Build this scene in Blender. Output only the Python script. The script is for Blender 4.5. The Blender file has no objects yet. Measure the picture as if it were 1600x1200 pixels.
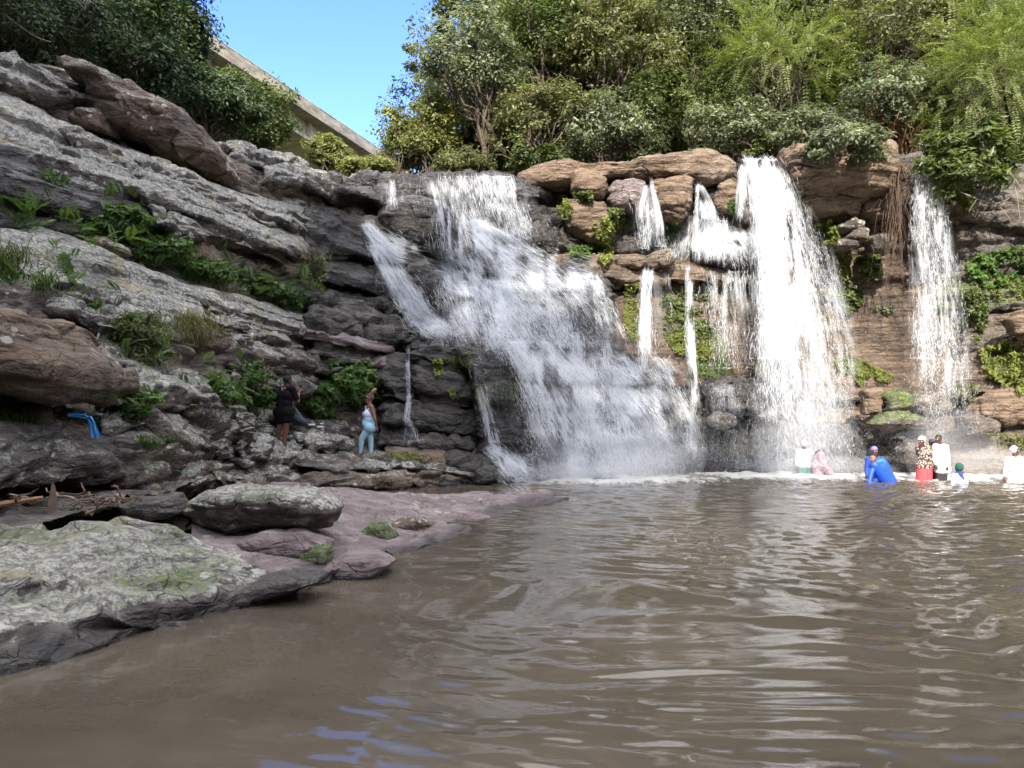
import bpy, bmesh, math, random
import numpy as np
from mathutils import Vector, Matrix

# ------------------------------------------------------------------ camera, light, exposure
sc = bpy.context.scene
FPX, CX, HY, CAMZ = 1186.0, 800.0, 653.0, 1.7      # focal length in photo pixels, centre column, horizon row, eye height
SUN_D = Vector((0.08, 0.83, -0.55)).normalized()   # direction the sunlight travels
EXPOSURE = 2.42
SKY_STRENGTH = 0.15
FILL_CLOUD = 6.6  # brightness of the added fill cloud
SUN_STRENGTH = 2.0
cam_d = bpy.data.cameras.new('camera')
cam = bpy.data.objects.new('camera', cam_d)
sc.collection.objects.link(cam)
cam.location = (0, 0, CAMZ)
cam.rotation_euler = (math.radians(90), 0, 0)
cam_d.sensor_width = 36.0
cam_d.lens = FPX / 1600 * 36.0
cam_d.shift_y = (HY - 600) / 1600
cam_d.clip_start = 0.1
cam_d.clip_end = 2000
sc.camera = cam

world = bpy.data.worlds.new('World')
sc.world = world
world.use_nodes = True
wn, wl = world.node_tree.nodes, world.node_tree.links
wn.clear()
sky = wn.new('ShaderNodeTexSky')
sky.sky_type = 'NISHITA'
sky.sun_disc = False
elev = math.asin(-SUN_D.z)
sky.sun_elevation = elev
sky.sun_rotation = math.atan2(-SUN_D.x, -SUN_D.y)
sky.air_density = 1.0
sky.altitude = 3000
sky.dust_density = 0.0
sky.ozone_density = 2.0
bg = wn.new('ShaderNodeBackground')
bg.inputs['Strength'].default_value = SKY_STRENGTH
wo = wn.new('ShaderNodeOutputWorld')
hs = wn.new('ShaderNodeHueSaturation'); hs.inputs['Saturation'].default_value = 1.2; hs.inputs['Hue'].default_value = 0.519; hs.inputs['Value'].default_value = 0.9
wl.new(sky.outputs[0], hs.inputs['Color'])
# unseen white cloud added overhead and behind the viewer to fill the shade; the strip of sky over the bridge is clear
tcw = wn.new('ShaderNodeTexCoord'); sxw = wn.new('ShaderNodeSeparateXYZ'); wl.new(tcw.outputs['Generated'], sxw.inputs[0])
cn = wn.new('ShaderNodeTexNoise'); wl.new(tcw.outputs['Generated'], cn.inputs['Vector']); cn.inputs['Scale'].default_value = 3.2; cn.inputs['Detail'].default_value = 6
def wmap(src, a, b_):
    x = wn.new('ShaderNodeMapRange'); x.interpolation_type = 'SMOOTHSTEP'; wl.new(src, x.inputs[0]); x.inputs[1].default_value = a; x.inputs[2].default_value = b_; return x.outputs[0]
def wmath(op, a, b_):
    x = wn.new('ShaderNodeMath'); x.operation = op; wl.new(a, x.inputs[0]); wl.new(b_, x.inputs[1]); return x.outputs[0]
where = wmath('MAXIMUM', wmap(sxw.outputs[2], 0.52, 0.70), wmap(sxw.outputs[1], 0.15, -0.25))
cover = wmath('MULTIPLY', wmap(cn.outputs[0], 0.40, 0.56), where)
cm = wn.new('ShaderNodeMix'); cm.data_type = 'RGBA'; wl.new(cover, cm.inputs[0]); wl.new(hs.outputs[0], cm.inputs[6]); cm.inputs[7].default_value = (*[FILL_CLOUD * q for q in (1.0, 0.98, 0.94)], 1)
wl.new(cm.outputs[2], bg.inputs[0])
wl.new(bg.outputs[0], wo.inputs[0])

sun_d = bpy.data.lights.new('sun', 'SUN')
sun_d.energy = SUN_STRENGTH
sun_d.angle = math.radians(0.5)
sun_d.color = (1.0, 0.94, 0.84)
sun = bpy.data.objects.new('sun', sun_d)
sc.collection.objects.link(sun)
sun.rotation_euler = SUN_D.to_track_quat('-Z', 'Y').to_euler()

sc.view_settings.view_transform = 'Standard'
sc.view_settings.look = 'None'
sc.view_settings.exposure = EXPOSURE
sc.view_settings.gamma = 1.0
sc.cycles.max_bounces = 6
sc.cycles.diffuse_bounces = 4
sc.cycles.glossy_bounces = 3
sc.cycles.transmission_bounces = 4
sc.cycles.transparent_max_bounces = 20
sc.cycles.volume_bounces = 1
sc.cycles.caustics_reflective = False
sc.cycles.caustics_refractive = False
sc.cycles.use_denoising = True
sc.cycles.use_adaptive_sampling = True
sc.cycles.adaptive_threshold = 0.025

rng = np.random.default_rng(7)
random.seed(7)

# ------------------------------------------------------------------ helpers
def P(px, py, Y):
    px, py, Y = np.asarray(px, float), np.asarray(py, float), np.asarray(Y, float)
    return np.stack([(px - CX) / FPX * Y, Y + 0 * px, CAMZ + (HY - py) / FPX * Y], -1)

def proj(v):
    return v[:, 0] / v[:, 1] * FPX + CX, HY - (v[:, 2] - CAMZ) / v[:, 1] * FPX

# depth of the rock face, from sparse sight measurements (column, row, distance)
CTRL = np.array([
 (-60,95,16.2),(0,95,17),(0,240,14.6),(0,360,12.6),(0,480,11),(0,600,9.8),(0,700,9.0),(0,770,8.7),
 (330,200,20.6),(300,300,17.6),(300,420,15.6),(300,550,13.8),(300,650,12.6),(300,745,11.8),
 (150,160,18.2),(160,520,12.3),(150,700,10.2),
 (450,480,18.9),(450,600,18.5),(440,640,18.2),(440,692,17.7),(440,745,16.2),
 (590,270,25),(590,370,23.6),(590,480,22),(590,570,21),(590,715,19.2),(510,755,16.4),(600,755,17.6),(760,745,19.6),
 (690,540,20.8),(690,620,20.6),(690,690,20.2),
 (700,270,26),(700,400,24.6),(720,520,22.8),(770,560,21.8),(770,720,20.6),
 (850,270,27),(850,400,25.8),(850,550,24.0),(870,740,21.7),
 (1000,270,27.6),(1000,350,27.4),(1000,425,26.6),(1000,560,25.4),(960,640,23.4),(1000,740,22.4),
 (1200,250,27),(1120,420,26.6),(1150,520,27.2),(1200,600,26.4),(1180,740,24.2),
 (1300,250,26),(1330,370,26.2),(1350,520,27),(1350,640,25),(1370,740,23.6),
 (1450,250,25.6),(1450,500,26.4),(1450,740,23.4),
 (1600,250,24.6),(1600,400,25),(1600,600,24.2),(1600,740,22.4),(1700,250,24),(1700,740,22)], float)
_c = CTRL[:, :2] / 300.0
_K = np.linalg.norm(_c[:, None] - _c[None], axis=2)
_n = len(_c)
_A = np.zeros((_n + 3, _n + 3)); _A[:_n, :_n] = -_K + 0.02 * np.eye(_n)
_A[:_n, _n] = 1; _A[:_n, _n+1:] = _c; _A[_n, :_n] = 1; _A[_n+1:, :_n] = _c.T
_W = np.linalg.solve(_A, np.concatenate([CTRL[:, 2], np.zeros(3)]))
def F(px, py):
    q = np.stack([np.ravel(px), np.ravel(py)], -1) / 300.0
    r = -np.linalg.norm(q[:, None] - _c[None], axis=2)
    return (r @ _W[:_n] + _W[_n] + q @ _W[_n+1:]).reshape(np.shape(px))

def _hash(ix, iy, iz, s):
    with np.errstate(over='ignore'):
        h = ix.astype(np.uint32) * np.uint32(374761393) + iy.astype(np.uint32) * np.uint32(668265263) \
            + iz.astype(np.uint32) * np.uint32(2147483647) + np.uint32((s * 1274126177) & 0xffffffff)
        h = (h ^ (h >> np.uint32(13))) * np.uint32(1274126177)
        h = (h ^ (h >> np.uint32(16))) * np.uint32(2246822519)
        h = h ^ (h >> np.uint32(13))
    return h.astype(np.float64) / 4294967295.0

def noise(p, s=0):
    i = np.floor(p).astype(np.int64); f = p - i; u = f * f * f * (f * (f * 6 - 15) + 10)
    out = 0
    for dx in (0, 1):
        for dy in (0, 1):
            for dz in (0, 1):
                w = (u[:, 0] if dx else 1 - u[:, 0]) * (u[:, 1] if dy else 1 - u[:, 1]) * (u[:, 2] if dz else 1 - u[:, 2])
                out = out + w * _hash(i[:, 0] + dx, i[:, 1] + dy, i[:, 2] + dz, s)
    return out * 2 - 1

def fbm(p, o=4, s=0):
    a, t = 1.0, 0
    for k in range(o):
        t = t + a * noise(p * 2.03 ** k + 17.3 * k, s + k); a *= 0.5
    return t

def worley(p, s=0):
    """returns F1, F2 and a random value of the nearest cell"""
    i = np.floor(p).astype(np.int64)
    f1 = np.full(len(p), 9.0); f2 = np.full(len(p), 9.0); cid = np.zeros(len(p)); tilt = np.zeros(len(p))
    for dx in (-1, 0, 1):
        for dy in (-1, 0, 1):
            for dz in (-1, 0, 1):
                c = i + (dx, dy, dz)
                o = np.stack([_hash(c[:, 0], c[:, 1], c[:, 2], s + k) for k in (1, 2, 3)], -1)
                d = np.linalg.norm(c + 0.15 + 0.7 * o - p, axis=1)
                r = _hash(c[:, 0], c[:, 1], c[:, 2], s + 9)
                tv = np.stack([_hash(c[:, 0], c[:, 1], c[:, 2], s + k) - 0.5 for k in (21, 22, 23)], -1); tl = ((p - c - 0.5) * tv).sum(1)
                n = d < f1
                f2 = np.where(n, f1, np.minimum(f2, d)); cid = np.where(n, r, cid); tilt = np.where(n, tl, tilt); f1 = np.where(n, d, f1)
    return f1, f2, cid, tilt

def link(o, parent=None):
    sc.collection.objects.link(o)
    if parent is not None: o.parent = parent
    return o

def tag(o, label=None, cat=None, group=None, kind=None):
    if label: o['label'] = label
    if cat: o['category'] = cat
    if group: o['group'] = group
    if kind: o['kind'] = kind
    return o

def mesh_np(name, v, f, mat, parent=None, smooth=True, attrs=None, loc=None):
    """v (n,3), f (m,k) with k 3 or 4"""
    me = bpy.data.meshes.new(name)
    v = np.asarray(v, np.float32); f = np.asarray(f, np.int32)
    me.vertices.add(len(v)); me.vertices.foreach_set('co', v.ravel())
    k = f.shape[1]
    me.loops.add(f.size); me.loops.foreach_set('vertex_index', f.ravel())
    me.polygons.add(len(f)); me.polygons.foreach_set('loop_start', np.arange(0, f.size, k, dtype=np.int32))
    me.update(calc_edges=True)
    me.polygons.foreach_set('use_smooth', np.full(len(f), smooth, dtype=bool))
    for an, av in (attrs or {}).items():
        if av.ndim == 1:
            a = me.attributes.new(an, 'FLOAT', 'POINT'); a.data.foreach_set('value', av.astype(np.float32))
        else:
            a = me.attributes.new(an, 'FLOAT_COLOR', 'POINT'); a.data.foreach_set('color', av.astype(np.float32).ravel())
    me.materials.append(mat)
    o = bpy.data.objects.new(name, me)
    if loc is not None: o.location = loc
    return link(o, parent)

def empty(name, loc):
    o = bpy.data.objects.new(name, None); o.location = loc; o.empty_display_size = 0.2
    return link(o)

def grid_faces(nu, nv, wrap_u=False):
    i = np.arange(nv - 1)[:, None]; j = np.arange(nu if wrap_u else nu - 1)[None]
    j2 = (j + 1) % nu
    return np.stack([i * nu + j, i * nu + j2, (i + 1) * nu + j2, (i + 1) * nu + j], -1).reshape(-1, 4)

def grid_normals(V):
    du = np.gradient(V, axis=1); dv = np.gradient(V, axis=0)
    n = np.cross(du, dv); n /= np.linalg.norm(n, axis=2, keepdims=True) + 1e-9
    return n

def tube(pts, rad, sides=7):
    pts = np.asarray(pts, float); n = len(pts); rad = np.broadcast_to(np.asarray(rad, float), (n,))
    t = np.gradient(pts, axis=0); t /= np.linalg.norm(t, axis=1, keepdims=True) + 1e-9
    ref = np.where(np.abs(t[:, 2:3]) > 0.9, np.array([[1.0, 0, 0]]), np.array([[0, 0, 1.0]]))
    a = np.cross(t, ref); a /= np.linalg.norm(a, axis=1, keepdims=True) + 1e-9; b = np.cross(t, a)
    th = np.linspace(0, 2 * np.pi, sides, endpoint=False)
    V = pts[:, None] + rad[:, None, None] * (np.cos(th)[None, :, None] * a[:, None] + np.sin(th)[None, :, None] * b[:, None])
    return V.reshape(-1, 3), grid_faces(sides, n, True)

def join(parts):
    vs, fs, o = [], [], 0
    for v, f in parts:
        vs.append(v); fs.append(f + o); o += len(v)
    return np.concatenate(vs), np.concatenate(fs)

# ------------------------------------------------------------------ materials
def new_mat(name):
    m = bpy.data.materials.new(name); m.use_nodes = True
    nt = m.node_tree; nt.nodes.clear()
    out = nt.nodes.new('ShaderNodeOutputMaterial'); b = nt.nodes.new('ShaderNodeBsdfPrincipled')
    nt.links.new(b.outputs[0], out.inputs[0])
    return m, nt, b, out

class G:
    """small node-graph writer"""
    def __init__(s, nt): s.nt = nt
    def n(s, t, **k):
        x = s.nt.nodes.new(t)
        for a, v in k.items(): setattr(x, a, v)
        return x
    def put(s, sock, v):
        if hasattr(v, 'is_linked'): s.nt.links.new(v, sock)
        elif isinstance(v, (tuple, list)) and len(v) == 3 and sock.type == 'RGBA': sock.default_value = (*v, 1)
        else: sock.default_value = v
    def noise(s, vec, scale, detail=4, rough=0.55, out=0, dist=0.0):
        x = s.n('ShaderNodeTexNoise'); s.put(x.inputs['Vector'], vec); x.inputs['Scale'].default_value = scale
        x.inputs['Detail'].default_value = detail; x.inputs['Roughness'].default_value = rough; x.inputs['Distortion'].default_value = dist
        return x.outputs[out]
    def voro(s, vec, scale, feature='F1', out=0, rand=1.0):
        x = s.n('ShaderNodeTexVoronoi', feature=feature); s.put(x.inputs['Vector'], vec); x.inputs['Scale'].default_value = scale
        x.inputs['Randomness'].default_value = rand
        return x.outputs[out]
    def math(s, op, a, b=0.0, c=None, clamp=False):
        x = s.n('ShaderNodeMath', operation=op, use_clamp=clamp); s.put(x.inputs[0], a); s.put(x.inputs[1], b)
        if c is not None: s.put(x.inputs[2], c)
        return x.outputs[0]
    def mix(s, f, a, b, blend='MIX'):
        x = s.n('ShaderNodeMix', data_type='RGBA', blend_type=blend)
        s.put(x.inputs[0], f); s.put(x.inputs[6], a); s.put(x.inputs[7], b)
        return x.outputs[2]
    def step(s, v, lo, hi):
        x = s.n('ShaderNodeMapRange', interpolation_type='SMOOTHSTEP'); s.put(x.inputs[0], v); s.put(x.inputs[1], lo); s.put(x.inputs[2], hi)
        return x.outputs[0]
    def scale(s, vec, sv):
        x = s.n('ShaderNodeMapping'); s.put(x.inputs[0], vec); x.inputs['Scale'].default_value = sv
        return x.outputs[0]
    def pos(s): return s.n('ShaderNodeNewGeometry').outputs['Position']
    def attr(s, name, out='Fac'):
        x = s.n('ShaderNodeAttribute'); x.attribute_name = name
        return x.outputs[out]
    def bump(s, h, strength, dist, normal=None):
        x = s.n('ShaderNodeBump'); s.put(x.inputs['Height'], h); x.inputs['Strength'].default_value = strength
        x.inputs['Distance'].default_value = dist
        if normal is not None: s.put(x.inputs['Normal'], normal)
        return x.outputs[0]

def wvec(g, nt, p, sc_, amt, stretch):
    a = g.n('ShaderNodeTexNoise'); nt.links.new(p, a.inputs['Vector']); a.inputs['Scale'].default_value = sc_; a.inputs['Detail'].default_value = 3
    b = g.n('ShaderNodeVectorMath', operation='SCALE'); nt.links.new(a.outputs['Color'], b.inputs[0]); b.inputs['Scale'].default_value = amt
    c = g.n('ShaderNodeVectorMath', operation='ADD'); nt.links.new(p, c.inputs[0]); nt.links.new(b.outputs[0], c.inputs[1])
    return g.scale(c.outputs[0], stretch)

def rock_material():
    """sandstone; the vertex colour 'kind' holds lichen, moss, warmth (iron) and wetness, 'violet' the purple beds"""
    m, nt, b, out = new_mat('sandstone'); g = G(nt)
    p = g.pos()
    at = g.n('ShaderNodeAttribute'); at.attribute_name = 'kind'
    sep = g.n('ShaderNodeSeparateColor'); nt.links.new(at.outputs['Color'], sep.inputs[0])
    lich, moss, warm, wet = sep.outputs[0], sep.outputs[1], sep.outputs[2], at.outputs['Alpha']
    vio = g.attr('violet')
    nz = g.n('ShaderNodeSeparateXYZ'); geo = g.n('ShaderNodeNewGeometry'); nt.links.new(geo.outputs['Normal'], nz.inputs[0])
    up = nz.outputs[2]
    big = g.noise(p, 0.55, 5, 0.6)
    mid = g.noise(p, 2.6, 6, 0.65)
    fine = g.noise(p, 14, 6, 0.7)
    bed = g.noise(g.scale(p, (0.5, 0.5, 5.0)), 1.6, 6, 0.65, dist=0.6)
    grey = g.mix(g.step(mid, 0.35, 0.65), (0.052, 0.044, 0.037), (0.195, 0.168, 0.140))
    iron = g.mix(g.step(bed, 0.35, 0.68), (0.105, 0.066, 0.041), (0.225, 0.158, 0.104))
    iron = g.mix(g.step(big, 0.5, 0.75), iron, (0.235, 0.185, 0.135))
    w2 = g.math('ADD', warm, g.math('MULTIPLY', g.math('SUBTRACT', big, 0.5), 0.9))
    col = g.mix(g.step(w2, 0.3, 0.75), grey, iron)
    violet = g.mix(g.step(mid, 0.4, 0.65), (0.165, 0.125, 0.122), (0.275, 0.225, 0.215))
    col = g.mix(g.step(g.math('ADD', vio, g.math('MULTIPLY', g.math('SUBTRACT', big, 0.5), 0.7)), 0.35, 0.6), col, violet)
    # bedding streaks
    col = g.mix(g.math('MULTIPLY', g.step(bed, 0.50, 0.38), 0.32), col, (0.035, 0.028, 0.025))
    crk = g.voro(wvec(g, nt, p, 2.2, 0.35, (1, 1, 2.4)), 1.5, 'DISTANCE_TO_EDGE')
    crk2 = g.voro(wvec(g, nt, p, 5.0, 0.16, (1, 1, 2.0)), 4.2, 'DISTANCE_TO_EDGE')
    crack = g.math('MAXIMUM', g.math('MULTIPLY', g.step(crk, 0.024, 0.004), g.step(g.noise(p, 1.1, 3), 0.44, 0.56)), g.math('MULTIPLY', g.step(crk2, 0.032, 0.006), g.math('MULTIPLY', g.step(g.noise(p, 1.9, 3), 0.5, 0.62), 0.8)))
    # lichen crust: grey-green mats broken into small rosettes, kept off undersides
    rag = g.math('ADD', g.math('MULTIPLY', mid, 0.8), g.math('MULTIPLY', fine, 0.55))
    rag = g.math('ADD', rag, g.math('MULTIPLY', g.math('SUBTRACT', big, 0.5), 0.8))
    upf = g.math('MULTIPLY', g.step(up, -0.30, 0.55), 1.0)
    th = g.math('SUBTRACT', 1.02, g.math('MULTIPLY', lich, g.math('ADD', 0.10, g.math('MULTIPLY', upf, 0.62))))
    lm = g.step(rag, th, g.math('ADD', th, 0.09))
    lcol = g.mix(g.step(fine, 0.4, 0.62), (0.19, 0.185, 0.155), (0.47, 0.455, 0.395))
    lcol = g.mix(g.step(g.noise(p, 1.3, 4), 0.56, 0.68), lcol, (0.30, 0.275, 0.17))
    pit = g.step(g.noise(p, 22, 4, 0.7), 0.50, 0.40)
    lm = g.math('MULTIPLY', lm, g.step(lich, 0.02, 0.12))
    lm = g.math('MULTIPLY', lm, g.math('SUBTRACT', 1.0, g.math('MULTIPLY', pit, 0.6)))
    col = g.mix(lm, col, lcol)
    # pale round lichen spots
    warpn = g.n('ShaderNodeVectorMath', operation='ADD')
    nt.links.new(p, warpn.inputs[0])
    wsc = g.n('ShaderNodeVectorMath', operation='SCALE'); wn3 = g.n('ShaderNodeTexNoise'); nt.links.new(p, wn3.inputs['Vector']); wn3.inputs['Scale'].default_value = 9
    nt.links.new(wn3.outputs['Color'], wsc.inputs[0]); wsc.inputs['Scale'].default_value = 0.09
    nt.links.new(wsc.outputs[0], warpn.inputs[1])
    sp = g.n('ShaderNodeTexVoronoi'); nt.links.new(warpn.outputs[0], sp.inputs['Vector']); sp.inputs['Scale'].default_value = 5.5
    ssep = g.n('ShaderNodeSeparateColor'); nt.links.new(sp.outputs['Color'], ssep.inputs[0])
    rad = g.math('MULTIPLY', ssep.outputs[0], 0.46)
    spot = g.math('MULTIPLY', g.step(sp.outputs['Distance'], rad, g.math('SUBTRACT', rad, 0.07)), g.step(g.noise(p, 0.9, 3), 0.46, 0.58))
    spot = g.math('MULTIPLY', spot, g.step(lich, 0.12, 0.45))
    col = g.mix(g.math('MULTIPLY', spot, 0.85), col, (0.50, 0.49, 0.42))
    # moss
    mm = g.math('MULTIPLY', g.step(g.math('ADD', g.math('ADD', g.math('MULTIPLY', big, 0.7), g.math('MULTIPLY', fine, 0.5)), g.math('MULTIPLY', upf, 0.12)),
                g.math('SUBTRACT', 0.98, g.math('MULTIPLY', moss, 0.5)), g.math('SUBTRACT', 1.08, g.math('MULTIPLY', moss, 0.5))), g.step(moss, 0.02, 0.2))
    mcol = g.mix(g.step(fine, 0.4, 0.65), (0.035, 0.055, 0.012), (0.15, 0.20, 0.045))
    col = g.mix(g.math('MULTIPLY', mm, 0.85), col, mcol)
    col = g.mix(g.math('MULTIPLY', crack, 0.45), col, (0.018, 0.015, 0.013))
    # wet rock is darker and shiny
    wm = g.step(g.math('ADD', wet, g.math('MULTIPLY', g.math('SUBTRACT', mid, 0.5), 0.6)), 0.3, 0.62)
    dark = g.mix(1.0, col, (0.33, 0.33, 0.35), 'MULTIPLY')
    col = g.mix(wm, col, dark)
    nt.links.new(col, b.inputs['Base Color'])
    ro = g.n('ShaderNodeMapRange'); nt.links.new(wm, ro.inputs[0]); ro.inputs[3].default_value = 0.88; ro.inputs[4].default_value = 0.36
    nt.links.new(ro.outputs[0], b.inputs['Roughness'])
    # relief
    h = g.math('ADD', g.math('MULTIPLY', fine, 0.5), g.math('MULTIPLY', mid, 0.9))
    h = g.math('ADD', h, g.math('MULTIPLY', bed, 0.55))
    h = g.math('ADD', h, g.math('MULTIPLY', g.noise(p, 45, 3, 0.6), 0.16))
    h = g.math('ADD', h, g.math('MULTIPLY', lm, 0.10))
    chip = g.voro(wvec(g, nt, p, 3.0, 0.25, (1, 1, 2.6)), 3.2, 'F1'); chip2 = g.voro(wvec(g, nt, p, 6.0, 0.12, (1, 1, 2.6)), 9.0, 'F1')
    h = g.math('ADD', h, g.math('ADD', g.math('MULTIPLY', chip, -0.8), g.math('MULTIPLY', chip2, -0.3)))
    h = g.math('SUBTRACT', h, g.math('MULTIPLY', crack, 0.5))
    nt.links.new(g.bump(h, 0.9, 0.10), b.inputs['Normal'])
    return m

def leaf_material(name, dark, light, gloss=0.45, trans=0.35):
    m, nt, b, out = new_mat(name); g = G(nt)
    t = g.attr('tint'); c = g.mix(t, dark, light)
    nt.links.new(c, b.inputs['Base Color']); b.inputs['Roughness'].default_value = gloss
    b.inputs['Specular IOR Level'].default_value = 0.35
    tr = g.n('ShaderNodeBsdfTranslucent')
    nt.links.new(g.mix(1.0, c, (1.25, 1.3, 0.6), 'MULTIPLY'), tr.inputs[0])
    mx = g.n('ShaderNodeMixShader'); mx.inputs[0].default_value = trans
    nt.links.new(b.outputs[0], mx.inputs[1]); nt.links.new(tr.outputs[0], mx.inputs[2]); nt.links.new(mx.outputs[0], out.inputs[0])
    return m

def plain(name, col, rough=0.7, var=0.25, scale=20, bump=0.0, metal=0.0, fuzz=0.0):
    m, nt, b, out = new_mat(name); g = G(nt)
    tc = g.n('ShaderNodeTexCoord').outputs['Object']
    n = g.noise(tc, scale, 5, 0.6)
    c2 = tuple(x * (1 - var) for x in col)
    nt.links.new(g.mix(n, c2, tuple(min(1, x * (1 + var * 0.6)) for x in col)), b.inputs['Base Color'])
    b.inputs['Roughness'].default_value = rough; b.inputs['Metallic'].default_value = metal
    if fuzz: b.inputs['Sheen Weight'].default_value = fuzz
    if bump: nt.links.new(g.bump(n, bump, 0.02), b.inputs['Normal'])
    return m
# ------------------------------------------------------------------ rock
M_ROCK = rock_material()

def resamp(poly, n):
    q = np.array([p[:2] for p in poly], float)
    s = np.concatenate([[0], np.cumsum(np.linalg.norm(np.diff(q, axis=0), axis=1))]); s /= s[-1]
    t = np.linspace(0, 1, n)
    r = np.stack([np.interp(t, s, q[:, 0]), np.interp(t, s, q[:, 1])], -1)
    e = np.array([p[2] if len(p) > 2 else 0.0 for p in poly]); r3 = np.interp(t, s, e)
    k = max(1, n // 60); ker = np.ones(2 * k + 1) / (2 * k + 1)
    for c in (0, 1):
        a = np.concatenate([2 * r[0, c] - r[k:0:-1, c], r[:, c], 2 * r[-1, c] - r[-2:-k-2:-1, c]]); r[:, c] = np.convolve(a, ker, 'valid')
    return r, r3

def rock_disp(p, amp=1.0, s=0, block=1.0, cell=(0.95, 0.95, 0.38), strat=1.0):
    w = np.stack([fbm(p * 0.8, 2, s + 50), fbm(p * 0.8 + 9, 2, s + 60), fbm(p * 0.8 + 23, 2, s + 70)], -1) * 0.22
    q = (p + w) / np.array(cell)
    f1, f2, c, tl = worley(q, s + 11)
    edge = np.clip((f2 - f1) / 0.10, 0, 1)
    d = block * (0.13 * (c - 0.5) * 2 * edge + 0.30 * tl * edge - 0.08 * (1 - edge))
    f1, f2, c, tl = worley(q * np.array([2.3, 2.3, 2.4]) + 5.5, s + 31)
    edge2 = np.clip((f2 - f1) / 0.14, 0, 1)
    d += block * (0.045 * (c - 0.5) * 2 * edge2 + 0.11 * tl * edge2 - 0.025 * (1 - edge2))
    d += 0.07 * fbm(p * 0.6, 3, s) + 0.022 * fbm(p * np.array([2.4, 2.4, 5.0]), 4, s + 20)
    zb = p[:, 2] + 0.19 * np.minimum(p[:, 0], 0) + 0.10 * fbm(p * np.array([0.45, 0.45, 0.3]), 3, s + 80)
    for T_, A_, k_ in ((0.95, 0.24, 0), (0.37, 0.085, 7)):
        u = zb / T_ + 0.37 * k_; i_ = np.floor(u); fr = u - i_; z_ = 0 * i_
        a_ = 0.25 + 1.0 * _hash(i_.astype(np.int64), np.floor(p[:, 0] * 0.35 + i_ * 0.37).astype(np.int64), z_.astype(np.int64), 5 + k_)
        d += strat * A_ * a_ * (np.clip(1 - fr, 0, 1) ** 1.2 * np.clip(fr / 0.07, 0, 1) - 0.3)
    b = noise(np.stack([p[:, 0] * 0.3, p[:, 1] * 0.3, (p[:, 2] + 0.3 * w[:, 0]) * 5.0], -1), s + 40)
    d += 0.035 * b
    return d * amp

ROCK_BUF = {}
ALLV = []           # all rock vertices, for laying things on the rock

def push(bucket, V, fc, kind, vio):
    ROCK_BUF.setdefault(bucket, []).append((V, fc, kind, vio)); ALLV.append(V)

def kinds(n, k):
    """k = (lichen, moss, warm, wet, violet)"""
    a = np.tile(np.array(k[:4], float), (n, 1)); return a, np.full(n, k[4] if len(k) > 4 else 0.0)

def strip(rows, sp, amp, seed, k, bucket, ends=0.7, block=1.0, kfun=None, cell=(0.95, 0.95, 0.38), strat=1.0):
    """rows: list of (n,3) world polylines from back-top to underside; lofted, subdivided and displaced"""
    out = []
    for a, b in zip(rows[:-1], rows[1:]):
        L = np.median(np.linalg.norm(b - a, axis=1)); m = int(min(90, max(2, round(L / sp))))
        t = np.linspace(0, 1, m, endpoint=False)[:, None, None]
        out.append(a[None] * (1 - t) + b[None] * t)
    V = np.concatenate(out + [rows[-1][None]])
    # soften the corners between rows
    for _ in range(2):
        V[1:-1] = 0.25 * V[:-2] + 0.5 * V[1:-1] + 0.25 * V[2:]
    nv, nu = V.shape[:2]
    if ends:
        u = np.linspace(0, 1, nu); L = np.linalg.norm(np.diff(V[nv // 2], axis=0), axis=1).sum()
        e = np.clip(np.minimum(u, 1 - u) * L / 0.5, 0, 1); V[:, :, 1] += (ends * (1 - np.sqrt(e)))[None]
    N = grid_normals(V); flat = V.reshape(-1, 3)
    tocam = np.array([0, 0, CAMZ]) - flat
    s = np.sign(np.median((N.reshape(-1, 3) * tocam).sum(1)[nu * 2:]))
    flat = flat + N.reshape(-1, 3) * s * rock_disp(flat, amp, seed, block, cell, strat)[:, None]
    f = grid_faces(nu, nv)
    if s < 0: f = f[:, ::-1]
    kk, vio = kinds(len(flat), k)
    if kfun is not None:
        px, py = proj(flat); kk, vio = kfun(px, py, kk, vio)
    push(bucket, flat, f, kk, vio)
    return flat

SEED = [0]
def ledge(u, n, k, du=0.25, dn=-0.35, bulge=0.12, under=1.0, back=2.2, drop=0.12, amp=1.0, bucket='left', ends=0.7, sp=None, block=None, kfun=None, strat=1.0):
    if block is None: block = {'left': 0.85, 'fall': 0.8}.get(bucket, 0.8)
    SEED[0] += 3
    ym = float(np.mean(F(np.array([p[0] for p in n]), np.array([p[1] for p in n]))))
    sp = sp or max(0.03, ym * 0.0024)
    Lpx = max(np.linalg.norm(np.diff(np.array([p[:2] for p in q], float), axis=0), axis=1).sum() for q in (u, n))
    nu = int(max(24, Lpx * ym / FPX / sp))
    (U, eu), (N, en) = resamp(u, nu), resamp(n, nu)
    YU = F(U[:, 0], U[:, 1]) + du + eu; YN = F(N[:, 0], N[:, 1]) + dn + en
    WU, WN = P(U[:, 0], U[:, 1], YU), P(N[:, 0], N[:, 1], YN)
    W1 = WU * 0.67 + WN * 0.33 + np.array([0, -0.6, 0.8]) * bulge; W2 = WU * 0.3 + WN * 0.7 + np.array([0, -0.8, 0.5]) * bulge
    rows = [WU + (0, back, 0.05), WU, W1, W2, WN, WN + (0, 0.06, -drop), WN + (0, under, -drop), WN + (0, under + back, -drop - 0.5)]
    return strip(rows, sp, amp, SEED[0], k, bucket, ends, block, kfun, strat=strat, cell=(1.25, 1.25, 0.5) if bucket == 'left' else (0.95, 0.95, 0.38))

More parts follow.
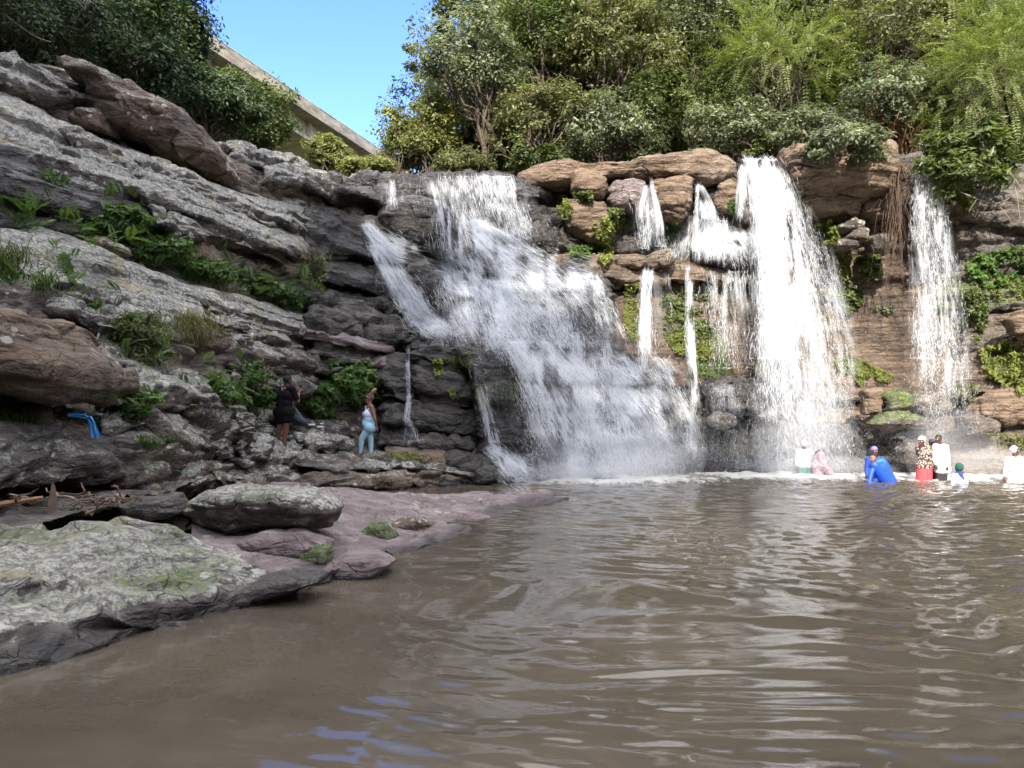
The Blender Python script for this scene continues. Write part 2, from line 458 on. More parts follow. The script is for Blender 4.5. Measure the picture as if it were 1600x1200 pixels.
def outline_rock(pts, Y, depth, k, name=None, label=None, cat='boulder', group=None, seed=None, amp=0.6, bucket=None, sq=0.55, block=0.7,
                 tilt=0.0, kfun=None, lean=0.0):
    """closed boulder whose silhouette towards the pool follows pts; depth = thickness in metres"""
    SEED[0] += 3; seed = SEED[0] if seed is None else seed
    q = np.array(pts, float); c = q.mean(0)
    A = 0; cx = 0; cy = 0
    for i in range(len(q)):
        x0, y0 = q[i]; x1, y1 = q[(i + 1) % len(q)]; w = x0 * y1 - x1 * y0; A += w; cx += (x0 + x1) * w; cy += (y0 + y1) * w
    c = np.array([cx, cy]) / (3 * A)
    sizem = math.sqrt(abs(A) / 2) * Y / FPX
    nth = int(np.clip(2 * np.pi * sizem * 0.9 / max(0.02, Y * 0.0022), 48, 420)); nph = max(24, nth // 3)
    th = np.linspace(0, 2 * np.pi, nth, endpoint=False)
    # radius of the outline in each direction
    R = np.zeros(nth)
    for i in range(len(q)):
        a, b = q[i] - c, q[(i + 1) % len(q)] - c
        dx, dy = np.cos(th), np.sin(th); e = b - a
        den = dx * e[1] - dy * e[0]; den = np.where(np.abs(den) < 1e-9, 1e-9, den)
        t = (a[0] * e[1] - a[1] * e[0]) / den; u = (a[0] * dy - a[1] * dx) / den
        ok = (t > 0) & (u >= -1e-6) & (u <= 1 + 1e-6); R = np.where(ok, np.maximum(R, t), R)
    kk = max(1, nth // 70); ker = np.hanning(2 * kk + 3)[1:-1]; ker /= ker.sum()
    R = np.convolve(np.concatenate([R[-kk:], R, R[:kk]]), ker, 'valid')
    ph = np.linspace(-np.pi / 2, np.pi / 2, nph)
    rho = np.cos(ph) ** sq; dep = np.sign(np.sin(ph)) * np.abs(np.sin(ph)) ** 0.75
    px = c[0] + rho[:, None] * (R * np.cos(th))[None]; py = c[1] + rho[:, None] * (R * np.sin(th))[None]
    V0 = P(px, py, Y)                         # silhouette plane
    off = dep[:, None] * depth / 2 + tilt * (py - c[1]) / FPX * Y + lean * (px - c[0]) / FPX * Y + 0 * px
    V = V0.copy(); V[..., 1] += off
    N = grid_normals(np.concatenate([V[:, -1:], V, V[:, :1]], 1))[:, 1:-1]
    cen = V.reshape(-1, 3).mean(0)
    flat = V.reshape(-1, 3); Nf = N.reshape(-1, 3)
    s = np.sign(np.median((Nf * (flat - cen)).sum(1)))
    sc_ = min(1.0, sizem / 0.8)
    d = rock_disp(flat / sc_, 1.0, seed, block, (1.0, 1.0, 0.7), 0.45) * sc_ * amp
    d = d.reshape(nph, nth); d[0] = d[0].mean(); d[-1] = d[-1].mean()
    flat = flat + Nf * s * d.reshape(-1, 1)
    f = grid_faces(nth, nph, True)
    if s < 0: f = f[:, ::-1]
    ka, vio = kinds(len(flat), k)
    if kfun is not None:
        px, py = proj(flat); ka, vio = kfun(px, py, ka, vio)
    if bucket: push(bucket, flat, f, ka, vio); return None
    ALLV.append(flat)
    base = np.array([flat[:, 0].mean(), flat[:, 1].mean(), flat[:, 2].min()])
    o = mesh_np(name, flat - base, f, M_ROCK, attrs={'kind': ka, 'violet': vio}, loc=base)
    return tag(o, label, cat, group)

def flush(bucket, name):
    v, f, k, w, o = [], [], [], [], 0
    for V, fc, kk, vio in ROCK_BUF[bucket]:
        v.append(V); f.append(fc + o); o += len(V); k.append(kk); w.append(vio)
    ob = mesh_np(name, np.concatenate(v), np.concatenate(f), M_ROCK, attrs={'kind': np.concatenate(k), 'violet': np.concatenate(w)})
    return tag(ob, kind='structure')

def WL(pts):
    """pixel points on the waterline -> distance"""
    return [1.0 * CAMZ * FPX / (p[1] - HY) for p in pts]

# kinds: lichen, moss, warm, wet, violet
LICH = (0.95, 0.12, 0.15, 0.0, 0.0); LICHB = (0.7, 0.15, 0.35, 0.0, 0.0); BROWN = (0.3, 0.05, 0.75, 0.0, 0.0)
DARK = (0.12, 0.08, 0.1, 0.55, 0.0); WET = (0.0, 0.05, 0.05, 0.95, 0.0); TAN = (0.12, 0.05, 0.95, 0.0, 0.0); DKBR = (0.1, 0.15, 0.45, 0.35, 0.0)
GREYB = (0.45, 0.1, 0.1, 0.25, 0.1)
def towet(x0, x1):
    def fn(px, py, k, v):
        t = np.clip((px - x0) / (x1 - x0), 0, 1); k = k.copy()
        k[:, 3] = np.maximum(k[:, 3], t * 0.9); k[:, 0] *= 1 - t; return k, v
    return fn

# backing face that closes every gap between the beds
for (x0, x1, cols) in ((-120, 640, 160), (600, 1180, 160), (1150, 1720, 140)):
    top = {-120: [(-120, 60), (0, 100), (110, 140), (180, 150), (240, 185), (330, 222), (480, 270), (640, 282)], 600: [(600, 284), (860, 290), (1000, 300), (1180, 292)], 1150: [(1150, 292), (1300, 262), (1450, 300), (1720, 292)]}[x0]
    bot = {-120: [(-120, 800), (150, 765), (330, 748), (640, 765)], 600: [(600, 768), (860, 782), (1180, 782)], 1150: [(1150, 782), (1720, 782)]}[x0]
    (T, _), (B, _) = resamp(top, cols), resamp(bot, cols)
    rows = []
    for t in np.linspace(0, 1, 9):
        q = T * (1 - t) + B * t; rows.append(P(q[:, 0], q[:, 1], F(q[:, 0], q[:, 1]) + 0.85))
    rows[0] = rows[0]; rows.insert(0, rows[0] + (0, 3, 0.0))
    k = {-120: (0.3, 0.2, 0.4, 0.1, 0), 600: WET, 1150: (0.05, 0.2, 0.75, 0.25, 0)}[x0]
    strip(rows, 0.07, 1.1, 400 + x0, k, {-120: 'left', 600: 'fall', 1150: 'right'}[x0], ends=0)

# ---- left bank, from the top bed down
ledge([(-80,70),(0,92),(40,103),(80,122),(120,138),(170,152)], [(-80,105),(0,124),(30,129),(65,136),(100,142),(125,148),(170,168)], LICHB, dn=-0.5, under=1.4)
ledge([(-80,115),(0,132),(40,140),(110,150),(140,165)], [(-80,140),(0,150),(60,172),(110,193),(150,190)], (0.1,0.05,0.6,0.1,0.3), du=0.8, dn=0.5, under=0.5)
ledge([(-80,120),(0,142),(60,168),(80,186),(120,200),(175,216),(240,246),(300,280),(350,290),(420,304),(480,316)],
      [(-80,215),(0,232),(40,250),(75,268),(150,294),(220,303),(270,316),(330,350),(390,366),(430,388),(480,380)], LICH, du=0.6, dn=-0.6, bulge=0.25, under=1.8, amp=0.9, block=0.35)
ledge([(85,205),(120,215),(160,235),(180,250)], [(80,218),(115,232),(150,245),(175,243)], LICHB, du=-0.35, dn=-0.75, under=0.5)
ledge([(200,240),(260,262),(330,300),(380,318)], [(190,262),(240,290),(300,315),(370,335)], LICH, du=-0.25, dn=-0.6, under=0.4)
ledge([(380,318),(430,330),(470,333)], [(375,326),(420,345),(470,341)], LICH, du=-0.3, dn=-0.65, under=0.5)
ledge([(465,312),(500,320),(540,331),(562,346),(600,360)], [(465,384),(500,392),(540,394),(575,402),(605,405)], DARK, du=0.4, dn=-0.35, bulge=0.2, under=0.8, kfun=towet(440, 520))
ledge([(345,222),(400,236),(440,250),(470,259),(530,272),(600,276)], [(350,240),(400,252),(450,258),(480,268),(530,282),(600,288)], LICH, du=0.5, dn=0.0, kfun=towet(500, 570))
ledge([(398,250),(440,258),(480,270),(530,283),(600,288)], [(405,270),(450,276),(480,282),(505,296),(545,304),(600,308)], LICHB, du=0.0, dn=-0.55, under=1.6, kfun=towet(490, 560))
ledge([(330,240),(370,250),(400,262),(415,275)], [(335,275),(360,290),(390,300),(420,302)], DKBR, du=0.4, dn=0.1, under=0.3)
ledge([(395,278),(430,278),(470,292),(500,305)], [(395,300),(430,306),(470,314),(505,318)], BROWN, du=0.55, dn=0.3, under=0.2)
ledge([(530,325),(560,330),(600,335),(640,345)], [(540,345),(570,352),(600,360),(640,370)], DARK, du=0.5, dn=0.1, under=0.3, kfun=towet(500, 560))
# black bed on the far left and the dark hollow under it
ledge([(-80,222),(0,238),(40,254),(80,277),(150,297),(215,316)], [(-80,270),(0,284),(60,302),(110,316),(160,328),(220,330)], (0.08,0.03,0.05,0.75,0.15), du=-0.15, dn=-0.6, bulge=0.2, under=1.2, block=0.4)
ledge([(-80,290),(0,300),(80,318),(150,335)], [(-80,330),(0,342),(80,352),(160,352)], (0.05,0.05,0.1,0.6,0), du=0.3, dn=0.0, under=0.3, block=0.5)
# beds beneath the overhang, mid bank
ledge([(215,318),(280,340),(330,352),(390,368),(430,388)], [(215,330),(280,352),(330,362),(390,382),(425,395)], LICHB, du=-0.1, dn=-0.55, under=1.8)
ledge([(300,378),(360,392),(420,402),(470,404),(500,398)], [(290,395),(350,405),(410,418),(470,420),(505,415)], (0.15,0.05,0.65,0.1,0), du=0.9, dn=0.3, under=0.9)
ledge([(495,395),(530,400),(570,412),(605,428),(632,446)], [(490,428),(530,440),(570,450),(605,462),(640,474)], DARK, du=0.2, dn=-0.3, bulge=0.15, under=0.9, kfun=towet(420, 600))
ledge([(400,415),(440,408),(480,415),(510,430)], [(395,440),(440,450),(480,460),(520,462)], (0.05,0.05,0.2,0.6,0), du=0.9, dn=0.6, under=0.2)
ledge([(500,445),(550,452),(600,465),(650,478)], [(490,465),(550,470),(600,480),(655,492)], DARK, du=0.3, dn=0.0, under=0.4)
ledge([(478,480),(505,473),(530,480),(600,488),(650,500)], [(466,492),(520,500),(560,506),(610,512),(655,515)], (0.2,0.05,0.05,0.45,0.15), du=0.2, dn=-0.35, bulge=0.1, under=0.5)
ledge([(475,494),(530,503),(580,510),(650,516)], [(470,506),(530,516),(580,524),(655,528)], DARK, du=0.0, dn=-0.25, under=0.5)
ledge([(462,509),(520,519),(562,530),(600,534)], [(450,518),(515,533),(562,541),(605,545)], (0.1,0.0,0.1,0.1,0.6), du=-0.1, dn=-0.55, under=0.7, drop=0.08)
ledge([(490,525),(525,532),(562,548),(605,556)], [(465,545),(520,553),(565,566),(610,576)], (0.2,0.05,0.05,0.35,0.2), du=0.1, dn=-0.35, under=0.6)
ledge([(560,550),(600,556),(645,560)], [(560,575),(600,590),(650,590)], DARK, du=0.0, dn=-0.3, under=0.6)
# lower lichen slab
def slabk(px, py, k, v):
    k = k.copy(); t = np.clip((px - 380) / 90, 0, 1); k[:, 1] = np.maximum(k[:, 1], 0.4 * t); return k, v
ledge([(-80,365),(0,359),(55,355),(100,370),(160,390),(215,412),(260,432),(300,447),(350,460),(420,468),(447,488),(470,502)],
      [(-80,440),(0,446),(60,452),(140,457),(200,490),(270,505),(340,515),(400,517),(470,516)], (1.0,0.1,0.1,0,0), du=0.45, dn=-0.4, bulge=0.25, under=0.7, amp=0.75, block=0.3, strat=0.8, kfun=slabk)
ledge([(300,480),(330,478),(365,488),(372,492)], [(300,488),(340,505),(372,503)], LICH, du=-0.35, dn=-0.7, under=0.4)
ledge([(75,442),(100,437),(140,448),(146,452)], [(70,452),(100,456),(143,458)], LICHB, du=-0.35, dn=-0.8, under=0.5, drop=0.07)
ledge([(-80,430),(0,428),(30,440),(62,462)], [(-80,520),(0,515),(40,500),(75,485)], (0.4,0.3,0.5,0.1,0), du=-0.1, dn=-0.5, under=0.6)
ledge([(46,471),(100,478),(150,494),(192,510)], [(50,484),(105,491),(150,510),(192,522)], LICHB, du=-0.1, dn=-0.7, under=0.7)
ledge([(112,507),(150,510),(182,521),(212,548)], [(112,545),(150,555),(185,562),(215,572)], (0.6,0.1,0.4,0.1,0), du=-0.1, dn=-0.55, under=0.8)
ledge([(190,520),(250,520),(310,522),(345,530)], [(190,560),(250,575),(310,578),(350,570)], DKBR, du=0.1, dn=-0.1, under=0.3)
ledge([(335,505),(380,512),(420,518),(450,522)], [(335,532),(380,540),(420,548),(455,545)], LICHB, du=0.0, dn=-0.25, under=0.4)
ledge([(345,530),(400,540),(440,548),(490,556),(520,560)], [(345,558),(400,566),(450,572),(490,580),(525,585)], (0.5,0.15,0.45,0.15,0), du=-0.05, dn=-0.35, under=0.6)
ledge([(360,563),(430,566),(480,572),(486,580)], [(350,590),(430,600),(482,602),(490,600)], (0.55,0.2,0.1,0.2,0), du=-0.05, dn=-0.4, under=0.5)
ledge([(200,575),(270,585),(340,592),(420,600)], [(190,612),(270,625),(340,625),(420,640)], DKBR, du=0.1, dn=-0.1, under=0.3)
ledge([(212,606),(252,597),(292,594),(330,604),(352,618)], [(205,618),(262,624),(300,618),(332,634),(354,638)], LICH, du=0.1, dn=-0.5, bulge=0.15, under=1.0)
ledge([(360,615),(400,620),(430,635)], [(355,640),(400,645),(440,655)], LICHB, du=0.3, dn=0.1, under=0.4)
# tread and wall of the long lower ledge
ledge([(140,640),(200,630),(260,636),(330,640),(380,640),(420,642)], [(140,668),(205,662),(262,672),(315,690),(372,688),(425,690)], LICH, du=0.25, dn=-0.3, bulge=0.12, under=0.5)
ledge([(150,660),(205,660),(262,670),(320,690),(372,690),(425,692),(458,698)], [(160,735),(230,751),(300,745),(365,742),(420,744),(465,735)], (0.55,0.2,0.45,0.25,0), du=-0.1, dn=-0.15, bulge=0.1, under=1.5, amp=1.3)
ledge([(362,689),(400,688),(440,692),(460,700)], [(360,704),(410,708),(445,716),(462,714)], LICH, du=-0.3, dn=-0.6, under=0.5)
ledge([(440,644),(490,643),(545,652),(558,668)], [(445,668),(490,678),(545,680),(560,690)], GREYB, du=0.8, dn=0.45, under=0.4)
ledge([(450,676),(490,682),(525,683),(538,690)], [(450,695),(490,700),(528,700),(540,704)], LICHB, du=0.5, dn=0.15, under=0.6)
ledge([(440,700),(500,706),(560,711),(620,710),(660,700),(700,712)], [(440,722),(520,730),(600,730),(640,728),(700,736),(765,745)], GREYB, du=0.15, dn=-0.5, bulge=0.02, under=0.7, amp=0.6)
ledge([(430,722),(520,731),(600,731),(700,738),(765,746)], [(430,745),(500,754),(580,750),(650,748),(720,752),(775,758)], (0.35,0.1,0.5,0.2,0), du=0.05, dn=-0.2, under=0.8, amp=1.2)
ledge([(-80,662),(0,664),(60,665),(110,672),(145,690),(165,700)], [(-80,745),(0,750),(60,743),(112,738),(168,722)], (0.5,0.05,0.05,0.45,0.1), du=0.1, dn=-0.55, bulge=0.2, under=1.6, block=0.6)
ledge([(10,630),(60,637),(105,648),(150,662)], [(20,664),(80,676),(140,688),(165,690)], (0.5,0.2,0.5,0.2,0), du=0.1, dn=-0.2, under=0.5)
ledge([(-80,630),(0,632),(30,640)], [(-80,665),(0,668),(40,668)], DKBR, du=0.2, dn=0.0, under=0.3)

# rock tower between the bank and the falls
for (ya, yb, yc, yd, d) in ((528,545,553,566,-0.35),(556,572,575,590,-0.2),(578,592,596,612,-0.35),(602,615,622,634,-0.1),(628,638,645,654,-0.3),(652,660,668,676,-0.05),(676,684,690,700,-0.15)):
    ledge([(630,ya),(680,ya+2),(745,yb)], [(628,yc),(690,yc+9),(748,yd)], (0.12,0.3,0.15,0.55,0), du=d+0.25, dn=d, under=0.6, amp=0.9)
ledge([(640,520),(680,512),(720,516),(745,530)], [(640,532),(690,534),(745,548)], WET, du=0.2, dn=-0.2, under=0.4)
ledge([(585,585),(620,588),(648,592)], [(585,612),(620,622),(650,622)], DARK, du=0.1, dn=-0.25, under=0.5)
ledge([(590,615),(620,622),(650,628)], [(590,650),(620,660),(650,660)], DARK, du=0.2, dn=-0.1, under=0.4)
ledge([(585,655),(620,662),(655,665),(690,690)], [(580,690),(620,695),(660,700),(700,705)], (0.0,0.45,0.3,0.5,0), du=0.2, dn=-0.1, under=0.4)
ledge([(595,690),(640,692),(690,700),(735,705)], [(590,712),(640,718),(700,724),(745,722)], (0.0,0.15,0.65,0.3,0), du=0.2, dn=-0.3, bulge=0.1, under=0.5, block=0.4)
ledge([(690,700),(740,702),(765,715),(775,735)], [(690,722),(740,735),(770,748),(790,752)], DARK, du=0.0, dn=-0.45, under=0.5)
ledge([(640,735),(720,742),(780,750),(860,762)], [(640,752),(720,762),(790,768),(912,772)], DARK, du=0.2, dn=-0.3, under=0.6)

# ---- behind the falls
ledge([(575,272),(640,270),(655,268),(720,272),(800,272),(860,276)], [(575,306),(640,308),(700,300),(780,300),(860,305)], WET, du=0.3, dn=-0.25, under=0.8, bucket='fall')
ledge([(690,300),(760,310),(840,320),(880,330)], [(690,330),(760,350),(840,380),(880,395)], WET, du=0.3, dn=0.1, under=0.4, bucket='fall')
ledge([(560,345),(600,355),(640,375),(700,395)], [(560,378),(600,395),(640,408),(700,420)], WET, du=0.3, dn=-0.2, under=0.5, bucket='fall')
ledge([(700,345),(740,355),(790,385),(840,410)], [(700,400),(750,420),(800,430),(850,440)], WET, du=0.3, dn=-0.3, bulge=0.2, under=0.5, bucket='fall')
ledge([(710,425),(780,430),(850,420),(890,425)], [(700,470),(780,480),(850,470),(920,470)], WET, du=0.2, dn=-0.35, bulge=0.25, under=0.5, bucket='fall')
ledge([(700,480),(780,485),(860,480),(940,470)], [(690,520),(780,535),(860,540),(975,545)], WET, du=0.2, dn=-0.3, bulge=0.2, under=0.5, bucket='fall')
ledge([(800,545),(860,545),(930,550),(1000,555)], [(820,585),(880,600),(950,590),(1050,600)], WET, du=0.3, dn=-0.4, bulge=0.25, under=0.4, bucket='fall')
ledge([(840,600),(900,592),(960,590),(1040,610)], [(840,680),(900,690),(980,690),(1065,690)], WET, du=0.2, dn=-0.4, bulge=0.3, under=0.4, bucket='fall')
ledge([(830,680),(900,690),(980,690),(1080,690)], [(830,770),(900,778),(980,778),(1090,775)], WET, du=0.2, dn=-0.2, bulge=0.2, under=0.3, bucket='fall')
ledge([(560,400),(620,415),(680,425)], [(560,440),(610,460),(680,500)], WET, du=0.2, dn=-0.1, under=0.4, bucket='fall')
outline_rock([(588,345),(602,328),(628,314),(662,312),(700,328),(712,360),(706,395),(672,402),(640,392),(612,372)], 24.2, 2.2, WET, bucket='fall', amp=0.7)
outline_rock([(622,432),(640,416),(664,412),(690,424),(706,450),(708,484),(680,492),(650,484),(634,462)], 22.9, 1.8, (0,0.15,0.05,0.9,0), bucket='fall', amp=0.7)
outline_rock([(692,524),(722,512),(760,518),(800,532),(832,562),(850,610),(862,680),(872,765),(800,780),(740,770),(735,640),(738,570)], 21.9, 3.0, (0,0.3,0.05,0.9,0), bucket='fall', amp=0.8, sq=0.6)
outline_rock([(772,735),(790,715),(812,712),(822,735),(830,770),(775,772)], 20.4, 1.2, WET, bucket='fall', amp=0.5)
outline_rock([(880,430),(925,432),(950,440),(962,480),(960,540),(900,545),(880,490)], 25.6, 1.6, WET, bucket='fall', amp=0.8)

# ---- right-hand wall
ledge([(860,395),(940,400),(1000,402),(1060,398),(1115,408)], [(860,420),(940,432),(1010,437),(1060,432),(1190,440)], (0.25,0.15,0.6,0.2,0), du=0.5, dn=-0.45, under=1.0, bucket='right')
ledge([(860,300),(920,305),(1000,320),(1060,320),(1160,320)], [(860,395),(920,395),(1000,385),(1060,382),(1160,395)], (0.02,0.2,0.3,0.5,0), du=0.6, dn=0.5, under=0.2, bucket='right')
ledge([(960,440),(1060,440),(1180,442),(1300,455)], [(960,600),(1060,600),(1180,592),(1300,600)], (0,0.15,0.65,0.45,0), du=0.5, dn=0.4, under=0.3, bucket='right', block=0.15, strat=0.4)
ledge([(1170,400),(1200,395),(1260,398),(1300,400)], [(1170,445),(1210,450),(1260,455),(1310,460)], (0,0.1,0.7,0.5,0), du=0.4, dn=0.1, under=0.4, bucket='right')
ledge([(1270,440),(1340,450),(1420,455),(1500,470)], [(1270,555),(1340,560),(1420,560),(1500,560)], (0,0.08,0.65,0.46,0), du=0.35, dn=0.45, under=0.2, bucket='right', block=0.12, amp=0.6, strat=0.35)
ledge([(1270,545),(1340,550),(1420,552),(1500,560)], [(1270,625),(1340,622),(1420,620),(1500,620)], (0,0.1,0.7,0.42,0), du=0.3, dn=0.15, under=0.4, bucket='right', block=0.15, amp=0.6, strat=0.4)
ledge([(1100,590),(1160,588),(1200,592),(1290,600)], [(1080,640),(1150,650),(1200,655),(1290,660)], (0,0.15,0.3,0.6,0), du=0.2, dn=-0.1, under=0.5, bucket='right')
ledge([(1070,640),(1150,655),(1200,660),(1290,665)], [(1070,775),(1150,778),(1200,778),(1300,776)], (0,0.1,0.2,0.7,0), du=0.2, dn=-0.1, under=0.2, bucket='right')
ledge([(1290,660),(1340,668),(1420,675),(1500,668)], [(1290,775),(1340,776),(1420,776),(1500,776)], (0,0.05,0.2,0.7,0), du=0.6, dn=0.5, under=0.2, bucket='right')
ledge([(1390,240),(1440,238),(1500,255),(1620,262),(1700,262)], [(1390,300),(1440,310),(1500,330),(1620,350),(1700,350)], (0.03,0.15,0.4,0.35,0), du=0.3, dn=-0.1, under=0.6, bucket='right')
ledge([(1480,335),(1540,340),(1620,350),(1700,350)], [(1480,420),(1540,425),(1620,430),(1700,430)], (0.0,0.3,0.4,0.4,0), du=0.4, dn=0.2, under=0.4, bucket='right')
ledge([(1480,425),(1540,428),(1620,428),(1700,430)], [(1470,475),(1540,482),(1620,478),(1700,480)], (0.0,0.75,0.3,0.2,0), du=0.1, dn=-0.25, under=0.5, bucket='right')
ledge([(1490,485),(1560,482),(1620,480),(1700,480)], [(1490,545),(1560,545),(1620,540),(1700,540)], (0.0,0.3,0.6,0.2,0), du=0.2, dn=0.1, under=0.3, bucket='right')
ledge([(1500,545),(1560,540),(1620,535),(1700,535)], [(1500,610),(1560,612),(1620,605),(1700,605)], (0.05,0.4,0.6,0.1,0), du=0.2, dn=-0.2, under=0.3, bucket='right')
ledge([(1480,655),(1540,660),(1620,655),(1700,655)], [(1460,700),(1540,705),(1620,700),(1700,700)], (0.05,0.35,0.6,0.2,0), du=0.2, dn=-0.2, under=0.3, bucket='right')
ledge([(1470,695),(1540,700),(1620,695),(1700,695)], [(1470,776),(1540,776),(1620,778),(1700,778)], (0.0,0.1,0.7,0.4,0), du=0.1, dn=-0.1, under=0.3, bucket='right')
ledge([(1250,300),(1320,305),(1400,300)], [(1260,350),(1320,360),(1400,365)], (0.02,0.1,0.8,0.1,0), du=0.6, dn=0.4, under=0.3, bucket='right')
ledge([(1280,350),(1340,360),(1420,365)], [(1280,445),(1340,455),(1420,465)], (0.02,0.15,0.6,0.2,0), du=0.5, dn=0.4, under=0.3, bucket='right')

# ---- purple shelf and the big slabs at the water's edge
def shore(rows, k, seed, sp=0.04, amp=0.45, kfun=None, block=0.5, ends=0.0):
    W = []
    L = max(np.linalg.norm(np.diff(np.array([p[:2] for p in q], float), axis=0), axis=1).sum() for q, _ in rows)
    n = int(min(420, max(60, L * 9 / FPX / sp)))
    for q, y in rows:
        r, _ = resamp(q, n)
        if y == 'w': Y = CAMZ * FPX / (r[:, 1] - HY)
        elif isinstance(y, tuple): Y = np.interp(r[:, 0], y[0], y[1])
        W.append(P(r[:, 0], r[:, 1], Y))
    W.append(W[-1] + np.array([0.25, -0.25, -0.6]))
    W.insert(0, W[0] + np.array([-0.6, 1.2, -0.5]))
    return strip(W, sp, amp, seed, k, 'shelf', ends, block, kfun, cell=(1.5, 1.5, 0.5))

def shelfk(px, py, k, v):
    # wet skirt just above the water
    k = k.copy(); n = fbm(np.stack([px / 60, py / 40, 0 * px], -1), 3, 77)
    wl = np.interp(px, [-100, 0, 100, 250, 400, 520, 620, 700, 770, 910], [1062, 1040, 1015, 970, 940, 905, 875, 850, 810, 772])
    t = np.clip(1 - (wl - py) / (70 * np.clip((wl - HY) / 380, 0.15, 1)) + 0.35 * n, 0, 1)
    k[:, 3] = np.maximum(k[:, 3], 0.85 * t); k[:, 0] *= 1 - t; k[:, 1] *= 1 - 0.8 * t
    return k, v
# upper, farther purple shelf
shore([([(300,790),(350,765),(390,751),(450,748),(520,755),(600,762),(680,768),(760,770),(905,768)], ((300,450,600,760,905), (10.2,12.6,14.6,16.4,18.0))),
       ([(300,812),(380,800),(450,790),(530,792),(600,795),(680,795),(760,786),(908,770)], ((300,450,600,760,908), (9.3,10.6,12.4,14.6,17.6))),
       ([(300,850),(380,850),(440,850),(520,850),(580,832),(660,825),(720,818),(770,806),(910,772)], ((300,440,520,580,770,910), (8.0,8.9,9.4,10.6,13.0,17.2))),
       ([(330,950),(420,938),(520,905),(590,880),(640,862),(700,840),(740,822),(775,808),(912,773)], 'w')],
      (0.3,0.15,0.15,0.05,0.85), 900, kfun=shelfk, amp=0.6)
# near slab
shore([([(-160,800),(-60,803),(0,806),(90,806),(200,806),(260,815),(310,832),(370,845),(440,870),(500,885),(560,880)], ((-160,0,200,310,440,560), (6.5,7.5,8.0,8.0,8.1,8.6))),
       ([(-160,850),(-60,840),(0,835),(100,828),(200,822),(260,832),(310,850),(370,858),(440,880),(500,895),(570,886)], ((-160,0,200,310,440,570), (5.9,6.7,7.2,7.4,7.7,8.4))),
       ([(-160,930),(-60,915),(0,905),(100,900),(190,905),(260,905),(320,915),(380,900),(440,890),(500,900),(590,884)], ((-160,0,200,310,440,590), (5.0,5.75,6.35,6.8,7.4,8.35))),
       ([(-160,1000),(-60,985),(0,970),(100,965),(180,958),(250,945),(320,935),(400,925),(460,908),(520,902),(600,880)], ((-160,0,200,310,440,600), (4.75,5.4,6.05,6.55,7.2,8.45))),
       ([(-160,1085),(-60,1058),(0,1040),(100,1015),(180,990),(250,970),(330,952),(400,940),(460,922),(520,905),(622,876)], 'w')],
      (0.72,0.50,0.15,0.05,0.40), 930, sp=0.03, amp=1.0, block=0.8, kfun=shelfk)
# floor of the hollow where the driftwood collects
_x = np.linspace(-9.5, -4.7, 110); _row = lambda y, z: np.stack([_x, y + 0 * _x, z + 0 * _x], -1)
strip([_row(6.9, 0.10), _row(7.5, 0.60), _row(9.0, 0.72), _row(11.5, 0.75)], 0.04, 0.5, 960, (0.15, 0.1, 0.2, 0.4, 0.3), 'shelf', ends=0)
flush('shelf', 'shore_rock')
flush('left', 'rocky_bank')
flush('fall', 'waterfall_cliff')
flush('right', 'cliff_face')

# ---- single rocks
outline_rock([(122,134),(150,129),(182,131),(206,146),(236,168),(270,180),(302,191),(330,211),(347,237),(366,276),(340,280),(310,275),(272,262),(240,241),(200,224),(178,214),(172,192),(168,160)],
             19.0, 3.2, (0.55,0.0,0.62,0.0,0.35), 'boulder', 'long reddish brown rock block with grey top at the crest of the left bank', tilt=0.5, amp=1.0)
outline_rock([(100,150),(130,140),(175,146),(200,170),(190,195),(150,195),(115,180)], 20.4, 1.6, (0.3,0,0.6,0.1,0.2), bucket='late', amp=0.5)
outline_rock([(60,108),(100,116),(135,126),(155,150),(110,152),(70,130)], 19.3, 1.4, LICHB, bucket='late', amp=0.4)
outline_rock([(118,196),(135,183),(165,181),(176,196),(178,214),(150,212),(128,206)], 17.8, 1.2, (0.5,0,0.7,0,0), 'boulder', 'small tan topped stone wedged left of the reddish block on the left crest')
outline_rock([(-60,512),(0,506),(44,496),(74,494),(92,502),(98,520),(104,542),(128,560),(148,574),(146,602),(130,632),(108,634),(60,626),(0,616),(-60,610)],
             9.7, 2.6, (0.33,0.08,0.62,0.1,0), 'boulder', 'big dark brown boulder with pale lichen spots above the blue cloth', tilt=0.35, lean=0.15, amp=0.6, sq=0.42)
outline_rock([(290,795),(320,772),(370,762),(440,762),(500,772),(528,790),(530,812),(518,826),(450,822),(400,830),(360,836),(320,818)],
             9.5, 1.3, (0.8,0.5,0.35,0.0,0), 'boulder', 'long flat lichen covered boulder lying on the purple shelf', tilt=0.6, amp=0.6)
outline_rock([(565,832),(580,815),(605,815),(620,838),(605,856),(575,856)], 10.6, 0.6, (0.5,0.7,0.3,0,0.2), 'boulder', 'mossy rounded stone at the water edge of the purple shelf', amp=0.5)
outline_rock([(610,820),(640,808),(680,814),(685,826),(640,838),(612,834)], 11.6, 0.5, (0.4,0.35,0.6,0,0.3), 'boulder', 'flat brownish stone beside the mossy stone at the water edge', amp=0.5)
outline_rock([(470,862),(500,845),(520,858),(515,885),(488,888),(468,880)], 8.6, 0.5, (0.3,0.95,0.2,0,0.2), 'boulder', 'bright green mossy knob on the near end of the shore slab', amp=0.5)
outline_rock([(150,374),(172,374),(192,384),(200,396),(175,394),(155,384)], 13.0, 0.7, (0.5,0.1,0.5,0,0), 'boulder', 'small pointed stone lying among the ferns on the left ledge')
outline_rock([(360,922),(410,902),(460,888),(505,890),(525,903),(470,922),(400,940),(340,952)], 7.15, 0.7, (0.1,0.3,0.05,0.55,0.4), 'boulder', 'dark wet rock under the lip of the shore slab at the waterline', amp=0.6)
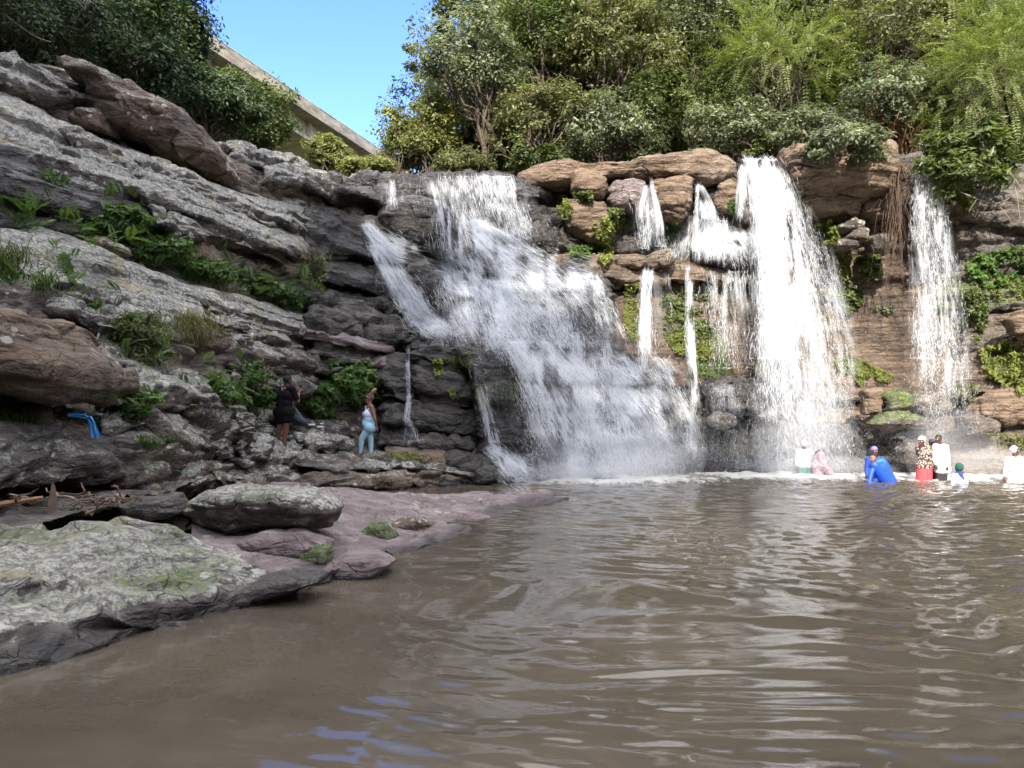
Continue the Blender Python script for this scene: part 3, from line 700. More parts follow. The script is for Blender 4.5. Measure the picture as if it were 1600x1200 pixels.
outline_rock([(505,885),(540,862),(590,862),(622,876),(590,895),(530,908)], 8.3, 0.7, (0.05,0.05,0.1,0.35,0.95), 'boulder', 'purple rounded nose of rock where the shore slab enters the water', amp=0.5)
outline_rock([(370,838),(420,826),(480,828),(520,845),(505,868),(440,872),(390,860)], 8.8, 0.8, (0.12,0.1,0.1,0.05,0.95), 'boulder', 'low purple boulder between the shore slab and the lichen covered boulder', amp=0.5)
outline_rock([(190,785),(225,772),(280,772),(290,800),(250,812),(205,806)], 9.3, 0.7, (0.1,0.1,0.1,0.5,0.3), 'boulder', 'dark smooth rock between the driftwood and the lichen covered boulder', amp=0.6)
outline_rock([(690,806),(730,800),(770,806),(760,822),(710,826)], 13.0, 0.6, (0.1,0.2,0.3,0.2,0.7), 'boulder', 'flat purple stone near the far tip of the shelf', amp=0.5)
# crest right of centre
outline_rock([(800,272),(835,266),(872,261),(930,266),(990,260),(1040,247),(1075,238),(1110,240),(1150,250),(1148,274),(1120,290),(1096,294),(1060,282),(1000,285),(950,290),(900,292),(860,300),(820,292)],
             27.0, 1.8, TAN, 'boulder', 'long tan log shaped rock slab along the cliff top left of the tall fall', amp=0.8)
outline_rock([(888,268),(905,260),(935,270),(948,288),(944,312),(920,316),(890,300)], 26.3, 1.2, (0.15,0.05,0.9,0,0), 'boulder', 'blocky tan rock jutting below the left end of the log shaped slab')
outline_rock([(945,300),(958,288),(985,284),(1006,290),(1010,312),(995,328),(960,330),(944,318)], 26.8, 1.4, (0.05,0.0,0.35,0.25,0.7), 'boulder', 'greyish purple boulder under the middle of the log shaped slab')
outline_rock([(1012,290),(1040,280),(1070,272),(1084,284),(1080,325),(1060,342),(1025,338),(1014,318)], 26.6, 1.5, (0.1,0.05,1.0,0,0), 'boulder', 'orange triangular boulder between two thin upper falls', amp=0.8)
outline_rock([(1110,310),(1120,290),(1138,282),(1148,295),(1146,330),(1125,338),(1112,330)], 26.8, 1.0, (0.1,0.05,0.9,0.1,0), 'boulder', 'narrow brown boulder tucked left of the tall fall')
outline_rock([(880,315),(905,304),(940,318),(960,340),(955,372),(920,378),(885,360)], 26.7, 1.4, (0.05,0.2,0.75,0.2,0), 'boulder', 'brown block under the overhang with plants hanging before it')
outline_rock([(955,408),(970,398),(1000,397),(1012,408),(1000,420),(965,420)], 26.2, 0.7, (0.1,0.2,0.6,0.2,0), 'boulder', 'small dark rock on the middle ledge beside the hanging plants')
outline_rock([(1005,412),(1020,396),(1045,390),(1053,400),(1048,415),(1015,420)], 26.1, 0.7, (0.1,0.5,0.5,0.2,0), 'boulder', 'mossy wedge shaped rock on the middle ledge')
outline_rock([(1098,296),(1150,280),(1160,380),(1130,400),(1090,395),(1085,350)], 27.4, 1.2, (0,0.1,0.2,0.8,0), bucket='late', amp=0.8)
outline_rock([(1080,385),(1100,362),(1140,355),(1180,368),(1195,400),(1180,420),(1110,418),(1085,405)], 26.8, 1.6, WET, bucket='late', amp=0.7)
outline_rock([(1218,240),(1255,228),(1300,222),(1360,226),(1395,238),(1402,285),(1385,312),(1340,314),(1290,306),(1245,302),(1225,270)],
             25.4, 2.6, (0.08,0.08,0.85,0.05,0.0), 'boulder', 'huge brown overhanging rock right of the tall fall', amp=1.1)
outline_rock([(1248,312),(1270,302),(1310,306),(1340,318),(1335,340),(1290,345),(1255,335)], 25.9, 1.5, TAN, 'boulder', 'rounded brown rock under the left of the huge overhang')
outline_rock([(1338,318),(1370,310),(1395,318),(1395,342),(1360,348),(1336,340)], 25.9, 1.4, TAN, 'boulder', 'rounded brown rock under the right of the huge overhang')
for i, (o_, y_, t_) in enumerate((([(1285,378),(1310,372),(1340,378),(1338,390),(1300,392)], 25.6, 'thin grey slab at the bottom of the pile right of the tall fall'),
                             ([(1300,358),(1330,346),(1350,350),(1345,362),(1315,366)], 25.7, 'thin grey slab at the top of the pile right of the tall fall'),
                             ([(1320,372),(1335,358),(1352,360),(1350,378),(1330,382)], 25.5, 'tilted grey slab in the middle of the pile right of the tall fall'),
                             ([(1350,372),(1380,362),(1398,372),(1392,396),(1360,396)], 25.6, 'blocky brown slab at the right end of the pile'))):
    outline_rock(o_, y_, 1.0, (0.35,0.1,0.4,0.1,0.15), 'boulder', t_)
# rocks at the foot of the right wall
outline_rock([(1346,612),(1372,604),(1376,632),(1370,650),(1346,650)], 24.2, 0.9, (0.3,0.2,0.8,0,0), 'boulder', 'upright tan block behind the people in the pool')
outline_rock([(1370,615),(1400,606),(1425,618),(1422,640),(1380,642)], 24.1, 1.0, (0.4,0.75,0.3,0.1,0), 'boulder', 'green streaked boulder right of the upright tan block')
outline_rock([(1352,664),(1372,645),(1400,640),(1432,652),(1440,662),(1410,670),(1370,668)], 23.4, 1.3, (0.3,0.85,0.2,0.1,0), 'boulder', 'low green mossy dome above the dark hollow')
outline_rock([(1400,705),(1420,690),(1438,698),(1436,722),(1412,726)], 22.9, 0.7, (0.3,0.3,0.2,0.4,0), 'boulder', 'small dark stone at the waterline left of the patterned top')
outline_rock([(1420,628),(1450,618),(1480,626),(1485,645),(1440,648)], 24.0, 1.0, (0.3,0.5,0.4,0.1,0), 'boulder', 'pale green stone behind the foot of the far right fall')
outline_rock([(1508,648),(1530,622),(1560,606),(1590,616),(1612,650),(1600,664),(1540,668)], 23.3, 1.4, (0.1,0.25,0.95,0.0,0), 'boulder', 'tan triangular boulder above the water at the right', amp=0.7)
outline_rock([(1495,650),(1530,648),(1560,660),(1555,678),(1510,678)], 22.8, 0.9, (0.35,0.4,0.4,0.2,0), 'boulder', 'grey green stone below the tan triangular boulder')
outline_rock([(1565,500),(1590,488),(1625,490),(1630,530),(1580,525)], 23.9, 1.0, (0.05,0.2,0.9,0,0), 'boulder', 'brown stone on the mossy slope at the right')
outline_rock([(1104,652),(1120,644),(1146,650),(1148,665),(1125,672),(1106,668)], 23.6, 0.8, (0.3,0.1,0.4,0.3,0), 'boulder', 'pale flat stone in the spray left of the tall fall')
outline_rock([(1180,650),(1200,641),(1222,646),(1218,656),(1190,658)], 23.6, 0.6, (0.5,0.1,0.2,0.1,0), 'boulder', 'small pale slab behind the spray of the tall fall')
outline_rock([(1095,600),(1130,588),(1180,595),(1200,620),(1190,650),(1110,648)], 24.6, 1.6, (0,0.1,0.15,0.85,0), bucket='late', amp=0.8)
outline_rock([(1290,690),(1320,668),(1345,690),(1350,760),(1290,765)], 24.2, 1.3, WET, bucket='late', amp=0.8)
flush('late', 'wet_cliff')

# depth map of the rock as seen from the pool, used to lay water and plants on the rock
_av = np.concatenate(ALLV); _px, _py = proj(_av)
DS = 5
DM = np.full((1200 // DS, 2000 // DS), 99.0)
_ix = ((_px + 200) / DS).astype(int); _iy = (_py / DS).astype(int)
_ok = (_ix >= 0) & (_ix < DM.shape[1]) & (_iy >= 0) & (_iy < DM.shape[0]) & (_av[:, 1] > 3)
np.minimum.at(DM, (_iy[_ok], _ix[_ok]), _av[_ok, 1])
for _ in range(3):
    p_ = np.pad(DM, 1, mode='edge')
    mn = np.min([p_[1 + a:p_.shape[0] - 1 + a, 1 + b:p_.shape[1] - 1 + b] for a in (-1, 0, 1) for b in (-1, 0, 1)], axis=0)
    DM = np.where(DM > 90, mn, DM)
def depth_at(px, py):
    px, py = np.asarray(px, float), np.asarray(py, float)
    ix = np.clip(((px + 200) / DS).astype(int), 0, DM.shape[1] - 1); iy = np.clip((py / DS).astype(int), 0, DM.shape[0] - 1)
    d = DM[iy, ix]; return np.where(d > 90, F(px, py), d)
# ------------------------------------------------------------------ terrain and water
M_SOIL, nt, b, _o = new_mat('forest_soil'); g = G(nt); pp = g.pos()
nn = g.noise(pp, 0.9, 6, 0.6)
nt.links.new(g.mix(nn, (0.02, 0.022, 0.010), (0.055, 0.055, 0.022)), b.inputs['Base Color']); b.inputs['Roughness'].default_value = 0.95
nt.links.new(g.bump(g.noise(pp, 5, 5), 0.8, 0.2), b.inputs['Normal'])

gv = np.array([(-900,-900,-1.6),(900,-900,-1.6),(900,900,-1.6),(-900,900,-1.6)], float)
tag(mesh_np('ground', gv, np.array([[0,1,2,3]]), M_SOIL), kind='structure')

RIM = np.array([(13,-70),(10,-17),(2,-14),(-10,-12),(-15,-5),(-15,0),(-14.2,14),(-13,18.5),(-10,22.5),(-5.5,27.2),(0,30),(6,31),(11,30),(16,28.5),(24,25),(34,14),(36,-60)], float)
def rim_dist(x, y):
    q = np.stack([x, y], -1); best = np.full(x.shape, 1e9); sgn = np.zeros(x.shape)
    for a, c in zip(RIM[:-1], RIM[1:]):
        e = c - a; t = np.clip(((q - a) @ e) / (e @ e), 0, 1); d = q - a - t[..., None] * e
        dd = np.linalg.norm(d, axis=-1); s = e[0] * d[..., 1] - e[1] * d[..., 0]
        m = dd < best; best = np.where(m, dd, best); sgn = np.where(m, np.sign(s), sgn)
    return best * sgn
def hill_h(x, y):
    d = rim_dist(x, y)
    valley = np.exp(-((x + 0.19 * y) / 4.5) ** 2) * np.clip((y - 26) / 6, 0, 1)   # the stream above the lip
    slope = np.where(y < -8, 1.2, np.where(x > -0.05 * y, 1.1, np.where(y > 30, 0.15, 0.22)))
    slope = slope * (1 - valley)
    h = 9.0 + slope * np.clip(d, 0, 38)
    side = np.clip((-x - 12) / 3, 0, 1) * np.clip((14 - y) / 6, 0, 1)     # the steep wooded side behind the left bank
    return np.where(d > 0, h, -1.5)
def hill(name, x0, x1, y0, y1, nx, ny):
    xs, ys = np.meshgrid(np.linspace(x0, x1, nx), np.linspace(y0, y1, ny))
    z = hill_h(xs, ys); v = np.stack([xs, ys, z], -1).reshape(-1, 3)
    v[:, 2] += np.where(v[:, 2] > 0, 0.35 * fbm(v * 0.25, 4, 3), 0)
    f = grid_faces(nx, ny); keep = (v[f][:, :, 2] > 0).any(1)
    return tag(mesh_np(name, v, f[keep], M_SOIL), kind='structure')
hill('hillside', -75, 75, -60, 75, 200, 180)

# water
def water():
    m, nt, b, out = new_mat('pool_water'); g = G(nt); p = g.pos()
    sx = g.n('ShaderNodeSeparateXYZ'); nt.links.new(p, sx.inputs[0])
    silt = g.noise(g.scale(p, (0.25, 0.5, 1)), 1.0, 5, 0.6)
    col = g.mix(g.step(silt, 0.3, 0.7), (0.067, 0.056, 0.041), (0.100, 0.083, 0.061))
    foam = g.attr('foam')
    fn = g.noise(g.scale(p, (1.0, 0.45, 1)), 3.0, 8, 0.75, dist=1.0)
    fm = g.step(g.math('ADD', fn, g.math('MULTIPLY', foam, 0.6)), 0.70, 1.02)
    fm = g.math('MULTIPLY', fm, g.step(foam, 0.02, 0.2))
    col = g.mix(g.math('MULTIPLY', fm, 0.8), col, (0.60, 0.59, 0.55))
    nt.links.new(col, b.inputs['Base Color'])
    b.inputs['IOR'].default_value = 1.33
    r = g.n('ShaderNodeMapRange'); nt.links.new(fm, r.inputs[0]); r.inputs[3].default_value = 0.05; r.inputs[4].default_value = 0.6
    nt.links.new(r.outputs[0], b.inputs['Roughness'])
    nt.links.new(g.bump(g.noise(g.scale(p, (0.8, 1.0, 1)), 7.0, 3, 0.5), 0.16, 0.02), b.inputs['Normal'])
    # rows packed closer near the camera
    ny, nx = 760, 560
    ty = np.linspace(0, 1, ny); ys = 1.2 + 27.0 * ty ** 1.9
    u = np.linspace(-1, 1, nx)
    half = 0.8 * ys + 2.0
    X = half[:, None] * u[None]; Y = np.repeat(ys[:, None], nx, 1)
    H = np.zeros_like(X)
    r_ = np.random.default_rng(3)
    src = np.array([9.5, 26.0])
    wx = X + 0.9 * noise(np.stack([X.ravel() * 0.35, Y.ravel() * 0.35, 0 * X.ravel()], -1), 5).reshape(X.shape)
    wy = Y + 0.9 * noise(np.stack([X.ravel() * 0.35, Y.ravel() * 0.35, 0 * X.ravel() + 7], -1), 6).reshape(X.shape)
    for i in range(44):
        lam = 0.14 * (0.95 / 0.14) ** r_.random(); a = 0.0062 * lam
        ox, oy = src + r_.normal(0, 4.5, 2) * np.array([1.4, 0.6])
        rr = np.hypot(wx - ox, wy - oy)
        if i % 3 == 0: an = r_.random() * 6.28; rr = wx * np.cos(an) + wy * np.sin(an)
        H += a * np.sin(2 * np.pi * rr / lam + r_.random() * 6.28)
    env = 0.55 + 0.9 * np.clip(noise(np.stack([X.ravel() * 0.22, Y.ravel() * 0.3, 0 * X.ravel()], -1), 8).reshape(X.shape) * 0.5 + 0.5, 0, 1)
    calm = np.clip((X + 2.6) / 5.0, 0.14, 1)           # quieter by the left bank
    H *= env * calm * (0.45 + 0.55 * np.clip((Y - 4.5) / 4.0, 0, 1))
    d = np.minimum(np.hypot((X - 8.2) / 1.5, (Y - 22.8) / 1.2), np.minimum(np.hypot((X - 2.6) / 1.7, (Y - 21.6) / 1.1), np.hypot((X - 12.6) / 1.3, (Y - 22.2) / 1.1)))
    foam = np.clip(1.15 - d / 3.4, 0, 1) ** 1.3
    H += foam * 0.05 * fbm(np.stack([X.ravel() * 2.5, Y.ravel() * 2.5, 0 * X.ravel()], -1), 3, 9).reshape(X.shape)
    V = np.stack([X, Y, H], -1).reshape(-1, 3)
    o = mesh_np('water', V, grid_faces(nx, ny), m, attrs={'foam': foam.ravel()})
    tag(o, kind='structure')
    # the rest of the pool, behind and beside the viewer
    v = np.array([(-16,-30,-0.02),(36,-30,-0.02),(36,1.2,-0.02),(-16,1.2,-0.02), (2.96,1.2,-0.02),(-2.96,1.2,-0.02),(24.5,28.2,-0.02),(36,28.2,-0.02),(-16,20,-0.02)], float)
    o2 = mesh_np('water_surface', np.concatenate([v, np.zeros((0, 3))]), np.array([[0,1,2,3],[4,2,7,6],[5,3,8,8]])[:2], m, attrs={'foam': np.zeros(len(v))})
    tag(o2, kind='structure')
water()
# ------------------------------------------------------------------ trees
M_BARK = plain('bark', (0.10, 0.075, 0.05), 0.9, 0.5, 9, 0.6)
M_PALEBARK = plain('pale_bark', (0.32, 0.27, 0.20), 0.85, 0.35, 9, 0.5)
LEAF = {
 'dark': leaf_material('dark_leaves', (0.018, 0.034, 0.013), (0.062, 0.098, 0.034), 0.45, 0.25),
 'green': leaf_material('green_leaves', (0.040, 0.062, 0.016), (0.150, 0.185, 0.058), 0.42, 0.42),
 'greygreen': leaf_material('greygreen_leaves', (0.060, 0.078, 0.042), (0.240, 0.265, 0.160), 0.38, 0.38),
 'yellow': leaf_material('yellowgreen_leaves', (0.105, 0.120, 0.026), (0.290, 0.300, 0.110), 0.5, 0.4),
 'feather': leaf_material('feathery_leaves', (0.090, 0.125, 0.026), (0.260, 0.295, 0.110), 0.5, 0.4),
 'olive': leaf_material('olive_leaves', (0.072, 0.082, 0.030), (0.250, 0.255, 0.115), 0.42, 0.42),
 'fern': leaf_material('fern_leaves', (0.030, 0.065, 0.014), (0.120, 0.205, 0.045), 0.5, 0.35),
 'moss': leaf_material('moss_leaves', (0.085, 0.105, 0.018), (0.220, 0.245, 0.055), 0.6, 0.35),
 'straw': leaf_material('straw_blades', (0.10, 0.085, 0.035), (0.28, 0.23, 0.11), 0.7, 0.3),
}

def unit(v): return v / (np.linalg.norm(v, axis=-1, keepdims=True) + 1e-9)

def leaves(c, axis, nrm, L, W):
    """one pointed leaf (two faces folded along the midrib) per centre"""
    b = unit(np.cross(axis, nrm)); n2 = unit(np.cross(b, axis))
    L = np.asarray(L)[:, None]; W = np.asarray(W)[:, None]
    v = np.stack([c - axis * L * 0.5, c + b * W * 0.5 - n2 * W * 0.12 + axis * L * 0.03, c + axis * L * 0.5, c - b * W * 0.5 - n2 * W * 0.12 + axis * L * 0.03], 1)
    m = len(c); f = np.arange(m * 4).reshape(m, 4)
    return v.reshape(-1, 3), f

def crown_points(r, centre, rad, ncl, per, crad, seedshell=0.55, low=-0.6):
    """clump centres through the crown, most of them near its surface"""
    d = unit(r.normal(size=(ncl * 3, 3))); d = d[d[:, 2] > low][:ncl]
    rr = (seedshell + (1.02 - seedshell) * r.random(len(d)) ** 0.6)[:, None]
    wob = 1 + 0.42 * noise(d * 2.1 + r.random(3) * 50, 5)[:, None]
    return centre + d * rr * wob * np.array(rad), d

def make_crown(r, cl, d, per, crad, size, ar=0.45, droop=0.0, feather=False):
    """leaves of every clump: denser on its upper, outer side"""
    V, T = [], []
    n = len(cl); k = per
    cr = crad * (0.45 + 1.1 * r.random(n) ** 1.5)
    q = unit(r.normal(size=(n, k, 3))); rad = r.random((n, k, 1)) ** 0.45
    flat = np.array([1.0, 1.0, 0.62])
    off = q * rad * cr[:, None, None] * flat
    c = cl[:, None] + off
    if droop: c[..., 2] -= droop * (off[..., 0] ** 2 + off[..., 1] ** 2) / (cr[:, None] + 1e-6)
    c = c.reshape(-1, 3); q = q.reshape(-1, 3); dd = np.repeat(d, k, 0)
    nrm = unit(q * 0.5 + np.array([0, 0, 0.85]) + dd * 0.3 + r.normal(size=c.shape) * 0.45)
    ax = unit(np.cross(nrm, r.normal(size=c.shape)) + np.array([0, 0, -0.25]) + q * 0.3)
    L = size * (0.6 + 0.8 * r.random(len(c))) * np.repeat(0.75 + 0.6 * r.random(n), k)
    v, f = leaves(c, ax, nrm, L, L * ar)
    tint = np.repeat(np.clip(0.5 + 0.35 * np.repeat(r.normal(size=n), k) + 0.22 * r.normal(size=len(c)), 0, 1), 4)
    return v, f, tint

def make_fronds(r, cl, d, per, flen, size):
    """feathery sprays: narrow leaflets in two ranks along arching stalks"""
    n = len(cl) * per
    base = np.repeat(cl, per, 0) + r.normal(size=(n, 3)) * 0.25
    out = unit(np.repeat(d, per, 0) * 0.8 + r.normal(size=(n, 3)) * 0.6 + np.array([0, 0, 0.25]))
    m = 13; t = np.linspace(0.08, 1, m)[None, :, None]
    L = flen * (0.6 + 0.7 * r.random((n, 1, 1)))
    pts = base[:, None] + out[:, None] * t * L + np.array([0, 0, -0.34]) * t ** 2 * L
    tan = unit(np.gradient(pts, axis=1)); side = unit(np.cross(tan, np.array([0, 0, 1.0])) + 1e-6)
    V, T = [], []
    for s in (-1, 1):
        ax = unit(side * s + tan * 0.5 + np.array([0, 0, -0.25]))
        ll = size * 0.8 * (0.5 + np.sin(np.pi * t) * 0.8) * np.ones((n, m, 1))
        c = pts + ax * ll * 0.5
        nr = unit(np.cross(ax, tan) * s + r.normal(size=pts.shape) * 0.25)
        v, f = leaves(c.reshape(-1, 3), ax.reshape(-1, 3), nr.reshape(-1, 3), ll.ravel(), ll.ravel() * 0.34)
        V.append((v, f))
    v, f = join(V)
    ti = np.clip(0.5 + 0.3 * r.normal(size=n), 0, 1); ti = np.tile(np.repeat(np.repeat(ti, m), 4), 2)
    return v, f, ti

def limb(r, a, b, r0, r1, wig=0.12, n=7):
    t = np.linspace(0, 1, n)[:, None]; p = a * (1 - t) + b * t
    L = np.linalg.norm(b - a)
    p[1:-1] += r.normal(size=(n - 2, 3)) * wig * L * 0.35
    p[:, 2] += 0.12 * L * np.sin(np.pi * t[:, 0])
    return p, np.linspace(r0, r1, n)

def tree(name, label, base, centre, rad, kind, seed, ncl=70, per=110, crad=0.75, size=0.16, ar=0.45, trunk_r=0.16, group=None, cat='tree',
         bark=None, low=-0.6, limbs=16, shell=0.5, feather=0, lean_pts=None, twigs=0, copy_of=None):
    r = np.random.default_rng(seed)
    base = np.array(base, float); centre = np.array(centre, float)
    root = empty(name, base); tag(root, label, cat, group)
    cl, d = crown_points(r, centre, rad, ncl, per, crad, shell, low)
    if feather: v, f, ti = make_fronds(r, cl, d, per, crad, size)
    else: v, f, ti = make_crown(r, cl, d, per, crad, size, ar)
    mesh_np('crown', v - base, f, LEAF[kind], root, smooth=False, attrs={'tint': ti})
    parts = []
    fork = base * 0.35 + centre * 0.65; fork[2] = base[2] + (centre[2] - base[2]) * 0.55
    p, q = limb(r, base + (0, 0, -0.3), fork, trunk_r, trunk_r * 0.65, 0.10, 8); parts.append(tube(p, q, 8))
    for i in r.choice(len(cl), min(limbs, len(cl)), replace=False):
        s = p[r.integers(4, 8)]
        pp, qq = limb(r, s, cl[i], trunk_r * 0.42, 0.018, 0.16, 8); parts.append(tube(pp, qq, 5))
        for _ in range(2):
            e = pp[r.integers(4, 7)] + unit(r.normal(size=3)) * crad * 1.2
            p3, q3 = limb(r, pp[4], e, 0.025, 0.007, 0.2, 5); parts.append(tube(p3, q3, 4))
    v, f = join(parts)
    mesh_np('trunk', v - base, f, bark or M_BARK, root)
    return root

def T(px, py, Y): return P(px, py, Y)
def ground_z(x, y): return float(hill_h(np.array([x]), np.array([y]))[0])
def tree_at(name, label, px, py, Y, rx, ry, kind, seed, depth=None, basepx=None, root=None, **k):
    c = P(px, py, Y); s = Y / FPX
    bx = c[0] if basepx is None else P(basepx, 300, Y)[0]
    gz = max(ground_z(bx, Y), 8.2)
    cr_ = k.get('crad', 0.75) * (0.35 if k.get('feather') else 0.75); big_ = 0.2 if py < 300 and px > 690 else 1.0; rx = max(rx - big_ * cr_ / s, rx * 0.5); ry = max(ry - big_ * cr_ * 0.6 / s, ry * 0.5)
    if root is not None: return tree(name, label, c + np.array(root), c, (rx * s, depth or (rx * s * 0.8), ry * s), kind, seed, **k)
    return tree(name, label, (bx, Y, min(gz, c[2] - 0.3)), c, (rx * s, depth or (rx * s * 0.8), ry * s), kind, seed, **k)

BK = 'trees crowding the slope above the falls'
tree_at('tree', 'sparse pale yellow green tree at the left edge of the woods above the falls', 622, 215, 33, 40, 62, 'yellow', 11, ncl=46, per=90, crad=0.6, size=0.14, trunk_r=0.07)
tree_at('tree', 'small yellow green tree just right of the sky gap above the lip', 672, 205, 32, 48, 65, 'yellow', 12, ncl=55, per=110, crad=0.65, size=0.15, trunk_r=0.09)
tree_at('tree', 'tall grey green tree with a dark forked trunk standing at the left of the woods', 735, 105, 31.5, 92, 95, 'greygreen', 13, ncl=95, per=130, crad=0.75, size=0.17, trunk_r=0.17, basepx=775, limbs=26)
tree_at('tree', 'olive tree leaning over the lip right of the dark forked trunk', 845, 195, 30.5, 72, 68, 'olive', 14, ncl=80, per=120, crad=0.65, size=0.15, trunk_r=0.13, limbs=20)
tree_at('tree', 'tall green tree rising behind the olive tree above the falls', 850, 55, 34, 92, 95, 'green', 15, ncl=95, per=120, crad=0.85, size=0.18)
tree_at('tree', 'bushy grey green tree directly above the log shaped slab', 950, 205, 30.3, 82, 58, 'greygreen', 16, ncl=90, per=130, crad=0.62, size=0.15, low=-0.8)
tree_at('tree', 'broad olive tree in the upper middle of the woods', 960, 70, 33, 95, 90, 'olive', 17, ncl=100, per=125, crad=0.85, size=0.17)
tree_at('tree', 'dark green tree in the shadowed hollow above the tall fall', 1090, 165, 32, 90, 78, 'green', 18, ncl=85, per=120, crad=0.7, size=0.17)
tree_at('tree', 'high grey green tree above the middle of the cliff', 1080, 40, 34, 95, 80, 'greygreen', 19, ncl=95, per=120, crad=0.9, size=0.18)
tree_at('tree', 'low dark leaved tree at the lip left of the tall fall', 1160, 205, 29.8, 70, 52, 'greygreen', 20, ncl=70, per=120, crad=0.6, size=0.16, low=-0.8)
tree_at('feathery_tree', 'feathery bright green tree reaching left above the tall fall', 1220, 95, 31, 95, 75, 'feather', 21, ncl=75, per=11, crad=1.3, size=0.14, feather=1, depth=1.6)
tree_at('tree', 'green tree behind the feathery tree above the tall fall', 1230, 50, 34.5, 100, 95, 'green', 22, ncl=100, per=120, crad=0.85, size=0.18)
tree_at('tree', 'grey green tree with a reddish trunk growing beside the far right fall', 1400, 165, 28.5, 88, 72, 'greygreen', 23, ncl=105, per=130, crad=0.6, size=0.15, trunk_r=0.15, basepx=1425, limbs=30, bark=plain('reddish_bark', (0.25, 0.14, 0.07), 0.85, 0.5, 9, 0.6))
tree_at('tree', 'tall olive tree high above the far right fall', 1400, 45, 31.5, 110, 85, 'olive', 24, ncl=105, per=120, crad=0.8, size=0.16)
tree_at('feathery_tree', 'drooping feathery yellow green tree at the upper right corner', 1540, 135, 26.5, 92, 105, 'feather', 25, ncl=105, per=12, crad=1.15, size=0.13, feather=1, depth=1.8)
tree_at('tree', 'dark tree behind the drooping feathery tree at the right edge', 1580, 60, 30.5, 110, 120, 'green', 26, ncl=105, per=110, crad=0.85, size=0.18)
tree_at('leafy_bush', 'pale leaved bush spilling over the huge brown overhang', 1325, 228, 23.9, 72, 36, 'greygreen', 27, ncl=85, per=95, crad=0.36, size=0.16, ar=0.4, low=-0.9, trunk_r=0.03, cat='bush', bark=M_PALEBARK, limbs=24, root=(0.2, 1.6, 0.25))
tree_at('leafy_bush', 'dark broad leaved bush hanging beside the top of the far right fall', 1510, 245, 24.0, 60, 55, 'green', 28, ncl=60, per=75, crad=0.42, size=0.27, ar=0.32, low=-0.95, trunk_r=0.03, cat='bush', bark=M_PALEBARK, root=(-0.2, 1.2, 0.3))
tree_at('leafy_bush', 'bush filling the hollow between the tall fall and the overhang', 1255, 205, 28.4, 55, 40, 'greygreen', 29, ncl=55, per=100, crad=0.5, size=0.15, low=-0.8, trunk_r=0.06, cat='bush')
# far back rows fill the slope to the top of the picture
for i, (px, py, rx, ry) in enumerate(((760,-10,110,90),(900,-30,120,90),(1030,-50,120,90),(1160,-40,120,90),(1300,-50,120,90),(1440,-60,120,90),(1580,-70,120,100),(1000,130,110,70),(1150,110,110,70),(1310,130,100,70),(1480,140,100,80),(880,150,90,70))):
    tree_at('tree', 'tree of the back row on the wooded slope above the falls', px, py, 38, rx, ry, ('green','olive','greygreen')[i % 3], 40 + i, ncl=75, per=95, crad=1.0, size=0.24, group='back row of trees on the slope', limbs=8)
# the lower storey that closes the wall of leaves
for i, (px, py, rx, ry, Y) in enumerate(((660,235,70,40,34),(735,215,70,50,35),(800,235,75,45,34.5),(880,225,80,50,35),(965,225,80,45,34.5),(1050,215,80,55,34.5),(1130,215,75,55,34),(1215,205,80,50,33),(1300,195,80,55,32.5),(1390,200,70,55,31.5),(1470,190,80,65,31),(1560,200,80,75,30),(700,150,60,60,36),(800,110,90,80,37),(910,130,90,70,37),(1030,130,90,70,37),(1180,130,90,70,36.5),(1330,110,90,70,36),(1470,90,90,80,35))):
    tree_at('tree', 'understorey tree filling the slope between the taller trees', px, py, Y, rx, ry, ('olive','greygreen','green')[i % 3], 300 + i, ncl=80, per=90, crad=0.8, size=0.2, group='understorey trees above the falls', limbs=8, low=-0.95)
# low scrub along the lip
for i, (px, py, rx, ry, kd, lb) in enumerate(((590,262,30,16,'yellow','low yellow green scrub at the left end of the lip'),(720,255,55,20,'olive','low olive scrub along the lip above the main cascade'),
        (840,252,50,20,'green','low green scrub behind the left end of the log shaped slab'),(1190,240,45,20,'green','low green scrub left of the tall fall on the lip'))):
    tree_at('shrub', lb, px, py, 29.6, rx, ry, kd, 60 + i, ncl=40, per=90, crad=0.4, size=0.14, low=-0.4, trunk_r=0.04, cat='shrub', limbs=6)

# left bank: dark trees over the crest, and the ones up the slope outside the picture that shade the pool
tree_at('tree', 'big dark tree over the upper left corner of the rocks', 40, 25, 19.5, 150, 120, 'dark', 71, ncl=120, per=130, crad=0.7, size=0.13, limbs=30, low=-0.9)
tree_at('tree', 'dark tree with thin pale twigs above the reddish block', 190, 70, 22.5, 120, 105, 'dark', 72, ncl=120, per=130, crad=0.75, size=0.14, limbs=34, low=-0.9)
tree_at('tree', 'tall dark green tree against the sky at the left of the bridge', 285, 70, 25.5, 58, 100, 'dark', 73, ncl=95, per=130, crad=0.75, size=0.15, limbs=20, low=-0.9)
tree_at('tree', 'shaded bush like tree low behind the crest of the left bank', 330, 165, 25.5, 90, 55, 'dark', 74, ncl=80, per=130, crad=0.6, size=0.14, low=-0.9)
tree_at('tree', 'rounded sunlit green tree in front of the bridge', 406, 184, 28.5, 64, 56, 'green', 75, ncl=105, per=130, crad=0.62, size=0.15, low=-0.9)
tree_at('tree', 'small bright tree with a bare twig touching the bridge', 364, 132, 30, 22, 28, 'green', 76, ncl=40, per=90, crad=0.5, size=0.15)
tree_at('shrub', 'yellow green shrub below the bridge at the end of the crest', 513, 240, 31, 38, 30, 'yellow', 77, ncl=55, per=110, crad=0.45, size=0.15, low=-0.9, cat='shrub', trunk_r=0.06)
tree_at('shrub', 'low yellow green shrub between the crest and the lip', 556, 258, 30, 28, 13, 'yellow', 78, ncl=36, per=90, crad=0.4, size=0.14, low=-0.9, cat='shrub', trunk_r=0.05)
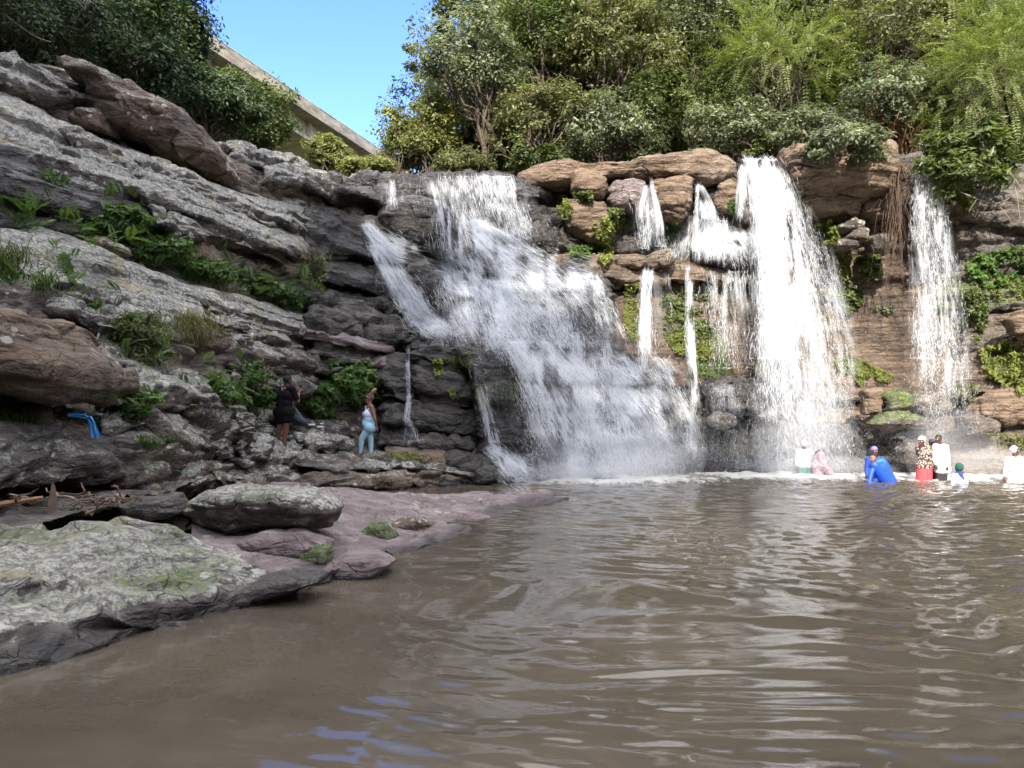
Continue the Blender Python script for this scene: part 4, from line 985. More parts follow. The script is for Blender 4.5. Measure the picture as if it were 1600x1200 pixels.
for i, (x, y, zc, rr, rz) in enumerate(((-18,14,19,4,5.5),(-18,8,19,4.5,6),(-18,2,19,4.5,6),(-18,-4,20,4.5,6),(-24,11,22,5,6.5),(-24,3,22,5,6.5),(-24,-5,23,5,6.5))):
    tree('tree', 'tall dark tree on the wooded slope left of the pool', (x, y, max(ground_z(x, y), 8.5)), (x, y, zc), (rr, rr, rz), 'dark', 90 + i, ncl=80, per=60, crad=1.4, size=0.42, group='trees up the slope left of the pool', limbs=8, low=-0.95)
for i, (x, y, top, rr) in enumerate(((-30,-26,46,6),(-22,-28,46,6),(-14,-29,46,5.5),(-7,-30,44.5,5),(-1.5,-30,40.5,4.5),(2.5,-30,36,3.6),(-18,-22,38,5.5),(-9,-22,36,5),(-2,-23,33,4.5),(-26,-20,38,5.5))):
    gz = ground_z(x, y); zc = (top + gz) / 2 + 1
    tree('tree', 'tall dark tree on the steep slope behind the viewer', (x, y, gz), (x, y, zc), (rr, rr, top - zc - 0.8), 'dark', 120 + i, ncl=110, per=60, crad=1.7, size=0.5, group='trees on the slope behind the viewer', limbs=8, low=-0.98, shell=0.3)
# ------------------------------------------------------------------ road bridge on the skyline
M_CONC, nt, b, _o = new_mat('concrete'); g = G(nt); pp = g.n('ShaderNodeTexCoord').outputs['Object']
stain = g.noise(g.scale(pp, (1, 0.35, 0.12)), 1.2, 6, 0.65)
nt.links.new(g.mix(g.step(stain, 0.4, 0.66), (0.62, 0.55, 0.44), (0.36, 0.32, 0.26)), b.inputs['Base Color']); b.inputs['Roughness'].default_value = 0.9
nt.links.new(g.bump(g.noise(pp, 6, 4), 0.3, 0.03), b.inputs['Normal'])
M_CONCD, nt, b, _o = new_mat('weathered_concrete'); g = G(nt); pp = g.n('ShaderNodeTexCoord').outputs['Object']
stain = g.noise(g.scale(pp, (0.4, 0.4, 1)), 1.5, 6, 0.7)
nt.links.new(g.mix(g.step(stain, 0.35, 0.65), (0.20, 0.175, 0.14), (0.44, 0.39, 0.31)), b.inputs['Base Color']); b.inputs['Roughness'].default_value = 0.92

def boxes(lst):
    vs = []
    for (x0, x1, y0, y1, z0, z1) in lst:
        v = np.array([(x, y, z) for z in (z0, z1) for y in (y0, y1) for x in (x0, x1)], float)
        f = np.array([(0,2,3,1),(4,5,7,6),(0,1,5,4),(2,6,7,3),(0,4,6,2),(1,3,7,5)])
        vs.append((v, f))
    return join(vs)
# the deck runs level and away to the right: near end high over the left trees
A, B_ = P(300, 36, 53.0), P(600, 238, 80.0)
zt = 0.5 * (A[2] + B_[2])
A = P(300, 36, (zt - CAMZ) * FPX / (HY - 36)); B_ = P(600, 238, (zt - CAMZ) * FPX / (HY - 238))
dirv = B_ - A; ln = np.linalg.norm(dirv[:2]); ang = math.atan2(dirv[1], dirv[0])
br = empty('road_bridge', A); br.rotation_euler = (0, 0, ang); tag(br, 'long concrete road bridge crossing the sky at the upper left', 'bridge')
# local x along the bridge, local y to the far side, z down from the parapet top
x0, x1 = -18, ln + 60
v, f = boxes([(x0, x1, 0.0, 0.3, -0.85, 0.0), (x0, x1, 9.7, 10.0, -0.85, 0.0)])
mesh_np('parapet', v, f, M_CONCD, br, smooth=False)
v, f = boxes([(x0, x1, -0.25, 10.25, -1.15, -0.855)]); mesh_np('deck', v, f, M_CONCD, br, smooth=False)
for gy in (1.2, 4.7, 8.2):
    v, f = boxes([(x0, x1, gy, gy + 0.6, -2.75, -1.155)]); mesh_np('girder', v, f, M_CONC, br, smooth=False)
lst = []
for x in np.arange(x0 + 1, x1, 6.5): lst.append((x, x + 0.35, 0.85, 1.195, -2.6, -1.16))
for bx in lst:
    v, f = boxes([bx]); mesh_np('web_stiffener', v, f, M_CONC, br, smooth=False)
v, f = boxes([(x0, x1, 0.6, 9.4, -3.0, -2.755)]); mesh_np('bottom_slab', v, f, M_CONC, br, smooth=False)
for x in (-14, ln + 12):
    v, f = boxes([(x, x + 2.0, 2.5, 7.5, -30, -3.005)]); mesh_np('pier', v, f, M_CONC, br, smooth=False)
v, f = join([tube([(x0, 0.15, 0.16), (x1, 0.15, 0.16)], 0.045, 6)]); mesh_np('handrail', v, f, M_CONCD, br)
# ------------------------------------------------------------------ falling water: frozen streaks, drops and spray
M_FOAM, nt, b, out = new_mat('white_water')
b.inputs['Base Color'].default_value = (0.86, 0.88, 0.90, 1); b.inputs['Roughness'].default_value = 0.25
tr = nt.nodes.new('ShaderNodeBsdfTranslucent'); tr.inputs[0].default_value = (0.9, 0.92, 0.95, 1)
mx = nt.nodes.new('ShaderNodeMixShader'); mx.inputs[0].default_value = 0.4
nt.links.new(b.outputs[0], mx.inputs[1]); nt.links.new(tr.outputs[0], mx.inputs[2]); tp = nt.nodes.new('ShaderNodeBsdfTransparent'); m2 = nt.nodes.new('ShaderNodeMixShader'); m2.inputs[0].default_value = 0.5
nt.links.new(mx.outputs[0], m2.inputs[1]); nt.links.new(tp.outputs[0], m2.inputs[2]); nt.links.new(m2.outputs[0], out.inputs[0])

def droplets(c, d, L, W):
    """slim three sided spindles along d"""
    n = len(c); d = unit(d)
    a = unit(np.cross(d, np.array([0.3, 1.0, 0.2]))); b2 = np.cross(d, a)
    L = L[:, None]; W = W[:, None]
    ph = rng.random((n, 1)) * 6.28
    ring = [c + W * (np.cos(ph + k * 2.0944) * a + np.sin(ph + k * 2.0944) * b2) - d * L * 0.12 for k in range(3)]
    v = np.stack([c - d * L * 0.5, *ring, c + d * L * 0.5], 1).reshape(-1, 3)
    t = np.array([(0,2,1),(0,3,2),(0,1,3),(4,1,2),(4,2,3),(4,3,1)])
    f = (np.arange(n)[:, None, None] * 5 + t[None]).reshape(-1, 3)
    return v, f

DENS = 0.55
def stream(path, n, free=False, off=0.12, thick=0.12, L=(0.10, 0.60), W=(0.0022, 0.0085), strands=26, jit=0.22, seed=0, edge=1.0, spray=0.0, gap=0.0):
    """path: (column, row, half width[, density[, distance]]) down the fall; streaks follow the path's direction.
    Where no distance is given the streaks lie on the rock."""
    r = np.random.default_rng(seed + 1000)
    n = int(n * DENS)
    q = np.array([(p[0], p[1], p[2], p[3] if len(p) > 3 else 1.0, p[4] if len(p) > 4 else 0.0) for p in path], float)
    s = np.concatenate([[0], np.cumsum(np.linalg.norm(np.diff(q[:, :2], axis=0), axis=1))])
    # choose places along the path in proportion to width times density
    ss = np.linspace(0, s[-1], 400); wd = np.interp(ss, s, q[:, 2] * q[:, 3]); cdf = np.cumsum(wd); cdf /= cdf[-1]
    t = np.interp(r.random(n), cdf, ss) + r.normal(size=n) * s[-1] * 0.045
    g_ = lambda k, tt: np.interp(tt, s, q[:, k])
    e = s[-1] * 0.01
    x, y, hw = g_(0, t), g_(1, t), g_(2, t)
    tx, ty = g_(0, t + e) - g_(0, t - e), g_(1, t + e) - g_(1, t - e)
    # sideways place: bundles of strands that wander slowly on the way down
    st = r.random(strands) * 2 - 1; sw = r.random(strands) ** 1.5 + 0.15
    k = r.choice(strands, n, p=sw / sw.sum())
    wander = noise(np.stack([k * 7.7, t / 55.0, 0 * t], -1), seed + 3) * 0.22
    lat = st[k] * 0.8 + wander + r.normal(size=n) * jit * (0.35 + 0.65 * t / s[-1])
    uni = r.random(n) < 0.3; lat = np.where(uni, r.normal(size=n) * 0.55 * edge, lat)
    lat = np.clip(lat, -1.7, 1.7)
    # holes in the sheet
    tl = np.hypot(tx, ty) + 1e-9; nx, ny = -ty / tl, tx / tl
    if abs(q[-1, 0] - q[0, 0]) < abs(q[-1, 1] - q[0, 1]) * 1.2: nx, ny = np.where(ny * 0 + 1 > 0, 1.0, 1.0), 0 * ny
    px, py = x + nx * hw * lat, y + ny * hw * lat
    hole = noise(np.stack([px / 22.0, py / 60.0, 0 * px], -1), seed + 8) + 0.5 * noise(np.stack([px / 6.0, py / 42.0, 0 * px], -1), seed + 9)
    keep = hole > -0.55 + gap + r.random(n) * 0.6
    px, py, tx, ty, tl, x, t, hw, lat = [a[keep] for a in (px, py, tx, ty, tl, x, t, hw, lat)]
    m = len(px)
    d0 = depth_at(px, py)
    Yf = g_(4, t)
    back = r.exponential(1.0, m) * thick
    Y = np.where(Yf > 0, Yf + (r.random(m) * 2 - 1) * thick * 2.2, d0 - off * (0.3 + r.random(m)) - back)
    Y = np.where(Yf > 0, np.minimum(Y, d0 - 0.04), Y)
    c = P(px, py, Y)
    d = np.stack([tx / tl, 0 * tx, -ty / tl], -1)
    # streaks near the edge splay outwards a little
    d = d + np.stack([0.10 * lat + 0.12 * r.normal(size=m), 0.12 * r.normal(size=m), 0.06 * r.normal(size=m)], -1)
    fl = spray * np.clip(t / s[-1] * 1.3 - 0.2, 0, 1)
    d = d + r.normal(size=(m, 3)) * fl[:, None] * 0.5
    c = c + r.normal(size=(m, 3)) * fl[:, None] * 0.22
    u = r.random(m)
    LL = (L[0] + (L[1] - L[0]) * u ** 2) * (1 - 0.55 * np.clip(fl * 2, 0, 1)); WW = W[0] + (W[1] - W[0]) * r.random(m) ** 2
    return droplets(c, d, LL, WW)

def film_mat():
    m, nt, b, out = new_mat('water_film'); g = G(nt)
    at = g.n('ShaderNodeAttribute'); at.attribute_name = 'flow'
    sp = g.n('ShaderNodeSeparateColor'); nt.links.new(at.outputs['Color'], sp.inputs[0])
    cv = g.n('ShaderNodeCombineXYZ'); nt.links.new(g.math('MULTIPLY', sp.outputs[0], 1.0), cv.inputs[0]); nt.links.new(sp.outputs[1], cv.inputs[1]); nt.links.new(at.outputs['Alpha'], cv.inputs[2])
    v = cv.outputs[0]
    n1 = g.noise(g.scale(v, (9, 0.9, 1)), 1.0, 5, 0.65, dist=0.4); n2 = g.noise(g.scale(v, (2.2, 0.7, 1)), 1.0, 4, 0.6, dist=0.3)
    a = g.math('MULTIPLY', g.step(g.math('ADD', g.math('MULTIPLY', n1, 0.6), g.math('MULTIPLY', n2, 0.6)), 0.50, 0.78), sp.outputs[2])
    b.inputs['Base Color'].default_value = (0.88, 0.90, 0.92, 1); b.inputs['Roughness'].default_value = 0.3
    tl = nt.nodes.new('ShaderNodeBsdfTranslucent'); m1 = nt.nodes.new('ShaderNodeMixShader'); m1.inputs[0].default_value = 0.35
    nt.links.new(b.outputs[0], m1.inputs[1]); nt.links.new(tl.outputs[0], m1.inputs[2])
    tp = nt.nodes.new('ShaderNodeBsdfTransparent'); m2 = nt.nodes.new('ShaderNodeMixShader')
    nt.links.new(g.math('MULTIPLY', a, 0.55), m2.inputs[0]); nt.links.new(tp.outputs[0], m2.inputs[1]); nt.links.new(m1.outputs[0], m2.inputs[2]); nt.links.new(m2.outputs[0], out.inputs[0])
    return m
M_FILM = film_mat()
def film(path, seed=0, **k):
    q = np.array([(p[0], p[1], p[2] * 1.15, p[3] if len(p) > 3 else 1.0, p[4] if len(p) > 4 else 0.0) for p in path], float)
    s = np.concatenate([[0], np.cumsum(np.linalg.norm(np.diff(q[:, :2], axis=0), axis=1))])
    nv = int(max(12, s[-1] / 4)); nu = int(max(8, q[:, 2].max() / 2.5)); t = np.linspace(0, s[-1], nv); u = np.linspace(-1, 1, nu)
    g_ = lambda c: np.interp(t, s, q[:, c])
    px = g_(0)[:, None] + g_(2)[:, None] * u[None]; py = np.repeat(g_(1)[:, None], nu, 1)
    d0 = depth_at(px, py); Yf = g_(4)[:, None] + 0 * px
    Y = np.where(Yf > 0, np.minimum(Yf + 0.05 * np.cos(u * 9)[None], d0 - 0.05), d0 - 0.16)
    for _ in range(3):
        Yp = np.pad(Y, 1, mode='edge'); Y = np.minimum(Y, (Yp[:-2, 1:-1] + Yp[2:, 1:-1] + Yp[1:-1, :-2] + Yp[1:-1, 2:]) / 4)
    V = P(px, py, Y).reshape(-1, 3)
    m_ = 24.0 / FPX
    fade = np.clip((1 - np.abs(u)) / 0.35, 0, 1)[None] * (np.clip(t / (0.06 * s[-1] + 1), 0, 1) * np.clip((s[-1] - t) / (0.25 * s[-1]), 0, 1))[:, None] * (np.clip(g_(3), 0, 1.2) ** 1.5)[:, None]
    fl = np.stack([(g_(2)[:, None] * u[None]) * m_ + 0 * px, np.repeat(t[:, None] * m_, nu, 1), np.clip(fade, 0, 1), np.full(px.shape, seed * 3.7)], -1).reshape(-1, 4)
    return V, grid_faces(nu, nv), fl

def fall(label, streams, spray=()):
    parts = [stream(**s) for s in streams] + list(spray)
    v, f = join(parts)
    v, b0 = v - v.min(0), v.min(0)
    o = mesh_np('waterfall', v, f, M_FOAM, smooth=False, loc=b0)
    fs = [film(**{k: q for k, q in s.items() if k in ('path', 'seed')}) for s in streams]
    fv, ff = join([(a, b_) for a, b_, c in fs])
    mesh_np('water_sheet', fv - b0, ff, M_FILM, o, attrs={'flow': np.concatenate([c for a, b_, c in fs])})
    return tag(o, label, 'waterfall')

def mist(px, py, rx, ry, n, Y0, Y1, size=(0.002, 0.0065), seed=0):
    r = np.random.default_rng(seed + 77)
    a = r.normal(size=(n, 2)) * 0.55
    x, y = px + rx * a[:, 0], py + ry * a[:, 1]
    Y = Y0 + (Y1 - Y0) * r.random(n); Y = np.minimum(Y, depth_at(np.clip(x, -150, 1750), np.clip(y, 0, 770)) - 0.02)
    c = P(x, y, Y); ok = c[:, 2] > 0.02; c = c[ok]; n = len(c)
    d = unit(r.normal(size=(n, 3)) + np.array([0, 0, -0.8]))
    W = size[0] + (size[1] - size[0]) * r.random(n) ** 2
    return droplets(c, d, W * 3.0, W)

S = dict
fall('broad white cascade tumbling down the stepped dark rock in the middle', [
  S(path=[(752,276,66,0.6),(762,320,72,0.5),(775,372,66,0.35)], n=9500, seed=1, L=(0.08,0.55), strands=30, gap=0.2, jit=0.1),
  S(path=[(700,278,38,1.1),(712,330,32,1.2),(730,390,45,1.3),(760,440,75,1.2),(800,490,105,1.0),(820,540,130,0.8)], n=42000, seed=2, spray=0.35, gap=0.16),
  S(path=[(735,345,24,1),(790,390,50,1.2),(840,430,60,1.1),(880,480,75,0.9),(905,540,70,0.7)], n=26000, seed=3, spray=0.3, gap=0.16),
  S(path=[(745,440,60,1),(760,490,62,1),(790,545,60,1)], n=12000, seed=4, spray=0.4),
  S(path=[(820,535,40,1.1),(850,580,40,1.4),(880,640,55,1.3),(905,700,75,1.1),(930,752,95,1.0)], n=34000, seed=5, spray=0.55, off=0.2, thick=0.25),
  S(path=[(880,525,60,0.25),(915,562,66,0.6),(960,600,60,1.0),(1000,650,52,1.1),(1030,700,52,1.0),(1040,745,60,0.8)], n=26000, seed=6, spray=0.45, gap=0.14),
  S(path=[(930,520,40,0.25),(935,565,45,0.7),(950,620,60,0.8),(960,690,75,0.8),(960,750,90,0.8)], n=16000, seed=7, spray=0.5, gap=0.14),
  S(path=[(1000,560,50,0.6),(1030,600,45,0.8),(1055,660,35,0.9),(1065,720,30,0.9)], n=9000, seed=8, spray=0.5, gap=0.14),
 ], [mist(930,735,110,24,36000,20.2,22.4,seed=1), mist(840,560,60,40,5000,21.5,23.5,seed=2), mist(1000,700,90,50,8000,21.0,23.0,seed=3)])
fall('white stream running over dark ledges at the left of the main cascade', [
  S(path=[(606,285,20,0.5),(610,320,22,0.35)], n=1500, seed=10, L=(0.1,0.45)),
  S(path=[(572,352,9,0.8),(592,376,15,1.1),(622,394,22,1.0),(660,406,20,0.7),(705,418,16,0.7)], n=7000, seed=11),
  S(path=[(590,384,16,1),(608,415,20,1),(626,445,22,1.1),(648,482,28,1.1),(672,508,28,1.2),(692,524,34,0.8)], n=9000, seed=12, spray=0.3)], [mist(670,505,30,14,2000,21.5,22.8,seed=12)])
fall('thin white trickle down the dark layered rock tower', [S(path=[(638,538,3,1),(637,575,3.5,0.9),(639,620,4,1),(636,655,6,0.8),(648,690,16,0.5)], n=1300, seed=13, off=0.08, thick=0.04, L=(0.05,0.25), strands=6)])
fall('narrow white stream sliding beside the rock tower into the pool', [
  S(path=[(742,570,5,1),(748,600,9,1),(760,645,9,1.1),(772,690,9,1)], n=3000, seed=14, off=0.1, thick=0.05),
  S(path=[(765,700,10,1),(785,715,14,1),(805,740,26,1),(830,752,34,0.8)], n=3200, seed=15, spray=0.4),
  S(path=[(820,540,22,0.5),(840,600,26,0.4),(850,680,30,0.3)], n=2600, seed=16, L=(0.03,0.15)),
  S(path=[(790,545,50,0.4),(800,600,50,0.3),(810,690,50,0.25)], n=2200, seed=17, L=(0.02,0.10))], [mist(820,742,50,16,6000,19.6,21.0,seed=14)])
fall('ragged white stream falling at the right side of the main cascade', [
  S(path=[(925,432,12,1),(938,470,16,1.1),(952,510,20,1),(965,545,22,0.9)], n=6500, seed=18, spray=0.2),
  S(path=[(860,420,40,0.6),(900,425,30,0.5),(925,432,20,0.5)], n=2500, seed=19)])
fall('small fan of water between the purple boulder and the orange boulder', [S(path=[(1012,288,5,1,26.3),(1008,320,14,0.9,26.0),(1010,355,20,0.7,25.9),(1012,388,22,0.6,25.9)], n=3000, seed=20, L=(0.06,0.35), strands=14),
  S(path=[(1018,285,3,1.4,26.3),(1026,320,5,1.4,26.0),(1032,355,6,1.2,25.9),(1033,385,8,1,25.9)], n=1800, seed=21)])
fall('short fall right of the orange boulder spreading over a dark hump', [
  S(path=[(1092,288,6,1.2,26.4),(1102,315,11,1.2,26.1),(1108,342,14,1,26.0)], n=3000, seed=22, L=(0.06,0.35)),
  S(path=[(1110,345,34,0.8),(1105,370,44,0.9),(1100,405,52,0.8)], n=6500, seed=23),
  S(path=[(1090,290,3,1,26.2),(1087,330,4,0.6,25.9),(1086,390,6,0.5,25.7)], n=600, seed=24),
  S(path=[(1150,365,30,1),(1165,390,40,0.9),(1180,420,40,0.8)], n=6000, seed=25, spray=0.3)])
fall('pair of thin falls dropping from the middle ledge past moss', [
  S(path=[(1012,425,10,1.2,25.9),(1008,470,10,1.1,25.8),(1006,520,11,0.9,25.7),(1010,580,14,0.6,25.6)], n=4200, seed=26, strands=10),
  S(path=[(1032,428,14,0.6,25.9),(1034,480,16,0.4,25.8),(1036,540,18,0.3,25.7)], n=1400, seed=27)])
fall('thin single strand falling from the middle ledge to the pool', [S(path=[(1077,420,7,1.2,25.8),(1078,500,7,1.1,25.6),(1080,570,8,1,25.4),(1085,640,10,0.9,24.9),(1086,700,14,0.7,23.9)], n=5000, seed=28, strands=8)])
fall('veil of fine drops falling over the brown wall left of the tall fall', [S(path=[(1150,425,45,1,26.0),(1150,470,48,0.8,25.9),(1155,520,50,0.5,25.8),(1160,575,50,0.35,25.7)], n=6500, seed=29, L=(0.05,0.3), W=(0.004,0.010))])
fall('tall bright white waterfall plunging free of the cliff into the pool', [
  S(path=[(1188,250,30,1.1,26.1),(1200,275,30,1.6,25.4),(1210,320,36,1.9,25.0),(1220,400,42,1.8,24.7),(1231,480,50,1.45,24.5),(1241,560,56,0.95,24.3),(1250,640,64,0.55,24.1),(1256,735,74,0.4,23.9)], n=46000, seed=30, L=(0.10,0.7), W=(0.003,0.010), strands=60, thick=0.25, spray=0.4, gap=-0.15),
  S(path=[(1205,275,16,1.5,25.3),(1208,360,20,1.6,24.9),(1213,460,26,1.5,24.6),(1220,560,32,0.8,24.4)], n=21000, seed=31, L=(0.08,0.5), W=(0.0035,0.011), strands=40, gap=-0.6),
  S(path=[(1230,300,30,0.3,25.1),(1262,400,40,0.7,24.7),(1285,500,44,0.8,24.4),(1300,600,46,0.7,24.2),(1310,720,48,0.5,24.0)], n=10000, seed=32, L=(0.03,0.18), W=(0.003,0.010), spray=0.5),
  S(path=[(1162,262,8,1,26.2),(1158,300,8,0.9,25.9),(1155,340,8,0.6,25.8)], n=1500, seed=33)],
  [mist(1250,690,75,60,34000,22.6,24.6,seed=30), mist(1255,725,110,16,26000,22.4,24.2,seed=31)])
fall('far right waterfall breaking into drops below the trees', [
  S(path=[(1442,225,8,1.2,25.0),(1448,260,16,1.1,24.8),(1456,340,26,1,24.4),(1464,430,34,0.95,24.2),(1470,520,40,0.85,24.0),(1474,610,46,0.75,23.8),(1478,690,54,0.65,23.6)], n=18000, seed=40, L=(0.04,0.30), W=(0.003,0.009), strands=40, spray=0.5),
  S(path=[(1432,250,8,1,24.9),(1436,340,14,0.9,24.5),(1440,440,20,0.7,24.2),(1444,560,26,0.6,23.9)], n=7000, seed=41, L=(0.05,0.3))],
  [mist(1480,690,80,40,14000,22.2,23.8,seed=40), mist(1550,715,60,26,6000,21.6,22.9,seed=41)])
fall('faint veil of drops over the wet rock below the mossy boulder', [S(path=[(1130,600,30,0.7),(1128,640,30,0.5),(1125,720,36,0.5)], n=2600, seed=44, L=(0.02,0.12)),
  S(path=[(1170,600,30,0.6),(1180,680,40,0.6),(1190,745,44,0.6)], n=3600, seed=45, L=(0.02,0.12))])

# drifting spray at the foot of the falls
M_SPRAY = bpy.data.materials.new('spray_mist'); M_SPRAY.use_nodes = True; nt = M_SPRAY.node_tree; nt.nodes.clear()
o_ = nt.nodes.new('ShaderNodeOutputMaterial'); vs_ = nt.nodes.new('ShaderNodeVolumeScatter'); vs_.inputs['Color'].default_value = (0.95, 0.96, 1, 1); vs_.inputs['Density'].default_value = 0.13; vs_.inputs['Anisotropy'].default_value = 0.1
nt.links.new(vs_.outputs[0], o_.inputs['Volume'])
th = np.linspace(0, 2 * np.pi, 28, endpoint=False); ph = np.linspace(-np.pi / 2 + 0.02, np.pi / 2 - 0.02, 15)
for i, (px, py, Y, rx, ry, rz) in enumerate(((930,720,20.9,2.2,1.0,0.8),(850,745,20.4,1.4,0.9,0.4),(1030,715,22.0,1.4,1.0,0.9),(1250,690,23.4,1.6,1.0,1.3),(1255,640,23.9,1.2,0.8,1.8),(1290,735,22.9,2.2,0.9,0.45),(1485,690,22.9,1.4,0.8,1.0),(1545,725,22.2,1.6,0.8,0.5),(890,600,22.6,1.5,0.7,1.0))):
    c = P(px, py, Y); v = np.stack([rx * np.cos(ph)[:, None] * np.cos(th), ry * np.cos(ph)[:, None] * np.sin(th), rz * np.sin(ph)[:, None] + 0 * th], -1).reshape(-1, 3)
    o = mesh_np('spray', v, grid_faces(28, 15, True), M_SPRAY, loc=c); tag(o, kind='stuff')
# ------------------------------------------------------------------ ferns, grasses, moss on the rocks
def inside(px, py, poly):
    q = np.array(poly, float); c = np.zeros(len(px), bool); j = len(q) - 1
    for i in range(len(q)):
        a, b_ = q[i], q[j]
        hit = ((a[1] > py) != (b_[1] > py)) & (px < (b_[0] - a[0]) * (py - a[1]) / (b_[1] - a[1] + 1e-9) + a[0])
        c ^= hit; j = i
    return c

def settle(v):
    b0 = np.array([v[:, 0].mean(), v[:, 1].mean(), v[:, 2].min()]); return v - b0, b0

def patch(name, label, cat, poly, n, size, kind, thick=0.2, hang=0.0, ar=0.5, seed=0, group=None, clump=0.5, off=0.02, straw=0.0):
    """small leaves rooted on the rock inside a region, in clumps"""
    r = np.random.default_rng(seed + 500); q = np.array(poly, float)
    lo, hi = q.min(0), q.max(0)
    px = lo[0] + (hi[0] - lo[0]) * r.random(n * 3); py = lo[1] + (hi[1] - lo[1]) * r.random(n * 3)
    m = inside(px, py, q); px, py = px[m][:n], py[m][:n]
    dn = noise(np.stack([px / 11.0, py / 11.0, 0 * px + seed], -1), seed)
    m = dn > -clump + 0.5 * r.random(len(px)) - 0.25; px, py, dn = px[m], py[m], dn[m]
    Y = depth_at(px, py) - off - thick * r.random(len(px)) ** 1.5 * np.clip(0.7 + dn, 0.2, 1.5)
    c = P(px, py, Y); n = len(c)
    c[:, 2] -= hang * r.random(n) ** 2
    nrm = unit(np.array([0, -0.55, 0.75]) + r.normal(size=(n, 3)) * 0.5)
    ax = unit(np.cross(nrm, r.normal(size=(n, 3))) + np.array([0, -0.3, -0.35 - hang]))
    L = size * (0.55 + 0.9 * r.random(n))
    v, f = leaves(c, ax, nrm, L, L * ar); v, b0 = settle(v)
    ti = np.repeat(np.clip(0.5 + 0.45 * dn + 0.2 * r.normal(size=n), 0, 1), 4)
    return tag(mesh_np(name, v, f, LEAF[kind], smooth=False, attrs={'tint': ti}, loc=b0), label, cat, group)

def blades(r, base, n, h, spread, w, droop=0.6):
    m = 5; t = np.linspace(0, 1, m)[None, :, None]
    a = r.random(n) * 6.283; lean = spread * (0.25 + 0.75 * r.random((n, 1, 1)))
    out = np.stack([np.cos(a), np.sin(a), 0 * a], -1)[:, None]
    H = h * (0.55 + 0.6 * r.random((n, 1, 1)))
    p = base[:, None] + out * lean * H * t ** 1.3 + np.array([0, 0, 1.0]) * H * (t - droop * t ** 2.4)
    side = np.cross(out, np.array([0, 0, 1.0])) * w * (1 - 0.92 * t)
    side = side + np.array([0, 0, 0.3]) * side[..., :1]
    v = np.stack([p - side, p + side], 2).reshape(-1, 3)
    k = np.arange(n)[:, None] * (m * 2) + np.arange(m - 1)[None] * 2
    f = np.stack([k, k + 1, k + 3, k + 2], -1).reshape(-1, 4)
    return v, f

def tuft(label, px, py, rx, n, h, kind, seed, spread=0.9, w=0.008, droop=0.75, group=None, name='grass_tuft', cat='grass', straw=0):
    r = np.random.default_rng(seed + 700)
    x = px + rx * r.normal(size=n) * 0.5; y = py + rx * 0.25 * r.normal(size=n)
    d_ = depth_at(x, y); md = np.median(d_); base = P(x, y, np.clip(d_, md - 0.3, md + 0.15) - 0.05)
    v, f = blades(r, base, n, h, spread, w, droop); v, b0 = settle(v)
    ti = np.repeat(np.clip(0.5 + 0.3 * r.normal(size=n), 0, 1), 10)
    return tag(mesh_np(name, v, f, LEAF[kind], smooth=False, attrs={'tint': ti}, loc=b0), label, cat, group)

def fern(label, px, py, n, L, seed, kind='fern', group=None, off=0.08):
    r = np.random.default_rng(seed + 900)
    b = P(px, py, float(depth_at(px, py)) - off)
    cl = np.repeat(b[None], n, 0) + r.normal(size=(n, 3)) * np.array([0.10, 0.05, 0.03]) * L / 0.5
    a = r.random(n) * 6.28; d = np.stack([np.cos(a), np.sin(a) * 0.8 - 0.25, 0.35 + 0.75 * r.random(n)], -1)
    v, f, ti = make_fronds(r, cl, unit(d) * 1.6, 1, L, L * 0.17); v, b0 = settle(v)
    return tag(mesh_np('fern', v, f, LEAF[kind], smooth=False, attrs={'tint': ti}, loc=b0), label, 'fern', group)

def bush(label, px, py, rx, ry, kind, seed, ncl=30, per=90, crad=0.25, size=0.12, ar=0.35, cat='bush', name='leafy_bush', dY=0.45, depth=None):
    Y = float(depth_at(px, py)) - dY; s = Y / FPX
    base = P(px, py + ry * 0.35, Y + 0.3)
    return tree(name, label, base, P(px, py, Y), (rx * s, depth or rx * s * 0.6, ry * s), kind, seed, ncl=ncl, per=per, crad=crad, size=size, ar=ar, trunk_r=0.012, low=-0.85, limbs=10, cat=cat, shell=0.35)

# left bank: the green shelf under the overhang
r0 = np.random.default_rng(5)
pts = [(20,347),(52,346),(90,352),(130,345),(165,360),(185,340),(205,350),(180,375),(215,378),(240,372),(230,395),(262,392),(285,400),(262,412),(300,415),(322,418),(345,425),(330,436),(365,436),(385,446),(405,452),(425,458),(440,465),(458,472),(475,462)]
for i, (x, y) in enumerate(pts):
    fern('green fern in the band of ferns on the grassy shelf of the left bank', x, y + 6, 13, 0.62 if x < 330 else 0.7, 20 + i, group='ferns along the grassy shelf')
for i, (x, y, rx, ry, ks) in enumerate(((195,345,40,22,1),(250,392,44,16,2),(320,425,44,15,3),(395,450,44,13,4),(440,468,34,11,5))):
    bush(('leafy herb mound below the black overhang at the left end of the shelf','leafy herb mound left of the middle of the grassy shelf','leafy herb mound in the middle of the grassy shelf','leafy herb mound right of the middle of the grassy shelf','leafy herb mound at the right end of the grassy shelf')[i], x, y, rx, ry, 'fern', 200 + i, ncl=34, per=70, crad=0.22, size=0.13, cat='herb', name='herb_mound')
tuft('long green grass leaning from the grassy shelf over the grey slab', 295, 422, 46, 260, 0.55, 'fern', 1, spread=1.1)
tuft('pale straw grass at the edge of the grassy shelf', 250, 395, 40, 90, 0.6, 'straw', 2, spread=1.0, w=0.005)
tuft('straw coloured grass fringe above the lower grey slab', 335, 448, 40, 160, 0.4, 'straw', 3, spread=0.9, w=0.006)
patch('ivy', 'hanging pale green plant under the wet ledge right of the overhang', 'plant', [(470,398),(508,396),(512,425),(500,440),(474,455),(468,425)], 900, 0.10, 'olive', 0.18, 0.35, 0.3, 1)
